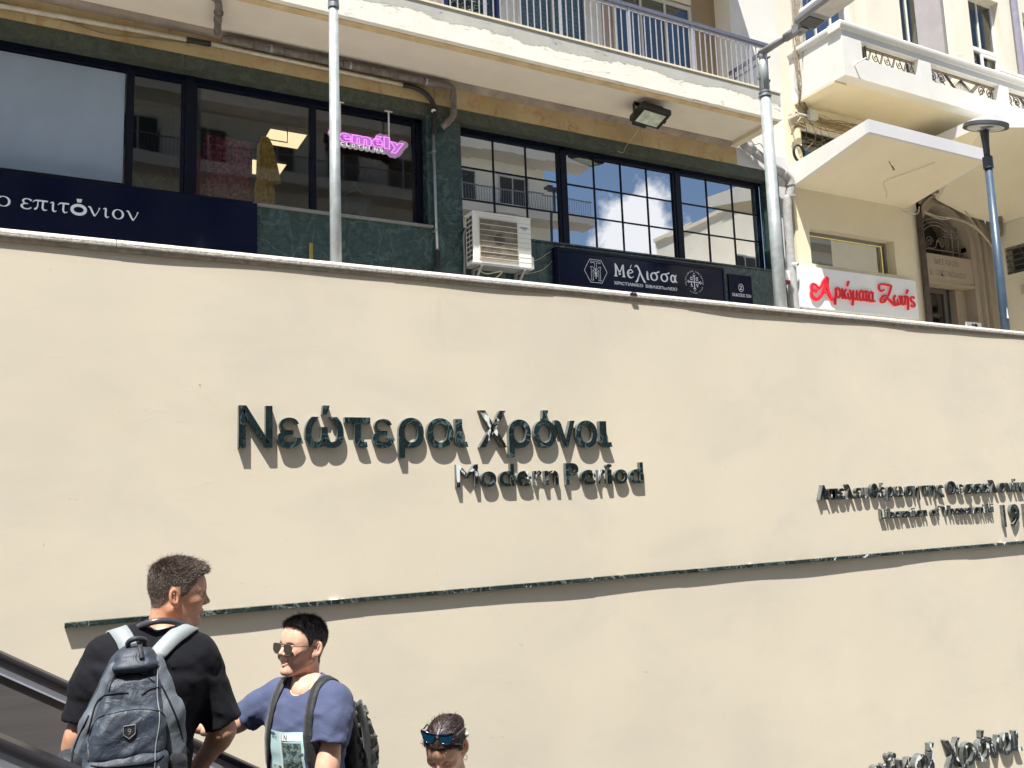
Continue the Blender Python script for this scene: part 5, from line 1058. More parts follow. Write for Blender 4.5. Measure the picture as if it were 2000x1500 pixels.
tag(autosmooth(MB().tube(crom([(15.62, 4.10, 6.06), (16.3, 4.06, 6.12), (17.0, 4.02, 6.04), (17.55, 3.95, 5.92), (17.80, 3.90, 5.86), (17.90, 3.88, 5.78), (17.93, 3.9, 5.55), (17.95, 3.95, 5.30)], 5), 0.062, 12).build('rusty_pipe', simple('rusty_pipe', (0.17, 0.125, 0.085), 0.85, var=0.5, scale=12, bmp=0.5, bscale=30), None, True, base=(17, 4, 6))), 'rusty brown pipe above the stone arch bending down under the curved canopy', 'pipe')
bx = thing('junction_box', (18.05, 3.5, 4.0), 'small beige lamp bracket with a round dial under the grille at the right edge', 'wall fitting')
MB().box(18.0, 18.098, 3.35, 3.65, 3.98, 4.16).build('body', M['cablelite'], bx)
MB().tube([(17.99, 3.45, 4.07), (17.96, 3.45, 4.07)], 0.06, 14).build('dial', M['black'], bx)
MB().tube([(18.0, 3.5, 3.94), (18.0, 3.5, 3.86)], [0.07, 0.04], 12).build('bulb', M['whitepaint'], bx)
rs = thing('street_sign', (18.4, 1.9, 3.3), 'white sign with blue and red letters cut by the right edge', 'sign')
MB().box(16.25, 17.6, 1.60, 1.64, 2.55, 3.02).build('board', M['signwhite'], rs)
text_line('lettering', 'ΜΕ', 16.40, 16.85, 2.86, 0.10, 1.599, simple('sign_blue', (0.02, 0.03, 0.25), 0.4), rs, 0.003, 0.02)
text_line('lettering', 'Θ', 16.42, 16.54, 2.70, 0.12, 1.599, red, rs, 0.003, 0.03); text_line('lettering', 'Ν', 16.42, 16.54, 2.58, 0.10, 1.599, bpy.data.materials['sign_blue'], rs, 0.003, 0.02)
rs.location = (16.9, 1.62, 2.55)
for c_ in rs.children: c_.location = Vector((0, 0, 0)) + (Vector((18.4, 1.9, 3.3)) - rs.location)
wp = thing('small_sign', (16.9, 4.0, 3.2), 'small white plate with a black figure standing at the portal foot', 'sign')
MB().box(16.66, 17.16, 4.05, 4.07, 2.9, 3.37).build('board', M['signwhite'], wp)
MB().tube([(16.97, 4.048, 3.29), (16.97, 4.044, 3.29)], 0.055, 14).tube([(16.87, 4.048, 3.31), (16.87, 4.0442, 3.31)], 0.03, 12).build('figure', M['black'], wp)

# ------------------------------------------------------------------ cable tangle between the buildings
tg = MB(); rr = random.Random(4)
for k in range(22):
    x0_ = 12.32 + rr.uniform(-.12, .12); j = lambda s=.1: rr.uniform(-s, s)
    tg.tube(crom([(x0_ + .3 + j(.2), 4.05, 11.6), (12.50 + j(), 4.02, 9.6), (12.34 + j(), 3.98, 8.7), (12.30 + j(.13), 3.95, 8.1), (12.30 + j(.1), 3.94, 7.6), (12.40 + j(.1), 4.02, 7.25), (12.65 + j(.15), 4.05, 7.08 + j(.06))], 5), rr.choice([.004, .006, .009]), 4)
for k in range(16):
    j = lambda s=.08: rr.uniform(-s, s); z0_ = 7.05 + j(.14)
    tg.tube(crom([(12.45 + j(), 4.04, z0_), (13.0 + j(.2), 4.03, z0_ - .05 + j(.12)), (13.7 + j(.2), 4.03, 6.98 + j(.15)), (14.4, 4.04, 6.96 + j(.1)), (15.3, 4.04, 6.98 + j(.06)), (16.4, 4.05, 7.02 + j(.05))], 5), rr.choice([.004, .005, .008]), 4)
for k in range(12):
    j = lambda s=.25: rr.uniform(-s, s); x_ = 12.5 + rr.uniform(0, 2.2)
    tg.tube(crom([(x_, 4.05, 7.05), (x_ + j(), 4.02, 6.8 + j(.15)), (x_ + j(), 4.02, 6.5 + j(.15)), (x_ + j(.4), 4.04, 6.35 + j(.2))], 5), rr.choice([.003, .005]), 4)
tag(tg.build('cable_tangle', M['cable'], base=(12.4, 4.0, 7.1)), 'tangle of thin brown cables hanging beside the white balcony corner', 'cables')
yb_ = simple('yellow_cable', (0.52, 0.40, 0.17), 0.7, var=0.2)
yc = MB()
for k in range(4): yc.tube(crom([(12.75, 4.10, 7.10 - .03 * k), (13.6, 4.08, 7.03 - .03 * k + .01), (14.6, 4.08, 7.02 - .035 * k), (15.6, 4.09, 7.06 - .03 * k), (17.2, 4.1, 7.10 - .03 * k)], 5), 0.017, 6)
tag(yc.build('cable_run', yb_, base=(14, 4.1, 7.0)), 'run of thick yellowish cables under the big balcony soffit', 'cables')
tag(MB().tube(crom([(12.18, 4.12, 6.72), (12.24, 4.10, 6.85), (12.36, 4.10, 6.92), (12.50, 4.10, 6.90)], 6), 0.02, 6).tube(crom([(12.16, 4.12, 6.66), (12.24, 4.11, 6.78), (12.36, 4.12, 6.86), (12.52, 4.12, 6.84)], 6), 0.02, 6).build('cable_loop', M['cable'], base=(12.3, 4.1, 6.8)), 'thick dark cables arching at the corner of the white pier', 'cables')
br = thing('cable_bracket', (12.5, 4.0, 7.0), 'pale box and iron bracket holding cables beside the pier', 'bracket')
MB().box(12.52, 12.72, 3.95, 4.1, 6.98, 7.16).build('box', M['frame_pale'], br)
MB().box(12.18, 12.52, 3.98, 4.01, 7.02, 7.045).box(12.18, 12.20, 3.98, 4.19, 6.98, 7.045).tube(crom([(12.22, 4.0, 6.88), (12.32, 4.0, 6.98), (12.40, 4.0, 7.02)], 4), .008, 5).build('arm', M['frame_pale'], br)
co = MB()
for k in range(7):
    r_ = 0.155 + 0.006 * (k % 3); co.tube([(12.24 + r_ * math.cos(a) * .85, 4.03 + 0.008 * k, 6.27 + r_ * math.sin(a)) for a in np.linspace(0, 2 * math.pi, 26)], 0.007, 5, False)
co.tube(crom([(12.36, 4.05, 6.30), (12.42, 4.05, 6.5), (12.5, 4.06, 6.75), (12.46, 4.06, 6.95)], 5), 0.006, 5)
tag(co.build('cable_coil', M['black'], base=(12.24, 4.05, 6.27)), 'small black coil of cable hanging at the left canopy corner', 'cable coil')
tag(MB().tube([(12.75, 3.6, 14.5), (12.45, 3.7, 9.4), (12.30, 3.85, 8.0)], 0.006, 5).build('hanging_wire', M['cable'], base=(12.4, 3.8, 9)), 'single thin wire hanging down behind the lamp arm', 'wire')

# ------------------------------------------------------------------ street lamps behind the wall
l1 = thing('street_lamp', (2.245, 0.37, ST), 'plain grey lamp post at the left, crossing the clothes shop window', 'street lamp', None)
MB().tube([(2.245, .37, ST), (2.24, .37, 4.62)], [0.056, 0.043], 24).build('pole', M['galvpaint'], l1, True)
MB().tube([(2.24, .37, 4.615), (2.24, .37, 4.66)], 0.052, 24).build('collar', M['galv'], l1)
MB().tube([(2.24, .37, 4.66), (2.24, .37, 9.0)], [0.049, 0.036], 24).build('upper_pole', M['galvpaint'], l1, True)
l2 = thing('street_lamp', (7.66, 0.37, ST), 'tall grey lamp post in front of the pier with an arm and flat lamp head', 'street lamp')
MB().tube([(7.64, .37, ST), (7.66, .37, 4.85)], [0.079, 0.066], 28).build('pole', M['galvpaint'], l2, True)
MB().tube([(7.66, .37, 4.82), (7.66, .37, 4.842)], 0.078, 24).tube([(7.66, .37, 4.87), (7.66, .37, 4.885)], 0.074, 24).build('collar', M['galv'], l2)
MB().tube([(7.66, .37, 4.85), (7.66, .37, 5.22), (7.665, .37, 5.30)], [0.060, 0.057, 0.044], 24).build('upper_pole', M['galvpaint'], l2, True)
MB().tube([(7.665, .37, 5.29), (7.67, .37, 5.44)], [0.045, 0.043], 20).build('upper_pole', M['galvpaint'], l2, True)
MB().tube([(7.58, .37, 5.05), (7.74, .37, 5.05)], .010, 8).tube([(7.60, .33, 5.05), (7.60, .33, 4.9)], .006, 6).tube([(7.575, .37, 5.05), (7.565, .37, 5.05)], .02, 8).tube([(7.755, .37, 5.05), (7.745, .37, 5.05)], .02, 8).build('clamp_bolts', M['galv'], l2)
MB().tube([(7.665, .39, 5.405), (7.665, -.06, 5.40)], [0.046, 0.040], 20).build('arm', M['lampgrey'], l2, True)
MB().tube([(7.665, -.02, 5.40), (7.665, -.26, 5.40)], [0.052, 0.056], 20).build('arm_socket', M['lampgrey'], l2, True)
Ml = Matrix.Rotation(rad(-4), 3, 'X'); hc = Vector((7.665, -.66, 5.45))
bevel(MB().obox(hc, 0.165, 0.36, 0.05, Ml).build('lamp_head', M['lampgrey'], l2), 0.03, 3)
bevel(MB().obox(hc + Ml @ Vector((0, -.02, .07)), 0.14, 0.31, 0.03, Ml).build('lamp_top', M['whitepaint'], l2), 0.02, 2)
MB().obox(hc + Ml @ Vector((0, -.12, -.052)), 0.135, 0.20, 0.004, Ml).build('lens', simple('lamp_lens', (0.48, 0.45, 0.40), 0.25), l2)
MB().obox(hc + Ml @ Vector((0, .24, -.053)), 0.12, 0.08, 0.005, Ml).build('gear_cover', M['black'], l2)
MB().obox(hc + Ml @ Vector((0, .41, -.02)), 0.065, 0.07, 0.05, Ml).build('knuckle', M['lampgrey'], l2)
l3 = thing('street_lamp', (12.0, 0.37, ST), 'dark blue grey lamp post with a round disc lamp at the right', 'street lamp')
MB().tube([(11.97, .37, ST), (12.02, .37, 4.62)], [0.068, 0.050], 24).build('pole', M['bluegrey'], l3, True)
MB().tube([(12.02, .37, 4.585), (12.02, .37, 4.76)], 0.068, 24).build('collar', M['darkgrey'], l3)
MB().tube([(12.02, .37, 4.76), (12.02, .37, 4.95), (12.02, .37, 5.16)], [0.042, 0.046, 0.062], 24).build('neck', M['darkgrey'], l3, True)
nrm = Vector((0.02, -0.28, 1)).normalized(); c3 = Vector((12.02, .34, 5.22))
MB().tube([c3 - nrm * .02, c3 + nrm * .03, c3 + nrm * .06], [0.305, 0.30, 0.18], 40).build('disc', M['darkgrey'], l3, False)
tag_ = MB(); 
for k in range(40):
    pass
bm3 = MB(); ax = nrm.orthogonal().normalized(); ay = nrm.cross(ax)
bm3.tube([c3 - nrm * .021, c3 - nrm * .027], 0.245, 36); bm3.build('diffuser', simple('lamp_diffuser', (0.62, 0.62, 0.58), 0.3, var=0.25, scale=6), l3)
bm3 = MB()
for s_ in (-1, 1): bm3.obox(c3 - nrm * .033 + ax * .11 * s_, 0.035, 0.08, 0.005, Matrix.Rotation(rad(15), 3, 'X'))
bm3.build('lamp_units', M['lampgrey'], l3)
MB().prism([(11.945, 2.34), (11.985, 2.34), (11.97, 2.50), (11.955, 2.44)], 'y', 0.302, 0.304).build('paper_scrap', M['whitepaint'], l3)

# ------------------------------------------------------------------ houses across the street (seen in the window reflections)
M['opp'] = plaster('far_render', (0.80, 0.76, 0.66), stain=(0.4, 0.33, 0.25), amt=0.2, bs=0.1)
def opposite(name, x0, x1, y0, y1, top, label, wallm, floors, z0=ST, step=3.1, bal=1.25, bx0=None, bx1=None):
    b = thing(name, ((x0 + x1) / 2, y0, ST - .2), label, 'building')
    MB().box(x0, x1, y0 - 10, y0, ST - .2, top).build('wall', wallm, b)
    bx0 = x0 + .3 if bx0 is None else bx0; bx1 = x1 + .2 if bx1 is None else bx1
    rl = simple(name + '_rail', (0.25, 0.25, 0.28), 0.5)
    for f_ in range(floors):
        z = z0 + 3.6 + f_ * step
        if z + 1 > top: break
        MB().box(bx0, bx1, y0 + .002, y0 + bal, z - .22, z).box(bx0, bx1, y0 + bal - .12, y0 + bal, z + .001, z + .28).build('balcony_slab', M['soffit'], b)
        r = MB(); xx = bx0
        while xx < bx1: r.box(xx, xx + .02, y0 + bal - .06, y0 + bal - .04, z + .28, z + 1.0); xx += .14
        r.box(bx0, bx1, y0 + bal - .08, y0 + bal - .02, z + 1.0, z + 1.05); r.build('railing', rl, b)
        xx = x0 + .8
        while xx + 1.6 < x1:
            w_ = MB().box(xx, xx + 1.6, y0 + .003, y0 + .05, z + .05, z + 2.25).build('window', M['frame_pale'], b)
            MB().box(xx + .08, xx + .76, y0 + .051, y0 + .056, z + .15, z + 2.15).box(xx + .84, xx + 1.52, y0 + .051, y0 + .056, z + .15, z + 2.15).build('pane', M['dark_int'], w_); xx += 2.9
    MB().box(x0 - .15, x1 + .15, y0 - 10, y0 + .3, top + .001, top + .22).build('roof', M['soffit'], b)
    return b
opposite('apartment_block', -22, 22.3, -20.6, 0, 24.0, 'apartment block with long balconies across the street, mirrored in the windows', M['opp'], 8, bx1=24.0)
opposite('side_house', 32.0, 48, -19.0, 0, 12.0, 'lower house across the side street mirrored in the right window', M['opp'], 5)
opposite('tall_house', 35.0, 52, -18.5, 0, 16.6, 'taller house behind mirrored at the right of the grid windows', M['opp'], 6)
opposite('left_house', -60, -24, -20.6, 0, 21.0, 'house further left across the street', M['cream'], 5)
for (x_, n_) in ((15.5, 1), (20.2, 2)):
    t = thing('street_lamp', (x_, -17, ST), 'slim street lamp across the street, %s of the two mirrored in the left grid window' % ('left' if n_ == 1 else 'right'), 'street lamp')
    MB().tube([(x_, -17, ST), (x_, -17, 14.2)], 0.06, 10).build('pole', M['darkgrey'], t)
    MB().box(x_ - .35, x_ + .35, -17.2, -16.8, 14.2, 14.3).build('lamp_head', M['darkgrey'], t)

# ------------------------------------------------------------------ escalator
es = thing('escalator', (0.4, -4.0, -2.6), 'escalator running down to the right with a black handrail and brushed steel side', 'escalator')
SL = -0.6045
def para(x0, x1, y0, y1, zt0, zb0, mat, name, par=es):
    """sloping bar: zt0/zb0 = top and bottom height at x = 0"""
    v = []
    for x_ in (x0, x1):
        for y in (y0, y1):
            for zz in (zb0, zt0): v.append((x_, y, zz + SL * x_))
    return MB().add(v, [(0, 1, 3, 2), (4, 6, 7, 5), (0, 4, 5, 1), (2, 3, 7, 6), (1, 5, 7, 3), (0, 2, 6, 4)]).build(name, mat, par)
steel = simple('brushed_steel', (0.165, 0.16, 0.16), 0.40, 0.45, var=0.12, scale=5, stretch=(0.3, 1, 6))
steel2 = simple('pale_steel', (0.28, 0.29, 0.33), 0.38, 0.5, var=0.1, scale=5)
rub = simple('handrail_rubber', (0.016, 0.014, 0.016), 0.38, var=0.2)
for y0_, z_, nm in ((-2.95, -0.580, 'far'), (-4.15, -0.625, 'near')):
    bevel(para(-3.0, 4.5, y0_ - .042, y0_ + .042, z_, z_ - .035, rub, 'handrail'), 0.012, 3)
    para(-3.0, 4.5, y0_ - .030, y0_ + .030, z_ - .0355, z_ - .075, steel2, 'rail_track')
    para(-3.0, 4.5, y0_ - .034, y0_ + .034, z_ - .0755, z_ - .082, simple('edge_highlight_steel', (0.6, 0.66, 0.8), 0.3, 0.5), 'rail_edge')  # pale strip coloured in as a bright highlight line below the track
    para(-3.0, 4.5, y0_ - .020, y0_ + .020, z_ - .0825, z_ - 0.86, steel, 'side_panel')
    para(-3.0, 4.5, y0_ - .10, y0_ + .10, z_ - .8605, z_ - 1.25, steel2, 'skirt')
st_m = simple('step_metal', (0.18, 0.18, 0.19), 0.45, 0.6, var=0.2)
s0 = MB().box(-2.65, -2.251, -4.04, -3.06, -0.43, -0.26).build('step', st_m, es); 
for k in range(1, 17): copy_part(s0, dx=0.4 * k, dz=-0.2418 * k)
# ------------------------------------------------------------------ signed-distance modelling for figures and bags
from mathutils.bvhtree import BVHTree
def grid(b0, b1, h):
    n = [int(math.ceil((b1[i] - b0[i]) / h)) + 1 for i in range(3)]
    ax = [b0[i] + h * np.arange(n[i]) for i in range(3)]
    X, Y, Z = np.meshgrid(*ax, indexing='ij')
    return np.stack([X.ravel(), Y.ravel(), Z.ravel()], 1).astype(np.float32), n
def ell(P, c, r, R=None):
    q = P - np.array(c, np.float32)
    if R is not None: q = q @ np.array(R, np.float32)
    r = np.array(r, np.float32); a = q / r; k0 = np.sqrt((a * a).sum(1)) + 1e-9; b = a / r; k1 = np.sqrt((b * b).sum(1)) + 1e-9
    return k0 * (k0 - 1) / k1
def cone(P, a, b, r1, r2):
    a = np.array(a, np.float32); b = np.array(b, np.float32); d = b - a; L = (d * d).sum()
    t = np.clip(((P - a) @ d) / L, 0, 1); q = P - a - t[:, None] * d
    return np.sqrt((q * q).sum(1)) - (r1 + (r2 - r1) * t)
def rbox(P, c, hs, r, R=None):
    q = P - np.array(c, np.float32)
    if R is not None: q = q @ np.array(R, np.float32)
    q = np.abs(q) - (np.array(hs, np.float32) - r)
    return np.sqrt((np.maximum(q, 0) ** 2).sum(1)) + np.minimum(q.max(1), 0) - r
def smin(a, b, k):
    h = np.maximum(k - np.abs(a - b), 0) / k; return np.minimum(a, b) - h * h * k * 0.25
def smax(a, b, k): return -smin(-a, -b, k)
def chain(P, pts, k=0.02):
    d = None
    for (a, ra), (b, rb) in zip(pts[:-1], pts[1:]):
        c = cone(P, a, b, ra, rb); d = c if d is None else smin(d, c, k)
    return d
def nets(F, n, b0, h):
    """naive surface nets: returns vertices and quads"""
    F = F.reshape(n); s = F < 0; cells = [n[i] - 1 for i in range(3)]
    acc = np.zeros(cells + [3], np.float32); cnt = np.zeros(cells, np.float32)
    C = np.stack(np.meshgrid(*[np.arange(c) for c in cells], indexing='ij'), -1)
    def sl(o, c): return tuple(slice(o[i], o[i] + c[i]) for i in range(3))
    for ax in range(3):
        o1 = [0, 0, 0]; o1[ax] = 1
        for u in (0, 1):
            for v in (0, 1):
                o = [0, 0, 0]; oth = [i for i in range(3) if i != ax]; o[oth[0]] = u; o[oth[1]] = v
                e = [o[i] + o1[i] for i in range(3)]
                fa = F[sl(o, cells)]; fb = F[sl(e, cells)]; m = (fa < 0) != (fb < 0)
                t = np.where(m, fa / np.where(m, fa - fb, 1), 0)
                for i in range(3):
                    acc[..., i] += np.where(m, o[i] + (t if i == ax else 0), 0)
                cnt += m
    act = cnt > 0; idx = -np.ones(cells, np.int64); idx[act] = np.arange(act.sum())
    V = (C[act] + acc[act] / cnt[act][:, None]) * h + np.array(b0)
    Q = []
    for ax in range(3):
        oth = [i for i in range(3) if i != ax]; a, b = oth
        sh = [slice(1, n[i] - 1) for i in range(3)]; sh[ax] = slice(0, n[ax] - 1)
        sh2 = list(sh); sh2[ax] = slice(1, n[ax])
        s0 = s[tuple(sh)]; s1 = s[tuple(sh2)]; m = s0 != s1; w = np.argwhere(m)
        if not len(w): continue
        base = w.copy(); base[:, a] += 1; base[:, b] += 1
        def id_(da, db):
            q = base.copy(); q[:, a] -= da; q[:, b] -= db; return idx[q[:, 0], q[:, 1], q[:, 2]]
        q = np.stack([id_(1, 1), id_(0, 1), id_(0, 0), id_(1, 0)], 1)
        flip = s0[m] if ax != 1 else ~s0[m]
        q = np.where(flip[:, None], q, q[:, ::-1]); Q.append(q)
    Q = np.concatenate(Q); Q = Q[(Q >= 0).all(1)]
    return V, Q
def sdf_mesh(fn, b0, b1, h, chunk=400000):
    P, n = grid(b0, b1, h); F = np.concatenate([fn(P[i:i + chunk]) for i in range(0, len(P), chunk)])
    return nets(F, n, b0, h)
def rotz(a): c, s = math.cos(a), math.sin(a); return np.array([[c, -s, 0], [s, c, 0], [0, 0, 1.0]])
def frame(yaw, pitch=0, roll=0):
    """columns = local axes (forward, left, up) in the world; pitch > 0 looks up, roll > 0 tips to the own right"""
    M_ = Matrix.Rotation(yaw, 3, 'Z') @ Matrix.Rotation(-pitch, 3, 'Y') @ Matrix.Rotation(roll, 3, 'X')
    return np.array(M_)
def folds(P, amp, seed=0, f=27.0):
    r = np.random.default_rng(seed); d = 0
    for i in range(5):
        v = r.normal(size=3); v /= np.linalg.norm(v); w = r.normal(size=3) * 7
        ph = r.uniform(0, 6.28); ff = f * (0.6 + 0.35 * i)
        s = np.sin((P @ v.astype(np.float32)) * ff + 1.6 * np.sin(P @ w.astype(np.float32) + ph) + ph)
        d = d + (1 - np.abs(s)) ** 2 * s * 4.6 / (1 + 0.35 * i)
    return d * amp
def person_mesh(name, parts, mat, parent, cols=None):
    V = []; Fq = []; n = 0; cc = []
    for k, (v, f) in enumerate(parts):
        V.append(v); Fq.append(f + n); n += len(v)
        cc.append(cols[k] if cols and cols[k] is not None else np.tile([1, 1, 1], (len(v), 1)))
    V = np.concatenate(V); Fq = np.concatenate(Fq); o = mesh_obj(name, V, Fq.tolist(), mat, parent, True)
    c = np.concatenate(cc); at = o.data.color_attributes.new('tone', 'FLOAT_COLOR', 'POINT')
    at.data.foreach_set('color', np.concatenate([c, np.ones((len(c), 1))], 1).astype(np.float32).ravel())
    return o
def smooth(V, Q, it=2, lam=0.5):
    for _ in range(it):
        acc = np.zeros_like(V); cnt = np.zeros(len(V))
        for a, b in ((0, 1), (1, 2), (2, 3), (3, 0)):
            np.add.at(acc, Q[:, a], V[Q[:, b]]); np.add.at(acc, Q[:, b], V[Q[:, a]]); np.add.at(cnt, Q[:, a], 1); np.add.at(cnt, Q[:, b], 1)
        V = V * (1 - lam) + lam * acc / np.maximum(cnt, 1)[:, None]
    return V
def skin_mat(name, col, rough=0.42):
    m, t, b = new_mat(name)
    a = t.nodes.new('ShaderNodeAttribute'); a.attribute_name = 'tone'
    c = ramp(t, noise(t, 34, 8, 0.7), [(0.32, tuple(x * y for x, y in zip(col, (0.86, 0.74, 0.70)))), (0.68, tuple(x * y for x, y in zip(col, (1.06, 1.05, 1.04))))])
    t.links.new(mixn(t, 1.0, c, a.outputs['Color'], 'MULTIPLY'), b.inputs['Base Color'])
    b.inputs['Roughness'].default_value = rough; b.inputs['Subsurface Weight'].default_value = 0.12; b.inputs['Subsurface Radius'].default_value = (0.012, 0.004, 0.002)
    b.inputs['Subsurface Scale'].default_value = 0.5; b.inputs['Specular IOR Level'].default_value = 0.35
    bump(t, b, mathn(t, 'ADD', noise(t, 260, 3, 0.6), noise(t, 60, 4, 0.6)), 0.3, 0.0015); return m
def cloth_mat(name, col, rough=0.85, var=0.18, spec=0.2, weave=900, sheen=0.15, bmp=0.35):
    m, t, b = new_mat(name)
    c = ramp(t, noise(t, 9, 7, 0.62), [(0.3, tuple(x * (1 - var) for x in col)), (0.7, tuple(min(1, x * (1 + var)) for x in col))])
    t.links.new(c, b.inputs['Base Color']); b.inputs['Roughness'].default_value = rough; b.inputs['Specular IOR Level'].default_value = spec
    b.inputs['Sheen Weight'].default_value = sheen
    bump(t, b, mathn(t, 'ADD', noise(t, 18, 5, 0.55, 0.6), mathn(t, 'MULTIPLY', noise(t, weave, 2, 0.5), 0.06)), bmp, 0.012); return m
def hair_mat(name, col, rough=0.38):
    m, t, b = new_mat(name); a = t.nodes.new('ShaderNodeAttribute'); a.attribute_name = 'tone'
    c = ramp(t, noise(t, 60, 4, 0.6), [(0.3, tuple(x * 0.6 for x in col)), (0.7, tuple(x * 1.5 for x in col))])
    t.links.new(mixn(t, 1.0, c, a.outputs['Color'], 'MULTIPLY'), b.inputs['Base Color']); b.inputs['Roughness'].default_value = rough; b.inputs['Specular IOR Level'].default_value = 0.5; return m

# ---- heads (x forward, y left, z up; ears at the height 0)
def head_sdf(P, smile=0.0, fem=0.0, ears=True):
    y = np.abs(P[:, 1]); Q = np.stack([P[:, 0], y, P[:, 2]], 1)
    w = 1 - 0.05 * fem
    d = ell(Q, (-0.010, 0, 0.038), (0.097, 0.077 * w, 0.084))
    d = smin(d, ell(Q, (0.022, 0, 0.020), (0.070, 0.066 * w, 0.078)), 0.03)
    d = smin(d, ell(Q, (0.026, 0, -0.035), (0.060, 0.056 * w, 0.072)), 0.03)
    d = smin(d, cone(Q, (-0.018, 0.053 * w, -0.045), (0.058, 0.018, -0.098 + 0.006 * fem), 0.015, 0.013), 0.035)   # jaw
    d = smin(d, ell(Q, (0.071, 0, -0.097), (0.016, 0.019, 0.015)), 0.02)                                   # chin
    d = smin(d, ell(Q, (0.056, 0.040, -0.016), (0.022, 0.020, 0.016 + 0.004 * smile)), 0.022)               # cheekbone
    d = smin(d, cone(Q, (0.082, 0.008, 0.026), (0.068, 0.046, 0.022), 0.0075 - 0.003 * fem, 0.006), 0.014)  # brow
    d = smax(d, -ell(Q, (0.089, 0.031, 0.004), (0.015, 0.017, 0.0115)), 0.012)                              # socket
    d = smin(d, ell(Q, (0.0715, 0.031, 0.0035), (0.0135, 0.0145, 0.0115)), 0.004)                           # closed-lid volume
    d = smin(d, cone(Q, (0.083, 0, 0.014), (0.104, 0, -0.023), 0.0065, 0.0098), 0.010)                      # nose
    d = smin(d, ell(Q, (0.094, 0.0115, -0.0275), (0.010, 0.0072, 0.0075)), 0.007)
    d = smax(d, -ell(Q, (0.097, 0.0065, -0.0345), (0.006, 0.0035, 0.004)), 0.003)
    if smile:
        d = smin(d, ell(Q, (0.068, 0.034, -0.040), (0.018, 0.016, 0.016)), 0.018)
        d = smax(d, -cone(Q, (0.091, 0.024, -0.030), (0.078, 0.037, -0.058), 0.003, 0.003), 0.008)
        d = smin(d, cone(Q, (0.087, 0, -0.052), (0.074, 0.026, -0.050), 0.0062, 0.003), 0.006)
        d = smin(d, cone(Q, (0.083, 0, -0.071), (0.072, 0.022, -0.058), 0.0068, 0.003), 0.006)
        d = smax(d, -cone(Q, (0.088, 0, -0.0615), (0.077, 0.025, -0.0520), 0.0055, 0.0022), 0.003)
    else:
        d = smin(d, cone(Q, (0.0885, 0, -0.0545), (0.077, 0.021, -0.058), 0.0055, 0.0028), 0.006)
        d = smin(d, cone(Q, (0.0865, 0, -0.0660), (0.077, 0.018, -0.062), 0.0062, 0.003), 0.006)
        d = smax(d, -cone(Q, (0.0945, 0, -0.0600), (0.0825, 0.022, -0.0600), 0.0016, 0.0012), 0.003)
    if ears:
        Rm = frame(rad(-30), rad(8), rad(8)); e = ell(Q, (-0.017, 0.083 * w, 0.002), (0.0195, 0.0062, 0.0325), Rm)
        e = smin(e, cone(Q, (-0.004, 0.074 * w, -0.022), (-0.006, 0.075 * w, -0.031), 0.006, 0.0055), 0.008)
        e = smax(e, -ell(Q, (-0.012, 0.0895 * w, 0.005), (0.0130, 0.0105, 0.0220), Rm), 0.0025)
        e = smin(e, cone(Q, (-0.018, 0.0855 * w, 0.016), (-0.013, 0.083 * w, -0.010), 0.0024, 0.0024), 0.003)
        d = smin(d, e, 0.006)
    d = smin(d, cone(Q, (-0.030, 0, -0.030), (-0.046, 0, -0.175), 0.054 - 0.009 * fem, 0.058 - 0.010 * fem), 0.022)
    return d
def to_world(v, Fm, c): return v @ Fm.T + np.array(c)
def skull(P, fem=0.0):
    return smin(ell(P, (-0.010, 0, 0.038), (0.097, 0.077 * (1 - .05 * fem), 0.084)), smin(ell(P, (0.022, 0, 0.020), (0.070, 0.066, 0.078)), cone(P, (-0.030, 0, -0.030), (-0.046, 0, -0.175), 0.053, 0.057), 0.022), 0.03)
def build_head(c, Fm, smile, fem, tone, stub=0.0):
    v, q = sdf_mesh(lambda P: head_sdf(P, smile, fem), (-0.125, -0.105, -0.185), (0.13, 0.105, 0.14), 0.0022)
    col = np.ones((len(v), 3))
    lips = np.exp(-(((v[:, 0] - 0.088) / 0.013) ** 2 + (v[:, 1] / 0.022) ** 2 + ((v[:, 2] + 0.060) / 0.009) ** 2))
    col = col * (1 - lips[:, None] * np.array([0.15, 0.42, 0.38]))
    ch = np.exp(-(((v[:, 0] - 0.06) / 0.03) ** 2 + ((np.abs(v[:, 1]) - 0.045) / 0.02) ** 2 + ((v[:, 2] + 0.02) / 0.022) ** 2))
    ear = np.exp(-(((v[:, 0] + 0.01) / 0.03) ** 2 + ((np.abs(v[:, 1]) - 0.088) / 0.010) ** 2 + (v[:, 2] / 0.04) ** 2))
    nz_ = np.exp(-(((v[:, 0] - 0.105) / 0.018) ** 2 + ((v[:, 2] + 0.026) / 0.016) ** 2))
    col = col * (1 - (0.6 * ch + 0.8 * ear + 0.5 * nz_)[:, None] * np.array([0.02, 0.22, 0.22]))
    if stub:
        s = np.clip((-v[:, 2] - 0.040) / 0.03, 0, 1) * np.clip((v[:, 0] + 0.01) / 0.03, 0, 1) * np.clip((v[:, 2] + 0.125) / 0.02, 0, 1)
        col = col * (1 - stub * s[:, None] * np.array([0.35, 0.30, 0.25]))
    v = smooth(v, q, 1, 0.35)
    return (to_world(v, Fm, c), q), col
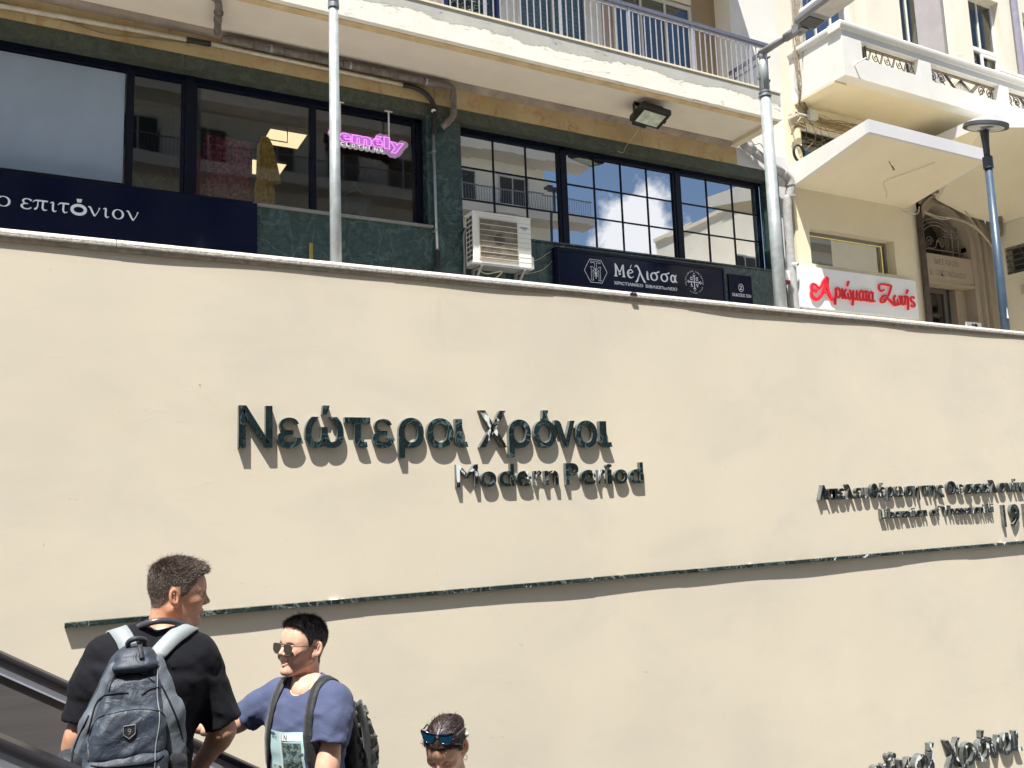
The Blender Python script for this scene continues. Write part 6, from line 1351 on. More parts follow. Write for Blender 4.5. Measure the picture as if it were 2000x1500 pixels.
def strands(Vl, Nl, mask_len, dirf, n, w, seed, tone=None):
    """short tapered blades of hair rooted on a shell, in head coordinates"""
    r = np.random.default_rng(seed); ok = np.where(mask_len(Vl) > 0.0005)[0]; idx = r.choice(ok, n); p = Vl[idx] + r.normal(size=(n, 3)) * 0.0015; nn = Nl[idx]
    L = mask_len(p) * r.uniform(0.7, 1.25, n); d = dirf(p, nn) + r.normal(size=(n, 3)) * 0.26; fly = (r.uniform(0, 1, n) < (0.012 if seed == 9 else 0.05))[:, None]; d = d + fly * (nn * 0.9 + r.normal(size=(n, 3)) * 0.3); L = L * (1 + 0.7 * fly[:, 0]); d /= np.linalg.norm(d, axis=1)[:, None]
    s = np.cross(d, nn) + r.normal(size=(n, 3)) * 0.3; s /= np.linalg.norm(s, axis=1)[:, None] + 1e-9
    p = p - nn * 0.0015; mid = p + d * L[:, None] * 0.55; tip = p + d * L[:, None] - nn * (L[:, None] * 0.12)
    V = np.stack([p - s * w, p + s * w, mid + s * w * 0.8, tip, mid - s * w * 0.8], 1).reshape(-1, 3)
    base = np.arange(n)[:, None] * 5; Fq = [tuple(b + k for k in (0, 1, 2, 3, 4)) for b in base[:, 0]]
    t = np.repeat(np.exp(r.normal(size=n) * 0.35), 5)
    return V, Fq, np.stack([t, t, t], 1)
def vnorm(V, Q):
    a = V[Q[:, 2]] - V[Q[:, 0]]; b = V[Q[:, 3]] - V[Q[:, 1]]; fn = np.cross(a, b); N_ = np.zeros_like(V)
    for k in range(4): np.add.at(N_, Q[:, k], fn)
    return N_ / (np.linalg.norm(N_, axis=1)[:, None] + 1e-12)
def hair_part(name, c, Fm, thick, dirf, mat, parent, nst, w, seed, rough_amp=0.0012, fem=0.0, lenf=None, tonef=None):
    def fn(P):
        t = thick(P); r = rough_amp * np.sin(P[:, 0] * 330 + 3 * np.sin(P[:, 2] * 120)) * np.sin(P[:, 1] * 290 + P[:, 2] * 210)
        return skull(P, fem) - t + r * (t > 0.002)
    v, q = sdf_mesh(fn, (-0.135, -0.105, -0.13), (0.13, 0.105, 0.155), 0.003)
    # drop the part buried in the skin
    keep = thick(v) > 0.0004; fk = keep[q].all(1); q = q[fk]
    N_ = vnorm(v, q)
    sgn = np.sign(((v - np.array([-0.01, 0, 0.02])) * N_).sum()); N_ = N_ * sgn
    sv, sf, st = strands(v, N_, lenf or (lambda P: np.clip(thick(P), 0, 1) * 1.6), dirf, nst, w, seed)
    used = np.unique(q); mp_ = -np.ones(len(v), int); mp_[used] = np.arange(len(used)); v2 = v[used]; q2 = mp_[q]
    V = np.concatenate([v2, sv]); F_ = [tuple(x) for x in q2.tolist()] + [tuple(int(k) + len(v2) for k in f) for f in sf]
    tone = np.concatenate([np.ones((len(v2), 3)) * 0.85, st])
    if tonef is not None: tone = tone * tonef(V)[:, None]
    o = mesh_obj(name, to_world(V, Fm, c), F_, mat, parent, True)
    at = o.data.color_attributes.new('tone', 'FLOAT_COLOR', 'POINT'); at.data.foreach_set('color', np.concatenate([tone, np.ones((len(tone), 1))], 1).astype(np.float32).ravel())
    return o
def brows(c, Fm, mat, parent, seed=0, dark=1.0, lift=0.0):
    r = np.random.default_rng(seed); V = []; F_ = []
    for s in (-1, 1):
        for k in range(170):
            t = r.uniform(0, 1); p = np.array([0.0890 - 0.024 * t ** 1.6, s * (0.012 + 0.041 * t), 0.024 + 0.006 * math.sin(t * 2.6) + r.uniform(-.0025, .0025) + lift])
            d = np.array([-0.3, s * 1.0, 0.25 - 0.5 * t]) + r.normal(size=3) * 0.2; d = d / np.linalg.norm(d) * 0.007; w = np.array([0, 0, 0.0010]); n = len(V)
            V += [p - w, p + w, p + d + np.array([0.001, 0, 0])]; F_.append((n, n + 1, n + 2))
    return mesh_obj('eyebrows', to_world(np.array(V), Fm, c), F_, mat, parent)
def eyes(c, Fm, parent, white, iris):
    for s in (-1, 1):
        m = MB(); o = np.array([0.0745, s * 0.031, 0.0035])
        bmx = bmesh.new(); bmesh.ops.create_uvsphere(bmx, u_segments=16, v_segments=10, radius=0.0112)
        v = np.array([q.co[:] for q in bmx.verts]) + o; f = [tuple(x.index for x in fc.verts) for fc in bmx.faces]; bmx.free()
        e = mesh_obj('eyeball', to_world(v, Fm, c), f, white, parent, True)
        m.tube([o + np.array([0.0105, 0, 0]), o + np.array([0.0116, 0, 0])], [0.0055, 0.0045], 12)
        mesh_obj('iris', to_world(np.array(m.v), Fm, c), m.f, iris, parent)
# ---- bodies
def torso_sdf(P, Fm, c, fem=0.0, puff=0.0):
    q = (P - np.array(c, np.float32)) @ Fm.astype(np.float32); y = np.abs(q[:, 1]); Q = np.stack([q[:, 0], y, q[:, 2]], 1); w = 1 - 0.12 * fem
    d = cone(Q, (-0.005, 0.0, -0.075), (-0.005, 0.155 * w, -0.080), 0.062, 0.056)
    d = smin(d, cone(Q, (-0.020, 0.03, 0.0), (-0.012, 0.135 * w, -0.055), 0.042, 0.045), 0.03)
    d = smin(d, ell(Q, (0.012, 0, -0.20), (0.118 * w, 0.172 * w, 0.18)), 0.05)
    d = smin(d, ell(Q, (-0.035, 0.05, -0.15), (0.088 * w, 0.125 * w, 0.13)), 0.05)
    d = smin(d, ell(Q, (0.0, 0, -0.40), (0.108 * w, 0.150 * w, 0.20)), 0.06)
    d = smin(d, ell(Q, (-0.01, 0, -0.56), (0.118, 0.168, 0.13)), 0.05)
    if fem: d = smin(d, ell(Q, (0.085, 0.065, -0.21), (0.05, 0.055, 0.05)), 0.04)
    return d - puff
def hand_mesh(w, d, n, side, curl=0.35, s=1.0, up=None):
    """w wrist, d direction of the fingers, n normal out of the back of the hand; side +1: thumb on n x d side"""
    d = np.array(d, float); d /= np.linalg.norm(d); n = np.array(n, float); n -= d * (n @ d); n /= np.linalg.norm(n); t = np.cross(n, d) * side; w = np.array(w, float)
    L = lambda a, b, c_: w + (d * a + t * b + n * c_) * s
    palm = [(L(0.0, 0, 0), 0.024 * s), (L(0.04, 0.006, 0.002), 0.021 * s)]
    fng = []
    for off, ln, bx in ((0.030, 0.072, 0.090), (0.010, 0.080, 0.094), (-0.010, 0.074, 0.091), (-0.029, 0.058, 0.084)):
        a0 = curl * 0.9; pts = [(L(0.045, off * 0.6, 0.0), 0.0125 * s), (L(bx, off, 0.002), 0.0098 * s)]; p = np.array([bx, off, 0.002]); ang = 0.0
        for sg, rr_ in ((0.42, 0.0088), (0.32, 0.0080), (0.26, 0.0070)):
            ang += a0; p = p + np.array([math.cos(ang), 0, -math.sin(ang)]) * ln * sg; pts.append((L(*p), rr_ * s))
        fng.append(pts)
    th = [(L(0.018, 0.018, -0.004), 0.015 * s), (L(0.048, 0.044, -0.012), 0.0115 * s), (L(0.072, 0.050, -0.024), 0.0098 * s), (L(0.094, 0.046, -0.036), 0.0082 * s)]
    def fn(P):
        a = chain(P, palm, 0.01); b = smin(cone(P, L(0.035, 0.014, 0), L(0.084, 0.022, 0.0), 0.015 * s, 0.012 * s), cone(P, L(0.035, -0.012, 0), L(0.080, -0.022, 0.0), 0.015 * s, 0.012 * s), 0.02)
        a = smin(a, b, 0.015)
        for f_ in fng: a = smin(a, chain(P, f_, 0.002), 0.005)
        return smin(a, chain(P, th, 0.004), 0.010)
    allp = np.array([p for f_ in fng for p, _ in f_] + [p for p, _ in th] + [w])
    v, q = sdf_mesh(fn, allp.min(0) - 0.03, allp.max(0) + 0.03, 0.0035); return v, q
def limb_mesh(pts, h=0.007):
    A = np.array([p for p, _ in pts]); r = max(x for _, x in pts) + 0.015
    return sdf_mesh(lambda P: chain(P, pts, 0.03), A.min(0) - r, A.max(0) + r, h)
def shirt(name, Fm, c, sleeves, mat, parent, hem, amp=0.0035, seed=0, fem=0.0, neck_c=None, neck_r=0.073, ease=0.010, h=0.0075):
    """sleeves: list of chains; open neck cut by a sphere-capped cylinder; hem: length below the neck"""
    Fm32 = Fm.astype(np.float32); c32 = np.array(c, np.float32)
    def fn(P):
        q = (P - c32) @ Fm32
        d = torso_sdf(P, Fm, c, fem) - ease - 0.012 * np.clip((-q[:, 2] - 0.30) / 0.3, 0, 1)
        for sl in sleeves:
            s_ = chain(P, sl, 0.02); a, b = np.array(sl[-2][0], np.float32), np.array(sl[-1][0], np.float32); ax = (b - a) / np.linalg.norm(b - a)
            s_ = np.maximum(s_, (P - b) @ ax - 0.0)
            hollow = chain(P, [(sl[-2][0], sl[-2][1] - 0.030), (tuple(b + ax * 0.05), sl[-1][1] - 0.014)], 0.01)
            s_ = np.maximum(s_, -np.maximum(hollow, -((P - (b - ax * 0.025)) @ ax)))
            d = smin(d, s_, 0.035)
        d = d + folds(q, amp, seed) * np.clip((-q[:, 2] + 0.0) / 0.10, 0.15, 1)
        d = np.maximum(d, -(q[:, 2] + hem))
        nc = np.array(neck_c if neck_c is not None else (0.0, 0, 0.035), np.float32); e = q - nc
        cyl = np.sqrt((e[:, 0] * 0.9) ** 2 + e[:, 1] ** 2 + (np.minimum(e[:, 2] + e[:, 0] * 0.45, 0)) ** 2) - neck_r
        return smax(d, -cyl, 0.004)
    pts = [np.array(p) for sl in sleeves for p, r in sl]; cc_ = np.array(c)
    lo = np.minimum(np.min(pts, 0) - 0.11, cc_ - np.array([0.24, 0.24, hem + 0.04])); hi = np.maximum(np.max(pts, 0) + 0.11, cc_ + np.array([0.24, 0.24, 0.07]))
    v, q = sdf_mesh(fn, lo, hi, h); v = smooth(v, q, 1, 0.4)
    return mesh_obj(name, v, q.tolist(), mat, parent, True), (v, q)
def trousers(mat, parent, Fm, c, feet, waist=-0.50, shoe=None, sh_dir=None):
    hipl = [c + Fm @ np.array([0, s * 0.085, -0.62]) for s in (1, -1)]
    def fn(P):
        q = (P - c.astype(np.float32)) @ Fm.astype(np.float32); d = torso_sdf(P, Fm, c) - 0.008; d = np.maximum(d, q[:, 2] - waist)
        for hp_, ft in zip(hipl, feet):
            kn = (hp_ + ft) / 2 + Fm @ np.array([0.03, 0, 0.02]); d = smin(d, chain(P, [(hp_, 0.085), (kn, 0.062), (ft + np.array([0, 0, 0.06]), 0.058)], 0.04), 0.03)
        return d + folds(q, 0.003, 5, 18)
    allp = np.array(hipl + list(feet)); v, q = sdf_mesh(fn, allp.min(0) - np.array([.16, .16, .02]), np.maximum(allp.max(0) + .16, c + np.array([.2, .2, waist + .03])), 0.012)
    mesh_obj('trousers', v, q.tolist(), mat, parent, True)
    for ft in feet:
        dd = np.array(sh_dir, float); sb = lambda P: smin(cone(P, ft + np.array([0, 0, .045]) - dd * .04, ft + np.array([0, 0, .032]) + dd * .15, .045, .034), cone(P, ft + np.array([0, 0, .10]), ft + np.array([0, 0, .05]), .045, .045), .02)
        fl_ = float(ft[2]); v, q = sdf_mesh(lambda P: np.maximum(sb(P), fl_ - P[:, 2]), ft - .21 * np.abs(dd) - .07, ft + .21 * np.abs(dd) + np.array([.07, .07, .17]), 0.008)
        mesh_obj('shoe', v, q.tolist(), shoe, parent, True)
def decal(name, bvh, origin, right, up, nrm, u0, u1, v0, v1, nu, nv, mat, parent, off=0.0015, fshape=None):
    V = []; ok = True
    for j in range(nv + 1):
        for i in range(nu + 1):
            u = u0 + (u1 - u0) * i / nu; w = v0 + (v1 - v0) * j / nv
            if fshape: u, w = fshape(u, w)
            p = Vector(origin) + Vector(right) * u + Vector(up) * w + Vector(nrm) * 0.5
            hit = bvh.ray_cast(p, -Vector(nrm)); V.append((hit[0] + Vector(nrm) * off) if hit[0] else p - Vector(nrm) * 0.5)
    F_ = [(j * (nu + 1) + i, j * (nu + 1) + i + 1, (j + 1) * (nu + 1) + i + 1, (j + 1) * (nu + 1) + i) for j in range(nv) for i in range(nu)]
    return mesh_obj(name, V, F_, mat, parent, True)

# ================================================================== man in black, seen from behind
sk1 = skin_mat('tanned_skin', (0.52, 0.30, 0.20)); blk = cloth_mat('black_cotton', (0.0065, 0.007, 0.0105), sheen=0.02); jean = cloth_mat('dark_jeans', (0.03, 0.035, 0.06)); shoe_m = simple('white_shoe', (0.6, 0.6, 0.58), 0.5)
hairA = hair_mat('brown_hair', (0.062, 0.044, 0.036), 0.45); hairB = hair_mat('black_hair', (0.013, 0.010, 0.010), 0.38); hairC = hair_mat('dark_brown_hair', (0.026, 0.012, 0.011), 0.42)
m1 = thing('person', (0.33, -3.6, -1.95), 'person in a black T-shirt seen from behind, short brown faded hair, face turned right', 'person')
H1c = np.array([0.452, -3.53, -0.292]); H1 = frame(rad(-5), rad(-4), rad(3))
head1, hc1 = build_head(H1c, H1, 0, 0, 0, 0.25)
T1c = np.array([0.372, -3.60, -0.415]); T1 = frame(rad(84), rad(-4), rad(5))
armR = [((0.522, -3.60, -0.505), 0.048), ((0.598, -3.63, -0.770), 0.040), ((0.588, -3.60, -0.805), 0.038), ((0.500, -3.44, -0.985), 0.027)]
armL = [((0.195, -3.60, -0.480), 0.048), ((0.135, -3.61, -0.725), 0.040), ((0.128, -3.60, -0.765), 0.038), ((0.165, -3.38, -0.93), 0.027)]
def fix_down(p): return p
neck1 = limb_mesh([(H1c + H1 @ np.array([-.04, 0, -.13]), 0.056), (T1c + np.array([0, 0, -.03]), 0.062)], 0.006)
upper1 = sdf_mesh(lambda P: torso_sdf(P, T1, T1c) , T1c + np.array([-.26, -.2, -.66]), T1c + np.array([.26, .2, .07]), 0.011)
handR1 = hand_mesh((0.500, -3.44, -0.985), (-0.45, 0.6, -0.6), (0.5, 0.1, 0.6), 1, 0.6); handL1 = hand_mesh((0.165, -3.38, -0.93), (0.3, 0.8, -0.5), (-0.5, 0.1, 0.6), -1, 0.6)
sl = lambda a, rr_: [(p, r_) for p, r_ in zip(a, rr_)]
body1 = person_mesh('body', [head1, neck1, upper1, limb_mesh(armR), limb_mesh(armL), handR1, handL1], sk1, m1, [hc1, None, None, None, None, None, None])
sleeveR = [((0.495, -3.60, -0.492), 0.060), ((0.540, -3.61, -0.580), 0.066), ((0.600, -3.62, -0.748), 0.064)]
sleeveL = [((0.205, -3.60, -0.475), 0.060), ((0.168, -3.60, -0.560), 0.066), ((0.145, -3.61, -0.680), 0.064)]
sh1, shm1 = shirt('t_shirt', T1, T1c, [sleeveR, sleeveL], blk, m1, 0.66, 0.0050, 3, 0.0, (0.0, -0.01, 0.030), 0.066)
trousers(jean, m1, T1, T1c, [np.array([0.25, -3.55, -1.955]), np.array([0.44, -3.58, -1.955])], -0.52, shoe_m, (0.1, 1, 0))
def zline(xs_, zs3): return lambda P: np.interp(P[:, 0], xs_, zs3)
hl1 = zline([-.14, -.085, -.055, -.042, -.036, -.030, .000, .005, .022, .036, .050, .060, .070, .1], [-.046, -.048, -.046, -.030, .020, .036, .034, -.002, .004, .022, .040, .062, .074, .076])
def thick1(P):
    z = P[:, 2]; e = z - hl1(P)
    top = np.clip((z - 0.045) / 0.055, 0, 1); t = 0.0012 + 0.0095 * top ** 1.2 + 0.005 * np.clip((P[:, 0] - 0.05) / 0.04, 0, 1) * np.clip((z - 0.07) / 0.02, 0, 1)
    return np.clip(e / 0.012, -1, 1) * t
def dir1(P, N_):
    fwd = np.clip((P[:, 2] - 0.05) / 0.05, 0, 1)[:, None]; g = np.array([0.55, 0, -0.75]) * (1 - fwd) + np.array([0.95, 0, 0.10]) * fwd
    back = np.clip((-P[:, 0] - 0.04) / 0.05, 0, 1)[:, None]; g = g * (1 - back) + np.array([-0.15, 0, -0.9]) * back
    g = g - N_ * (g * N_).sum(1)[:, None] * 0.8; return g + N_ * (0.35 + 0.75 * fwd)
def ton1(V): return 1.0 + 1.6 * np.clip((0.030 - V[:, 2]) / 0.06, 0, 1) + 0.5 * np.clip((V[:, 2] - 0.05) / 0.04, 0, 1)
hair_part('hair', H1c, H1, thick1, dir1, hairA, m1, 30000, 0.00038, 1, 0.0009, lenf=lambda P: np.clip(thick1(P), 0, 1) * 1.35 + 0.0025 * (thick1(P) > 0), tonef=ton1)
brows(H1c, H1, hairA, m1, 2)
def lashes(c, Fm, mat, parent, z0=0.0):
    for s_ in (-1, 1):
        pts = [(0.0815 - 0.35 * (abs(t - .45)) ** 2 * 0.05 - 0.012 * max(0, t - .5) , s_ * (0.019 + 0.025 * t), 0.0015 + z0 - 0.004 * math.sin(math.pi * t)) for t in np.linspace(0, 1, 8)]
        bv_ = None; q = np.array(pts); q[:, 0] = 0.0715 + 0.0135 * np.sqrt(np.clip(1 - ((np.abs(q[:, 1]) - .031) / .0145) ** 2 - ((q[:, 2] - .0035) / .0115) ** 2, 0.02, 1)) + .0004
        MB().tube(to_world(q, Fm, c), [0.0004] + [0.0011] * 6 + [0.0005], 5).build('lash_line', mat, parent)
lashes(H1c, H1, hairA, m1)
eyew = simple('eye_white', (0.7, 0.68, 0.64), 0.2); iris = simple('brown_iris', (0.05, 0.025, 0.012), 0.15)
# headphones round the neck
hp1 = thing('headphones', (0.40, -3.62, -0.39), 'slim dark headphones worn round the neck of the man in black', 'headphones')
band = [(0.305, -3.52, -0.430), (0.296, -3.60, -0.400), (0.322, -3.668, -0.372), (0.375, -3.688, -0.362), (0.430, -3.670, -0.374), (0.474, -3.620, -0.402), (0.495, -3.55, -0.440)]
MB().ribbon(crom(band, 6), 0.022, (0.05, 0.15, 1), 0.007).build('headband', simple('headband_plastic', (0.055, 0.05, 0.06), 0.28), hp1, True)
for p_ in ((0.325, -3.47, -0.45), (0.490, -3.50, -0.47)): MB().tube([(p_[0], p_[1], p_[2]), (p_[0] + .004, p_[1] + .025, p_[2] - .012)], 0.034, 18).build('ear_cup', simple('cup_plastic', (0.04, 0.038, 0.045), 0.35) if p_[0] < .4 else bpy.data.materials['cup_plastic'], hp1)

# ---- grey backpack
bp = thing('backpack', (0.27, -3.85, -0.98), 'slate grey backpack with pale shoulder straps and black zips on the man in black', 'backpack')
slate = cloth_mat('slate_nylon', (0.026, 0.036, 0.054), 0.5, 0.2, 0.5, 700, 0.05, 0.8); slate_d = cloth_mat('dark_nylon', (0.016, 0.018, 0.024), 0.6, 0.2, 0.4)
slate_l = cloth_mat('pale_nylon', (0.085, 0.10, 0.12), 0.6, 0.12, 0.4, 700, 0.1, 0.4); strapm = cloth_mat('strap_webbing', (0.26, 0.285, 0.30), 0.6, 0.08, 0.4, 700, 0.1, 0.2); zipm = simple('black_zip', (0.007, 0.007, 0.009), 0.6, var=0.3, scale=200, spec=0.2)
def lerp(a, b, t): return a + (b - a) * t
PZT, PZB = -0.425, -0.985
def pcx(z): return np.interp(z, [PZB, -0.80, -0.62, -0.50, PZT], [0.232, 0.248, 0.272, 0.284, 0.286])
def phw(z): return np.interp(z, [PZB - .02, PZB + .03, -0.80, -0.62, -0.52, -0.46, PZT], [0.10, 0.150, 0.158, 0.135, 0.105, 0.080, 0.045])
def pfy(z): return np.interp(z, [PZB - .02, PZB + .04, -0.75, -0.60, -0.50, PZT], [-3.89, -3.925, -3.915, -3.885, -3.845, -3.800])
def pack_sdf(P, hw, fy, by=-3.735, r=0.045, zt=PZT, zb=PZB, cx=pcx):
    z = P[:, 2]; zc = np.clip(z, zb, zt); w = hw(zc); f_ = fy(zc); cy = (f_ + by) / 2; hy = (by - f_) / 2
    rr_ = np.minimum(r, np.minimum(w, hy) * 0.95)
    qx = np.abs(P[:, 0] - cx(zc)) - (w - rr_); qy = np.abs(P[:, 1] - cy) - (hy - rr_); qz = np.maximum(zb - z, z - zt) + rr_ * .6
    return np.sqrt(np.maximum(qx, 0) ** 2 + np.maximum(qy, 0) ** 2 + np.maximum(qz, 0) ** 2) + np.minimum(np.maximum(np.maximum(qx, qy), qz), 0) - rr_ * .8
def fold_bag(P, a, s): return folds(P, a, s, 26)
def sdf_part(name, fn, lo, hi, h, mat, parent, sm=1):
    v, q = sdf_mesh(fn, lo, hi, h); v = smooth(v, q, sm, 0.4); return mesh_obj(name, v, q.tolist(), mat, parent, True), (v, q)
main1, mm1 = sdf_part('main_body', lambda P: pack_sdf(P, phw, pfy) + fold_bag(P, 0.0030, 3), (0.06, -3.97, -1.02), (0.46, -3.70, -0.38), 0.006, slate, bp)
# upper front compartment
def up_sdf(P):
    z = P[:, 2]; d = pack_sdf(P, lambda q: phw(q) - 0.022, lambda q: pfy(q) - 0.022, -3.82, 0.04, -0.515, -0.80)
    return d + fold_bag(P, 0.0038, 8)
sdf_part('upper_compartment', up_sdf, (0.10, -3.98, -0.84), (0.42, -3.80, -0.48), 0.005, slate, bp)
def mid_sdf(P): return pack_sdf(P, lambda q: phw(q) - 0.026 - 0.02 * np.clip((q + 0.66) / .05, 0, 1), lambda q: pfy(q) - 0.052, -3.87, 0.045, -0.598, -0.745) + fold_bag(P, 0.003, 12)
mid1, mm2 = sdf_part('front_pocket', mid_sdf, (0.09, -4.02, -0.79), (0.43, -3.84, -0.56), 0.005, slate, bp)
def low_sdf(P): return pack_sdf(P, lambda q: phw(q) - 0.018, lambda q: pfy(q) - 0.058, -3.88, 0.05, -0.735, -0.985) + fold_bag(P, 0.003, 15)
low1, mm3 = sdf_part('lower_pocket', low_sdf, (0.07, -4.03, -1.02), (0.44, -3.84, -0.70), 0.005, slate, bp)
sdf_part('top_flap', lambda P: smin(ell(P, (0.285, -3.815, -0.455), (0.062, 0.045, 0.036)), ell(P, (0.285, -3.845, -0.480), (0.072, 0.040, 0.022)), 0.03) + fold_bag(P, 0.002, 2), (0.19, -3.92, -0.54), (0.38, -3.74, -0.40), 0.004, slate, bp)
sdf_part('side_panel', lambda P: smin(cone(P, (0.352, -3.83, -0.480), (0.388, -3.86, -0.640), 0.024, 0.042), cone(P, (0.388, -3.86, -0.64), (0.400, -3.86, -0.76), 0.042, 0.045), 0.03) + fold_bag(P, 0.003, 21), (0.30, -3.94, -0.83), (0.47, -3.76, -0.43), 0.005, slate_l, bp)
sdf_part('side_panel', lambda P: smin(cone(P, (0.222, -3.83, -0.480), (0.158, -3.85, -0.640), 0.018, 0.030), cone(P, (0.158, -3.85, -0.64), (0.122, -3.85, -0.80), 0.030, 0.038), 0.03) + fold_bag(P, 0.003, 22), (0.05, -3.94, -0.87), (0.28, -3.76, -0.43), 0.005, slate_l, bp)
sdf_part('mesh_pocket', lambda P: rbox(P, (0.395, -3.85, -0.87), (0.045, 0.065, 0.13), 0.04) + fold_bag(P, 0.004, 31), (0.32, -3.94, -1.02), (0.47, -3.76, -0.72), 0.006, slate_d, bp)
sdf_part('mesh_pocket', lambda P: rbox(P, (0.105, -3.85, -0.84), (0.040, 0.060, 0.13), 0.035) + fold_bag(P, 0.005, 32), (0.04, -3.94, -0.99), (0.17, -3.76, -0.68), 0.006, slate_d, bp)
def on_surface(bv, pts, off=0.002, d=(0, 1, 0)):
    out = []
    for x_, z_ in pts:
        h_ = bv.ray_cast(Vector((x_, -4.5, z_)), Vector(d)); out.append(Vector((x_, (h_[0].y if h_[0] else -3.93) - off, z_)))
    return out
def bvh_of(objs):
    V = []; F_ = []
    for o in objs:
        n = len(V); off = root_loc(o); V += [v.co + off for v in o.data.vertices]; F_ += [[n + i for i in p.vertices] for p in o.data.polygons]
    return BVHTree.FromPolygons(V, F_)
bvp = bvh_of([o for o in bp.children if o.type == 'MESH'])
def zipper(pts, r=0.0042, name='zip', mat=None):
    p = on_surface(bvp, [tuple(q) for q in crom(pts, 7)], 0.001); return MB().tube(p, r * 0.62, 6).build(name, mat or zipm, bp, True)
zipper([(0.150, -0.735), (0.152, -0.66), (0.175, -0.618), (0.22, -0.602), (0.29, -0.600), (0.345, -0.612), (0.368, -0.635)], 0.0038, 'piping', simple('grey_piping', (0.05, 0.055, 0.065), 0.5))
zipper([(0.156, -0.742), (0.20, -0.752), (0.26, -0.756), (0.33, -0.756), (0.362, -0.745)])
zipper([(0.148, -0.660), (0.166, -0.590), (0.188, -0.560), (0.225, -0.552), (0.262, -0.556)])
zipper([(0.300, -0.566), (0.325, -0.552), (0.352, -0.550)])
zipper([(0.206, -0.545), (0.214, -0.520), (0.24, -0.508), (0.275, -0.506), (0.31, -0.512), (0.338, -0.532)], 0.0036)
zipper([(0.360, -0.545), (0.385, -0.60), (0.412, -0.67), (0.424, -0.715)], 0.005); zipper([(0.100, -0.745), (0.120, -0.68), (0.150, -0.61)], 0.005)
zipper([(0.140, -0.785), (0.20, -0.800), (0.27, -0.806), (0.33, -0.803)], 0.0025, 'seam', slate_d); zipper([(0.175, -0.803), (0.168, -0.88), (0.165, -0.96)], 0.0025, 'seam', slate_d)
zipper([(0.352, -0.480), (0.347, -0.56), (0.350, -0.64), (0.338, -0.72), (0.335, -0.80)], 0.0028, 'seam', simple('pale_seam', (0.22, 0.23, 0.24), 0.6))
# shield badge with 9
bc = on_surface(bvp, [(0.262, -0.660)], 0.003)[0]
shp = [(-.017, .018), (.017, .018), (.017, -.008), (0, -.022), (-.017, -.008)]
mb = MB(); 
for i in range(5):
    a, b_ = shp[i], shp[(i + 1) % 5]; mb.tube([(bc.x + a[0], bc.y - .001, bc.z + a[1]), (bc.x + b_[0], bc.y - .001, bc.z + b_[1])], 0.0012, 5)
mb.build('badge', M['lampgrey'], bp); MB().prism([(bc.x + a, bc.z + b_) for a, b_ in shp], 'y', bc.y - .0005, bc.y + .004).build('badge_back', slate_d, bp)
text_line('badge_number', '9', bc.x - .005, bc.x + .005, bc.z - .009, 0.018, bc.y - .0008, M['lampgrey'], bp, 0.001)
MB().tube(crom([(0.268, -3.815, -0.435), (0.262, -3.825, -0.408), (0.285, -3.835, -0.396), (0.312, -3.828, -0.405), (0.312, -3.815, -0.432)], 6), 0.0085, 8).build('grab_handle', slate_d, bp, True)
MB().ribbon(crom([(0.295, -3.80, -0.40), (0.297, -3.85, -0.425), (0.300, -3.872, -0.455)], 6), 0.014, (1, 0, 0), 0.004).build('grab_handle', slate_d, bp, True)
for px_, pz_ in ((0.345, -0.77), (0.325, -0.815)):
    a = on_surface(bvp, [(px_, pz_)], 0.006)[0]; MB().tube([a, a + Vector((.003, -.006, -.03))], 0.0035, 6).build('zip_pull', M['galv'], bp)
bvs = bvh_of([sh1]); 
def over(pts, off=0.006):
    """lay a strap on the shirt: each point is pulled to the cloth and lifted a little"""
    out = []
    for p in crom(pts, 6):
        h_ = bvs.find_nearest(Vector(p)); n_ = (Vector(p) - h_[0]); sg = 1 if n_.dot(h_[1]) >= 0 else -1
        nn = h_[1] if True else n_; out.append(h_[0] + nn * off if (h_[0] - Vector(p)).length < 0.06 else Vector(p))
    return out
NS = None
nt_ = bvs.find_nearest(Vector((0.3, -4.2, -0.6))); SGN = 1 if nt_[1].y < 0 else -1
def strap_on(bv, sg, pts, w, off, thick, mat, parent, start=None, name='shoulder_strap'):
    P_ = []; A_ = []; N_ = []
    for p in crom(pts, 6):
        h_ = bv.find_nearest(Vector(p)); P_.append(h_[0] + h_[1] * sg * off); N_.append(h_[1] * sg)
    N2 = [sum((N_[max(0, min(len(N_) - 1, i + k))] for k in range(-4, 5)), Vector()).normalized() for i in range(len(N_))]
    P2 = [sum((P_[max(0, min(len(P_) - 1, i + k))] for k in range(-2, 3)), Vector()) / 5 for i in range(len(P_))]
    P2[0] = P_[0]; P2[-1] = P_[-1]
    if start is not None: P2 = [Vector(start)] + P2; N2 = [N2[0]] + N2
    for i in range(len(P2)):
        d = (P2[min(i + 1, len(P2) - 1)] - P2[max(i - 1, 0)]).normalized(); A_.append(tuple(d.cross(N2[i]).normalized()))
    return MB().ribbon(P2, w, A_, thick).build(name, mat, parent, True)
strap_on(bvs, SGN, [(0.262, -3.77, -0.42), (0.256, -3.72, -0.39), (0.245, -3.66, -0.375), (0.240, -3.58, -0.38), (0.240, -3.50, -0.43), (0.235, -3.46, -0.55)], 0.056, 0.008, 0.008, strapm, bp, (0.268, -3.80, -0.452))
strap_on(bvs, SGN, [(0.36, -3.76, -0.44), (0.41, -3.71, -0.42), (0.455, -3.66, -0.41), (0.485, -3.60, -0.42), (0.50, -3.52, -0.46), (0.50, -3.47, -0.58)], 0.056, 0.008, 0.008, strapm, bp, (0.318, -3.80, -0.462))

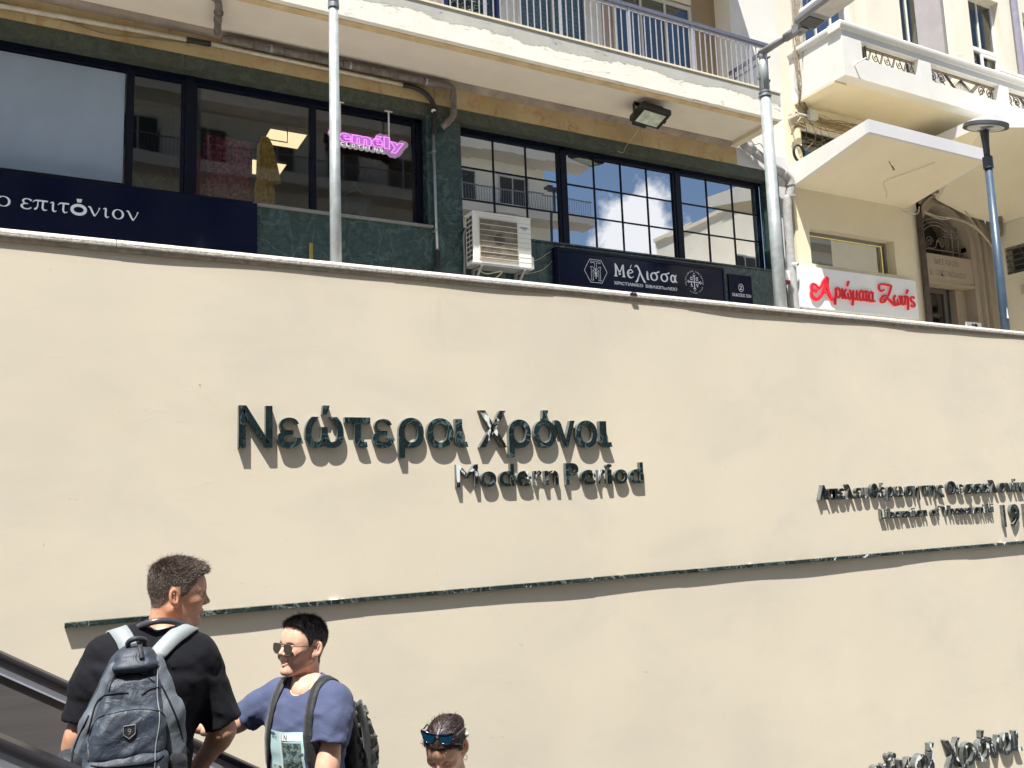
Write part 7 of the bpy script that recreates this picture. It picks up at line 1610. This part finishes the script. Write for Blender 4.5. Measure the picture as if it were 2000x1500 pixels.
# ================================================================== smiling man with sunglasses
m2 = thing('person', (0.95, -3.3, -2.19), 'smiling person in a blue printed T-shirt wearing sunglasses and facing left', 'person')
sk2 = skin_mat('fair_skin', (0.62, 0.39, 0.29)); blue = cloth_mat('indigo_cotton', (0.066, 0.080, 0.150), 0.85, 0.15, sheen=0.08)
H2c = np.array([0.985, -3.235, -0.572]); H2 = frame(rad(180 + 24), rad(8), rad(-2))
head2, hc2 = build_head(H2c, H2, 1.0, 0, 0, 0.35)
T2c = np.array([0.992, -3.275, -0.715]); T2 = frame(rad(180 + 36), rad(-2), rad(0))
L2 = T2[:, 1]; shN = T2c + L2 * 0.160 + np.array([0, 0, -.055]); shF = T2c - L2 * 0.160 + np.array([0, 0, -.050])
armN = [(tuple(shN), 0.049), ((1.030, -3.46, -0.985), 0.040), ((1.020, -3.47, -1.02), 0.038), ((0.90, -3.50, -1.22), 0.026)]
armF = [(tuple(shF), 0.049), ((0.775, -3.07, -0.865), 0.038), ((0.750, -3.055, -0.878), 0.037), ((0.640, -2.985, -0.905), 0.027)]
neck2 = limb_mesh([(H2c + H2 @ np.array([-.04, 0, -.12]), 0.056), (T2c + np.array([0, 0, -.03]), 0.062)], 0.006)
upper2 = sdf_mesh(lambda P: torso_sdf(P, T2, T2c), T2c + np.array([-.26, -.26, -.66]), T2c + np.array([.26, .26, .07]), 0.011)
hN2 = hand_mesh((0.90, -3.50, -1.22), (-0.4, -0.1, -0.8), (-0.3, -0.9, 0.1), 1, 0.5); hF2 = hand_mesh((0.640, -2.985, -0.905), (-0.80, 0.25, 0.25), (0.1, 0.2, 1.0), -1, 0.75)
person_mesh('body', [head2, neck2, upper2, limb_mesh(armN), limb_mesh(armF), hN2, hF2], sk2, m2, [hc2] + [None] * 6)
slN = [(tuple(shN + np.array([-.015, .01, 0.0])), 0.064), (tuple(shN * .55 + np.array([1.035, -3.46, -.915]) * .45), 0.073), ((1.038, -3.455, -0.925), 0.074)]
slF = [(tuple(shF + np.array([.015, .0, 0.0])), 0.062), ((0.840, -3.105, -0.815), 0.066), ((0.790, -3.075, -0.855), 0.067)]
sh2, shm2 = shirt('t_shirt', T2, T2c, [slN, slF], blue, m2, 0.64, 0.0040, 11, 0.0, (0.006, 0.0, 0.030), 0.066)
trousers(jean, m2, T2, T2c, [np.array([0.88, -3.38, -2.175]), np.array([0.76, -3.22, -2.175])], -0.52, shoe_m, (-0.8, -0.5, 0))
hl2 = zline([-.14, -.085, -.060, -.045, -.038, -.030, .008, .014, .026, .034, .046, .060, .074, .1], [-.074, -.072, -.064, -.045, .010, .038, .036, .006, .006, .034, .056, .074, .082, .084])
def thick2(P):
    z = P[:, 2]; e = z - hl2(P); top = np.clip((z - 0.01) / 0.07, 0, 1)
    t = 0.0022 + 0.0055 * top + 0.004 * np.clip((P[:, 0] - 0.03) / 0.05, 0, 1) * np.clip((z - 0.07) / 0.02, 0, 1)
    return np.clip(e / 0.009, -1, 1) * t
def dir2(P, N_):
    f_ = np.clip((P[:, 2] - 0.06) / 0.05, 0, 1)[:, None]; g = np.array([0.35, 0, -0.9]) * (1 - f_) + np.array([0.6, 0.5, 0.2]) * f_
    g = g - N_ * (g * N_).sum(1)[:, None] * 0.8; return g + N_ * (0.35 + 0.4 * f_)
hair_part('hair', H2c, H2, thick2, dir2, hairB, m2, 26000, 0.0004, 4, 0.0012, lenf=lambda P: (np.clip(thick2(P), 0, 1) * 1.1 + 0.002 * (thick2(P) > 0)) * (1 + 0.9 * np.clip((P[:, 2] - 0.08) / 0.03, 0, 1) * (0.5 + 0.5 * np.sin(P[:, 0] * 210 + P[:, 1] * 160 + 2 * np.sin(P[:, 1] * 90)))))
brows(H2c, H2, hairB, m2, 5)
# teeth
mesh_obj('teeth', to_world(np.array([(0.0860 - 0.0006 * abs(i) ** 1.7, i * 0.0027, z_ + 0.0003 * abs(i) ** 1.3) for z_ in (-0.0610, -0.0540) for i in range(-7, 8)]), H2, H2c), [(i, i + 1, i + 16, i + 15) for i in range(14)], simple('teeth_white', (0.85, 0.82, 0.76), 0.25), m2, True)
# sunglasses
def shades(name, label, c, Fm, lensm, framem, cat_eye=False, yoff=0.0, fx=0.098, s=1.0):
    g = thing(name, tuple(to_world(np.array([[fx, 0, 0.0]]), Fm, c)[0]), label, 'sunglasses')
    def put(mb_, nm, mt, sm=False): return mesh_obj(nm, to_world(np.array(mb_.v), Fm, c), mb_.f, mt, g, sm)
    for sd_ in (-1, 1):
        if cat_eye: out = [(0.008, 0.016), (0.040, 0.019), (0.068, 0.027), (0.062, 0.006), (0.050, -0.017), (0.022, -0.018), (0.011, -0.008)]
        else: out = [(0.010, 0.017), (0.034, 0.019), (0.057, 0.017), (0.061, 0.006), (0.057, -0.014), (0.042, -0.022), (0.024, -0.021), (0.012, -0.010)]
        out = [(a * s, b_ * s) for a, b_ in out]
        n_ = len(out); bow = lambda a: fx - 0.22 * a * a / s * 1.0 - 0.0
        m_ = MB(); rr_ = crom(out + [out[0]], 4)[:-1]; k_ = len(rr_)
        fr = [(bow(a), sd_ * a, b_) for a, b_ in rr_]; bk = [(bow(a) - 0.0018, sd_ * a, b_) for a, b_ in rr_]
        m_.add(fr + bk, [tuple(range(k_)), tuple(range(k_, 2 * k_))[::-1]] + [(i, (i + 1) % k_, k_ + (i + 1) % k_, k_ + i) for i in range(k_)]); put(m_, 'lens', lensm)
        m_ = MB().tube([(x_ + .0005, y_, z_) for x_, y_, z_ in fr] + [fr[0]], 0.0026 if cat_eye else 0.0012, 6, False); put(m_, 'rim', framem, True)
        hx_ = 0.066 * s if cat_eye else 0.060 * s; m_ = MB().ribbon([(bow(hx_), sd_ * (hx_ + .001), 0.016 * s), (bow(hx_) - .02, sd_ * (hx_ + .008), 0.013 * s), (0.0, sd_ * 0.080, 0.014), (-0.020, sd_ * 0.082, 0.002)], 0.007 if cat_eye else 0.003, (0, 0, 1), 0.0022); put(m_, 'temple', framem)
    m_ = MB().tube(crom([(fx - .001, -0.010 * s, 0.010 * s), (fx + .001, 0, 0.012 * s), (fx - .001, 0.010 * s, 0.010 * s)], 4), 0.0026 if cat_eye else 0.0013, 6)
    if not cat_eye: m_.tube([(fx - .003, -0.016, 0.019), (fx - .001, 0, 0.0195), (fx - .003, 0.016, 0.019)], 0.0013, 6)
    put(m_, 'bridge', framem); return g
def lens_mat(name, col, rough=0.05, coat=0.15):
    m, t, b = new_mat(name); b.inputs['Base Color'].default_value = (*col, 1); b.inputs['Roughness'].default_value = rough; b.inputs['Specular IOR Level'].default_value = 0.6; b.inputs['Coat Weight'].default_value = coat; b.inputs['Coat Roughness'].default_value = 0.03; return m
shades('sunglasses', 'thin metal sunglasses with brown lenses worn by the smiling man', H2c, H2 @ np.array(Matrix.Rotation(rad(3), 3, 'Y')), lens_mat('brown_lens', (0.022, 0.012, 0.009), 0.08, 0.0), simple('gunmetal', (0.25, 0.22, 0.2), 0.3, 0.8), False, 0, 0.100)
# shirt print: plain coloured panels like a city photo
bv2 = bvh_of([sh2]); fwd = Vector(T2[:, 0]); upv = Vector((0, 0, 1)); rgt = Vector(-T2[:, 1]).normalized() * -1
org = Vector(T2c) + Vector((0, 0, -0.10))
def panel(nm, u0, u1, v0, v1, mt): return decal(nm, bv2, org, rgt, upv, fwd, u0, u1, v0, v1, 10, 12, mt, m2)
pm = lambda n_, c_, v_=0.2, s_=14, st_=None: simple(n_, c_, 0.8, var=v_, scale=s_, stretch=st_)
sky_p = pm('print_sky', (0.42, 0.60, 0.62), 0.15, 5); twr = lace('print_tower', (0.02, 0.05, 0.06), (0.20, 0.27, 0.25), 60); yel = pm('print_yellow', (0.52, 0.56, 0.30), 0.15); wht = pm('print_white', (0.66, 0.70, 0.68), 0.12)
panel('shirt_print', -0.085, 0.085, -0.34, -0.055, sky_p); 
def panel2(nm, u0, u1, v0, v1, mt, off): return decal(nm, bv2, org, rgt, upv, fwd, u0, u1, v0, v1, 6, 8, mt, m2, off)
panel2('shirt_print', -0.012, 0.075, -0.235, -0.095, twr, 0.0028); panel2('shirt_print', -0.075, -0.02, -0.30, -0.19, lace('print_city', (0.02, 0.05, 0.05), (0.35, 0.42, 0.33), 45), 0.0028)
panel2('shirt_print', -0.015, 0.08, -0.315, -0.245, yel, 0.0028); panel2('shirt_print', -0.01, 0.075, -0.088, -0.062, wht, 0.0028)
panel2('shirt_print', -0.022, -0.014, -0.33, -0.058, wht, 0.0036)
def print_text(s, u0, u1, v0, cap):
    v, f_ = glyph_mesh(s, 0.01, 0.1, res=2); w_ = v[:, 0].max() - v[:, 0].min(); V = []
    for p in v:
        u = u0 + (p[0] - v[:, 0].min()) * (u1 - u0) / w_; q = org + rgt * u + upv * (v0 + p[1] * cap / .7) + fwd * .5; h_ = bv2.ray_cast(q, -fwd); V.append(h_[0] + fwd * .0042 if h_[0] else q - fwd * .5)
    mesh_obj('print_lettering', V, f_, simple('print_dark', (0.03, 0.04, 0.06), 0.8) if 'print_dark' not in bpy.data.materials else bpy.data.materials['print_dark'], m2)
print_text('NYC', -0.070, -0.040, -0.082, 0.016); print_text('N', 0.0, 0.014, -0.085, 0.02); print_text('vision', 0.0, 0.045, -0.288, 0.020)

# ---- black backpack
bp2 = thing('backpack', (1.20, -3.12, -1.25), 'bulky black tactical backpack on the smiling man in blue', 'backpack')
bk = cloth_mat('black_nylon', (0.016, 0.018, 0.020), 0.62, 0.25, 0.4, 500, 0.1, 0.8); bk2 = cloth_mat('greenish_black_webbing', (0.026, 0.032, 0.034), 0.6, 0.2, 0.4)
Bd = -T2[:, 0]; Bc = T2c + Bd * 0.0
def bl(a, l, z): return tuple(T2c + Bd * a + T2[:, 1] * l + np.array([0, 0, z]))
RB = np.stack([Bd, T2[:, 1], [0, 0, 1]], 1)
def pk(P): return (P - T2c.astype(np.float32)) @ RB.astype(np.float32)
def pack2(P):
    q = pk(P); z = q[:, 2]; zc = np.clip(z, -0.56, -0.075); out = np.interp(zc, [-0.56, -0.45, -0.25, -0.12, -0.075], [0.27, 0.30, 0.285, 0.215, 0.165]); inn = 0.115; hw = np.interp(zc, [-0.56, -0.4, -0.15, -0.075], [0.14, 0.155, 0.14, 0.10])
    r = 0.045; qx = np.abs(q[:, 0] - (out + inn) / 2) - ((out - inn) / 2 - r * .6); qy = np.abs(q[:, 1]) - (hw - r * .6); qz = np.maximum(-0.56 - z, z + 0.075) + r * .6
    return np.sqrt(np.maximum(qx, 0) ** 2 + np.maximum(qy, 0) ** 2 + np.maximum(qz, 0) ** 2) + np.minimum(np.maximum(np.maximum(qx, qy), qz), 0) - r * .6 + fold_bag(P, 0.005, 41)
lo = np.array(T2c) + np.array([-.05, -.12, -.62]); hi = np.array(T2c) + np.array([.42, .42, 0.0])
sdf_part('main_body', pack2, lo, hi, 0.007, bk, bp2)
sdf_part('front_pocket', lambda P: rbox(pk(P), (0.315, 0, -0.40), (0.045, 0.11, 0.13), 0.04) + fold_bag(P, 0.005, 44), lo, hi + .05, 0.008, bk, bp2)
sdf_part('front_pocket', lambda P: rbox(pk(P), (0.270, 0, -0.19), (0.040, 0.10, 0.06), 0.035) + fold_bag(P, 0.004, 45), lo, hi + .05, 0.008, bk, bp2)
bvq = bvh_of([o for o in bp2.children]); SGQ = 1 if bvq.find_nearest(Vector(bl(0.8, 0, -.3)))[1].dot(Vector(Bd)) > 0 else -1
for i, z_ in enumerate((-0.14, -0.20, -0.26, -0.32, -0.38, -0.44)):
    for y0_, y1_ in ((0.17, 0.09), (0.06, -0.06)):
        strap_on(bvq, SGQ, [bl(0.16 if y0_ > .1 else 0.40, y0_, z_), bl(0.30 if y0_ > .1 else .40, (y0_ + y1_) / 2 + .03, z_ - .01), bl(0.40, y1_, z_ - .02)], 0.024, 0.005, 0.005, bk2, bp2, None, 'webbing')
MB().ribbon(crom([bl(0.15, 0.155, -0.10), bl(0.19, 0.160, -0.22), bl(0.20, 0.162, -0.36), bl(0.19, 0.160, -0.50)], 6), 0.036, tuple(Bd), 0.012).build('side_strap', bk2, bp2, True)
MB().tube(crom([bl(0.125, 0.03, -0.08), bl(0.15, 0.03, -0.045), bl(0.18, -0.01, -0.05), bl(0.19, -0.02, -0.09)], 5), 0.010, 8).build('grab_handle', bk2, bp2, True)
SG2 = 1 if bv2.find_nearest(Vector(T2c) + Vector((0.6, -.6, -.3)))[1].dot(Vector((0.6, -.6, 0))) > 0 else -1
def strap2(side):
    pts = [bl(0.125, side * .085, -0.10), bl(0.09, side * .085, -0.03), bl(0.03, side * .088, -0.005), bl(-0.04, side * .092, -0.02), bl(-0.10, side * .098, -0.09), bl(-0.13, side * .105, -0.18), bl(-0.11, side * .135, -0.30), bl(-0.05, side * .165, -0.38), bl(0.04, side * .165, -0.44)]
    strap_on(bv2, SG2, pts[1:], 0.040, 0.007, 0.008, bk, bp2, pts[0])
strap2(1); strap2(-1)
for dz in (0, 0.03):
    pass
MB().tube([bl(0.36, 0.05, -0.36), bl(0.372, 0.052, -0.42)], 0.006, 6).tube([bl(0.355, 0.07, -0.38), bl(0.368, 0.072, -0.45)], 0.005, 6).build('zip_pull', zipm, bp2)

# ================================================================== woman with sunglasses pushed up
m3 = thing('person', (1.45, -3.6, -2.43), 'person with sleek dark hair looking down, cut off by the bottom edge', 'person')
sk3 = skin_mat('warm_skin', (0.66, 0.41, 0.29)); H3c = np.array([1.492, -3.56, -0.985]); H3 = frame(rad(225), rad(-29), rad(-4))
head3, hc3 = build_head(H3c, H3, 0, 1.0, 0)
T3c = np.array([1.52, -3.52, -1.13]); T3 = frame(rad(215), 0, 0)
a3 = lambda s_: [(tuple(T3c + T3[:, 1] * .14 * s_ + np.array([0, 0, -.06])), .040), (tuple(T3c + T3[:, 1] * .19 * s_ + np.array([0, 0, -.33])), .032), (tuple(T3c + T3[:, 1] * .16 * s_ + T3[:, 0] * .20 + np.array([0, 0, -.42])), .022)]
hm = [hand_mesh(a3(s_)[-1][0], tuple(T3[:, 0] * 0.8 - T3[:, 1] * .5 * s_), (0, 0, 1), s_, 0.5, 0.88) for s_ in (1, -1)]
person_mesh('body', [head3, limb_mesh([(H3c + H3 @ np.array([-.04, 0, -.11]), 0.046), (T3c + np.array([0, 0, -.03]), 0.050)], 0.007), sdf_mesh(lambda P: torso_sdf(P, T3, T3c, 1.0), T3c - np.array([.24, .24, .66]), T3c + np.array([.24, .24, .07]), 0.012), limb_mesh(a3(1)), limb_mesh(a3(-1)), hm[0], hm[1]], sk3, m3, [hc3] + [None] * 6)
s3 = lambda s_: [(tuple(T3c + T3[:, 1] * .125 * s_ + np.array([0, 0, -.06])), .052), (tuple(T3c + T3[:, 1] * .15 * s_ + np.array([0, 0, -.12])), .054), (tuple(T3c + T3[:, 1] * .17 * s_ + np.array([0, 0, -.2])), .056)]
shirt('blouse', T3, T3c, [s3(1), s3(-1)], cloth_mat('white_cotton', (0.6, 0.58, 0.55)), m3, 0.62, 0.003, 21, 1.0, (0.02, 0, 0.02), 0.08, 0.008, 0.010)
trousers(jean, m3, T3, T3c, [np.array([1.28, -3.62, -2.425]), np.array([1.18, -3.46, -2.425])], -0.50, shoe_m, (-0.8, -0.5, 0))
hl3 = zline([-.14, -.085, -.060, -.040, -.022, -.004, .020, .036, .048, .062, .076, .1], [-.070, -.070, -.060, -.030, .024, .036, .020, .022, .046, .060, .066, .068])
def thick3(P):
    e = P[:, 2] - hl3(P); part = np.exp(-(P[:, 1] / 0.0035) ** 2) * (P[:, 0] > -0.03)
    return np.clip(e / 0.010, -1, 1) * (0.0052 - 0.0022 * part)
def dir3(P, N_):
    g = np.stack([-0.9 * np.ones(len(P)), np.sign(P[:, 1]) * 0.55 * np.clip(1 - np.abs(P[:, 1]) / .07, 0, 1), -0.35 * np.ones(len(P))], 1); g = g - N_ * (g * N_).sum(1)[:, None]; return g * 1.6 + N_ * 0.04
hair_part('hair', H3c, H3, thick3, dir3, hairC, m3, 16000, 0.0004, 9, 0.0, 1.0, lenf=lambda P: 0.022 * (thick3(P) > 0.001))
def bunf(P):
    q = P - H3c.astype(np.float32); q = q @ H3.astype(np.float32)
    return ell(q, (-0.125, 0, 0.010), (0.036, 0.042, 0.040)) + 0.0022 * np.sin(q[:, 1] * 160 + q[:, 2] * 220)
bcen = to_world(np.array([[-0.125, 0, 0.01]]), H3, H3c)[0]
v, q = sdf_mesh(bunf, bcen - .06, bcen + .06, 0.003); bun = mesh_obj('hair_bun', v, q.tolist(), hairC, m3, True)
at = bun.data.color_attributes.new('tone', 'FLOAT_COLOR', 'POINT'); at.data.foreach_set('color', np.ones(len(v) * 4, np.float32))
brows(H3c, H3, hairC, m3, 7)
er = to_world(np.array([[-.006, .079, -.034]]), H3, H3c)[0]
MB().tube([er + np.array([.008 * math.cos(a), 0.002, -.010 + .010 * math.sin(a)]) for a in np.linspace(0, 6.28, 14)], 0.0013, 5, False).build('earring', simple('gold', (0.6, 0.4, 0.15), 0.3, 0.9), m3)
cl = thing('hair_claw', tuple(to_world(np.array([[-.075, .074, .045]]), H3, H3c)[0]), 'pale shell-like hair clip behind the ear of the dark-haired woman', 'hair clip')
cp = to_world(np.array([[-.040, .074, .040], [-.056, .076, .026], [-.066, .070, .008]]), H3, H3c)
MB().tube(cp, [0.005, 0.011, 0.006], 10).build('clip', simple('pearl_clip', (0.7, 0.66, 0.6), 0.3), cl, True)
Hs = H3 @ np.array(Matrix.Rotation(rad(-24), 3, 'Y'))
shades('sunglasses', 'angular dark cat-eye sunglasses with blue lenses pushed up on the woman\'s hair', H3c + H3 @ np.array([-0.026, 0, 0.070]), Hs, lens_mat('blue_lens', (0.004, 0.035, 0.075)), lens_mat('blueblack_acetate', (0.006, 0.012, 0.03), 0.15), True, 0, 0.100, 1.0)
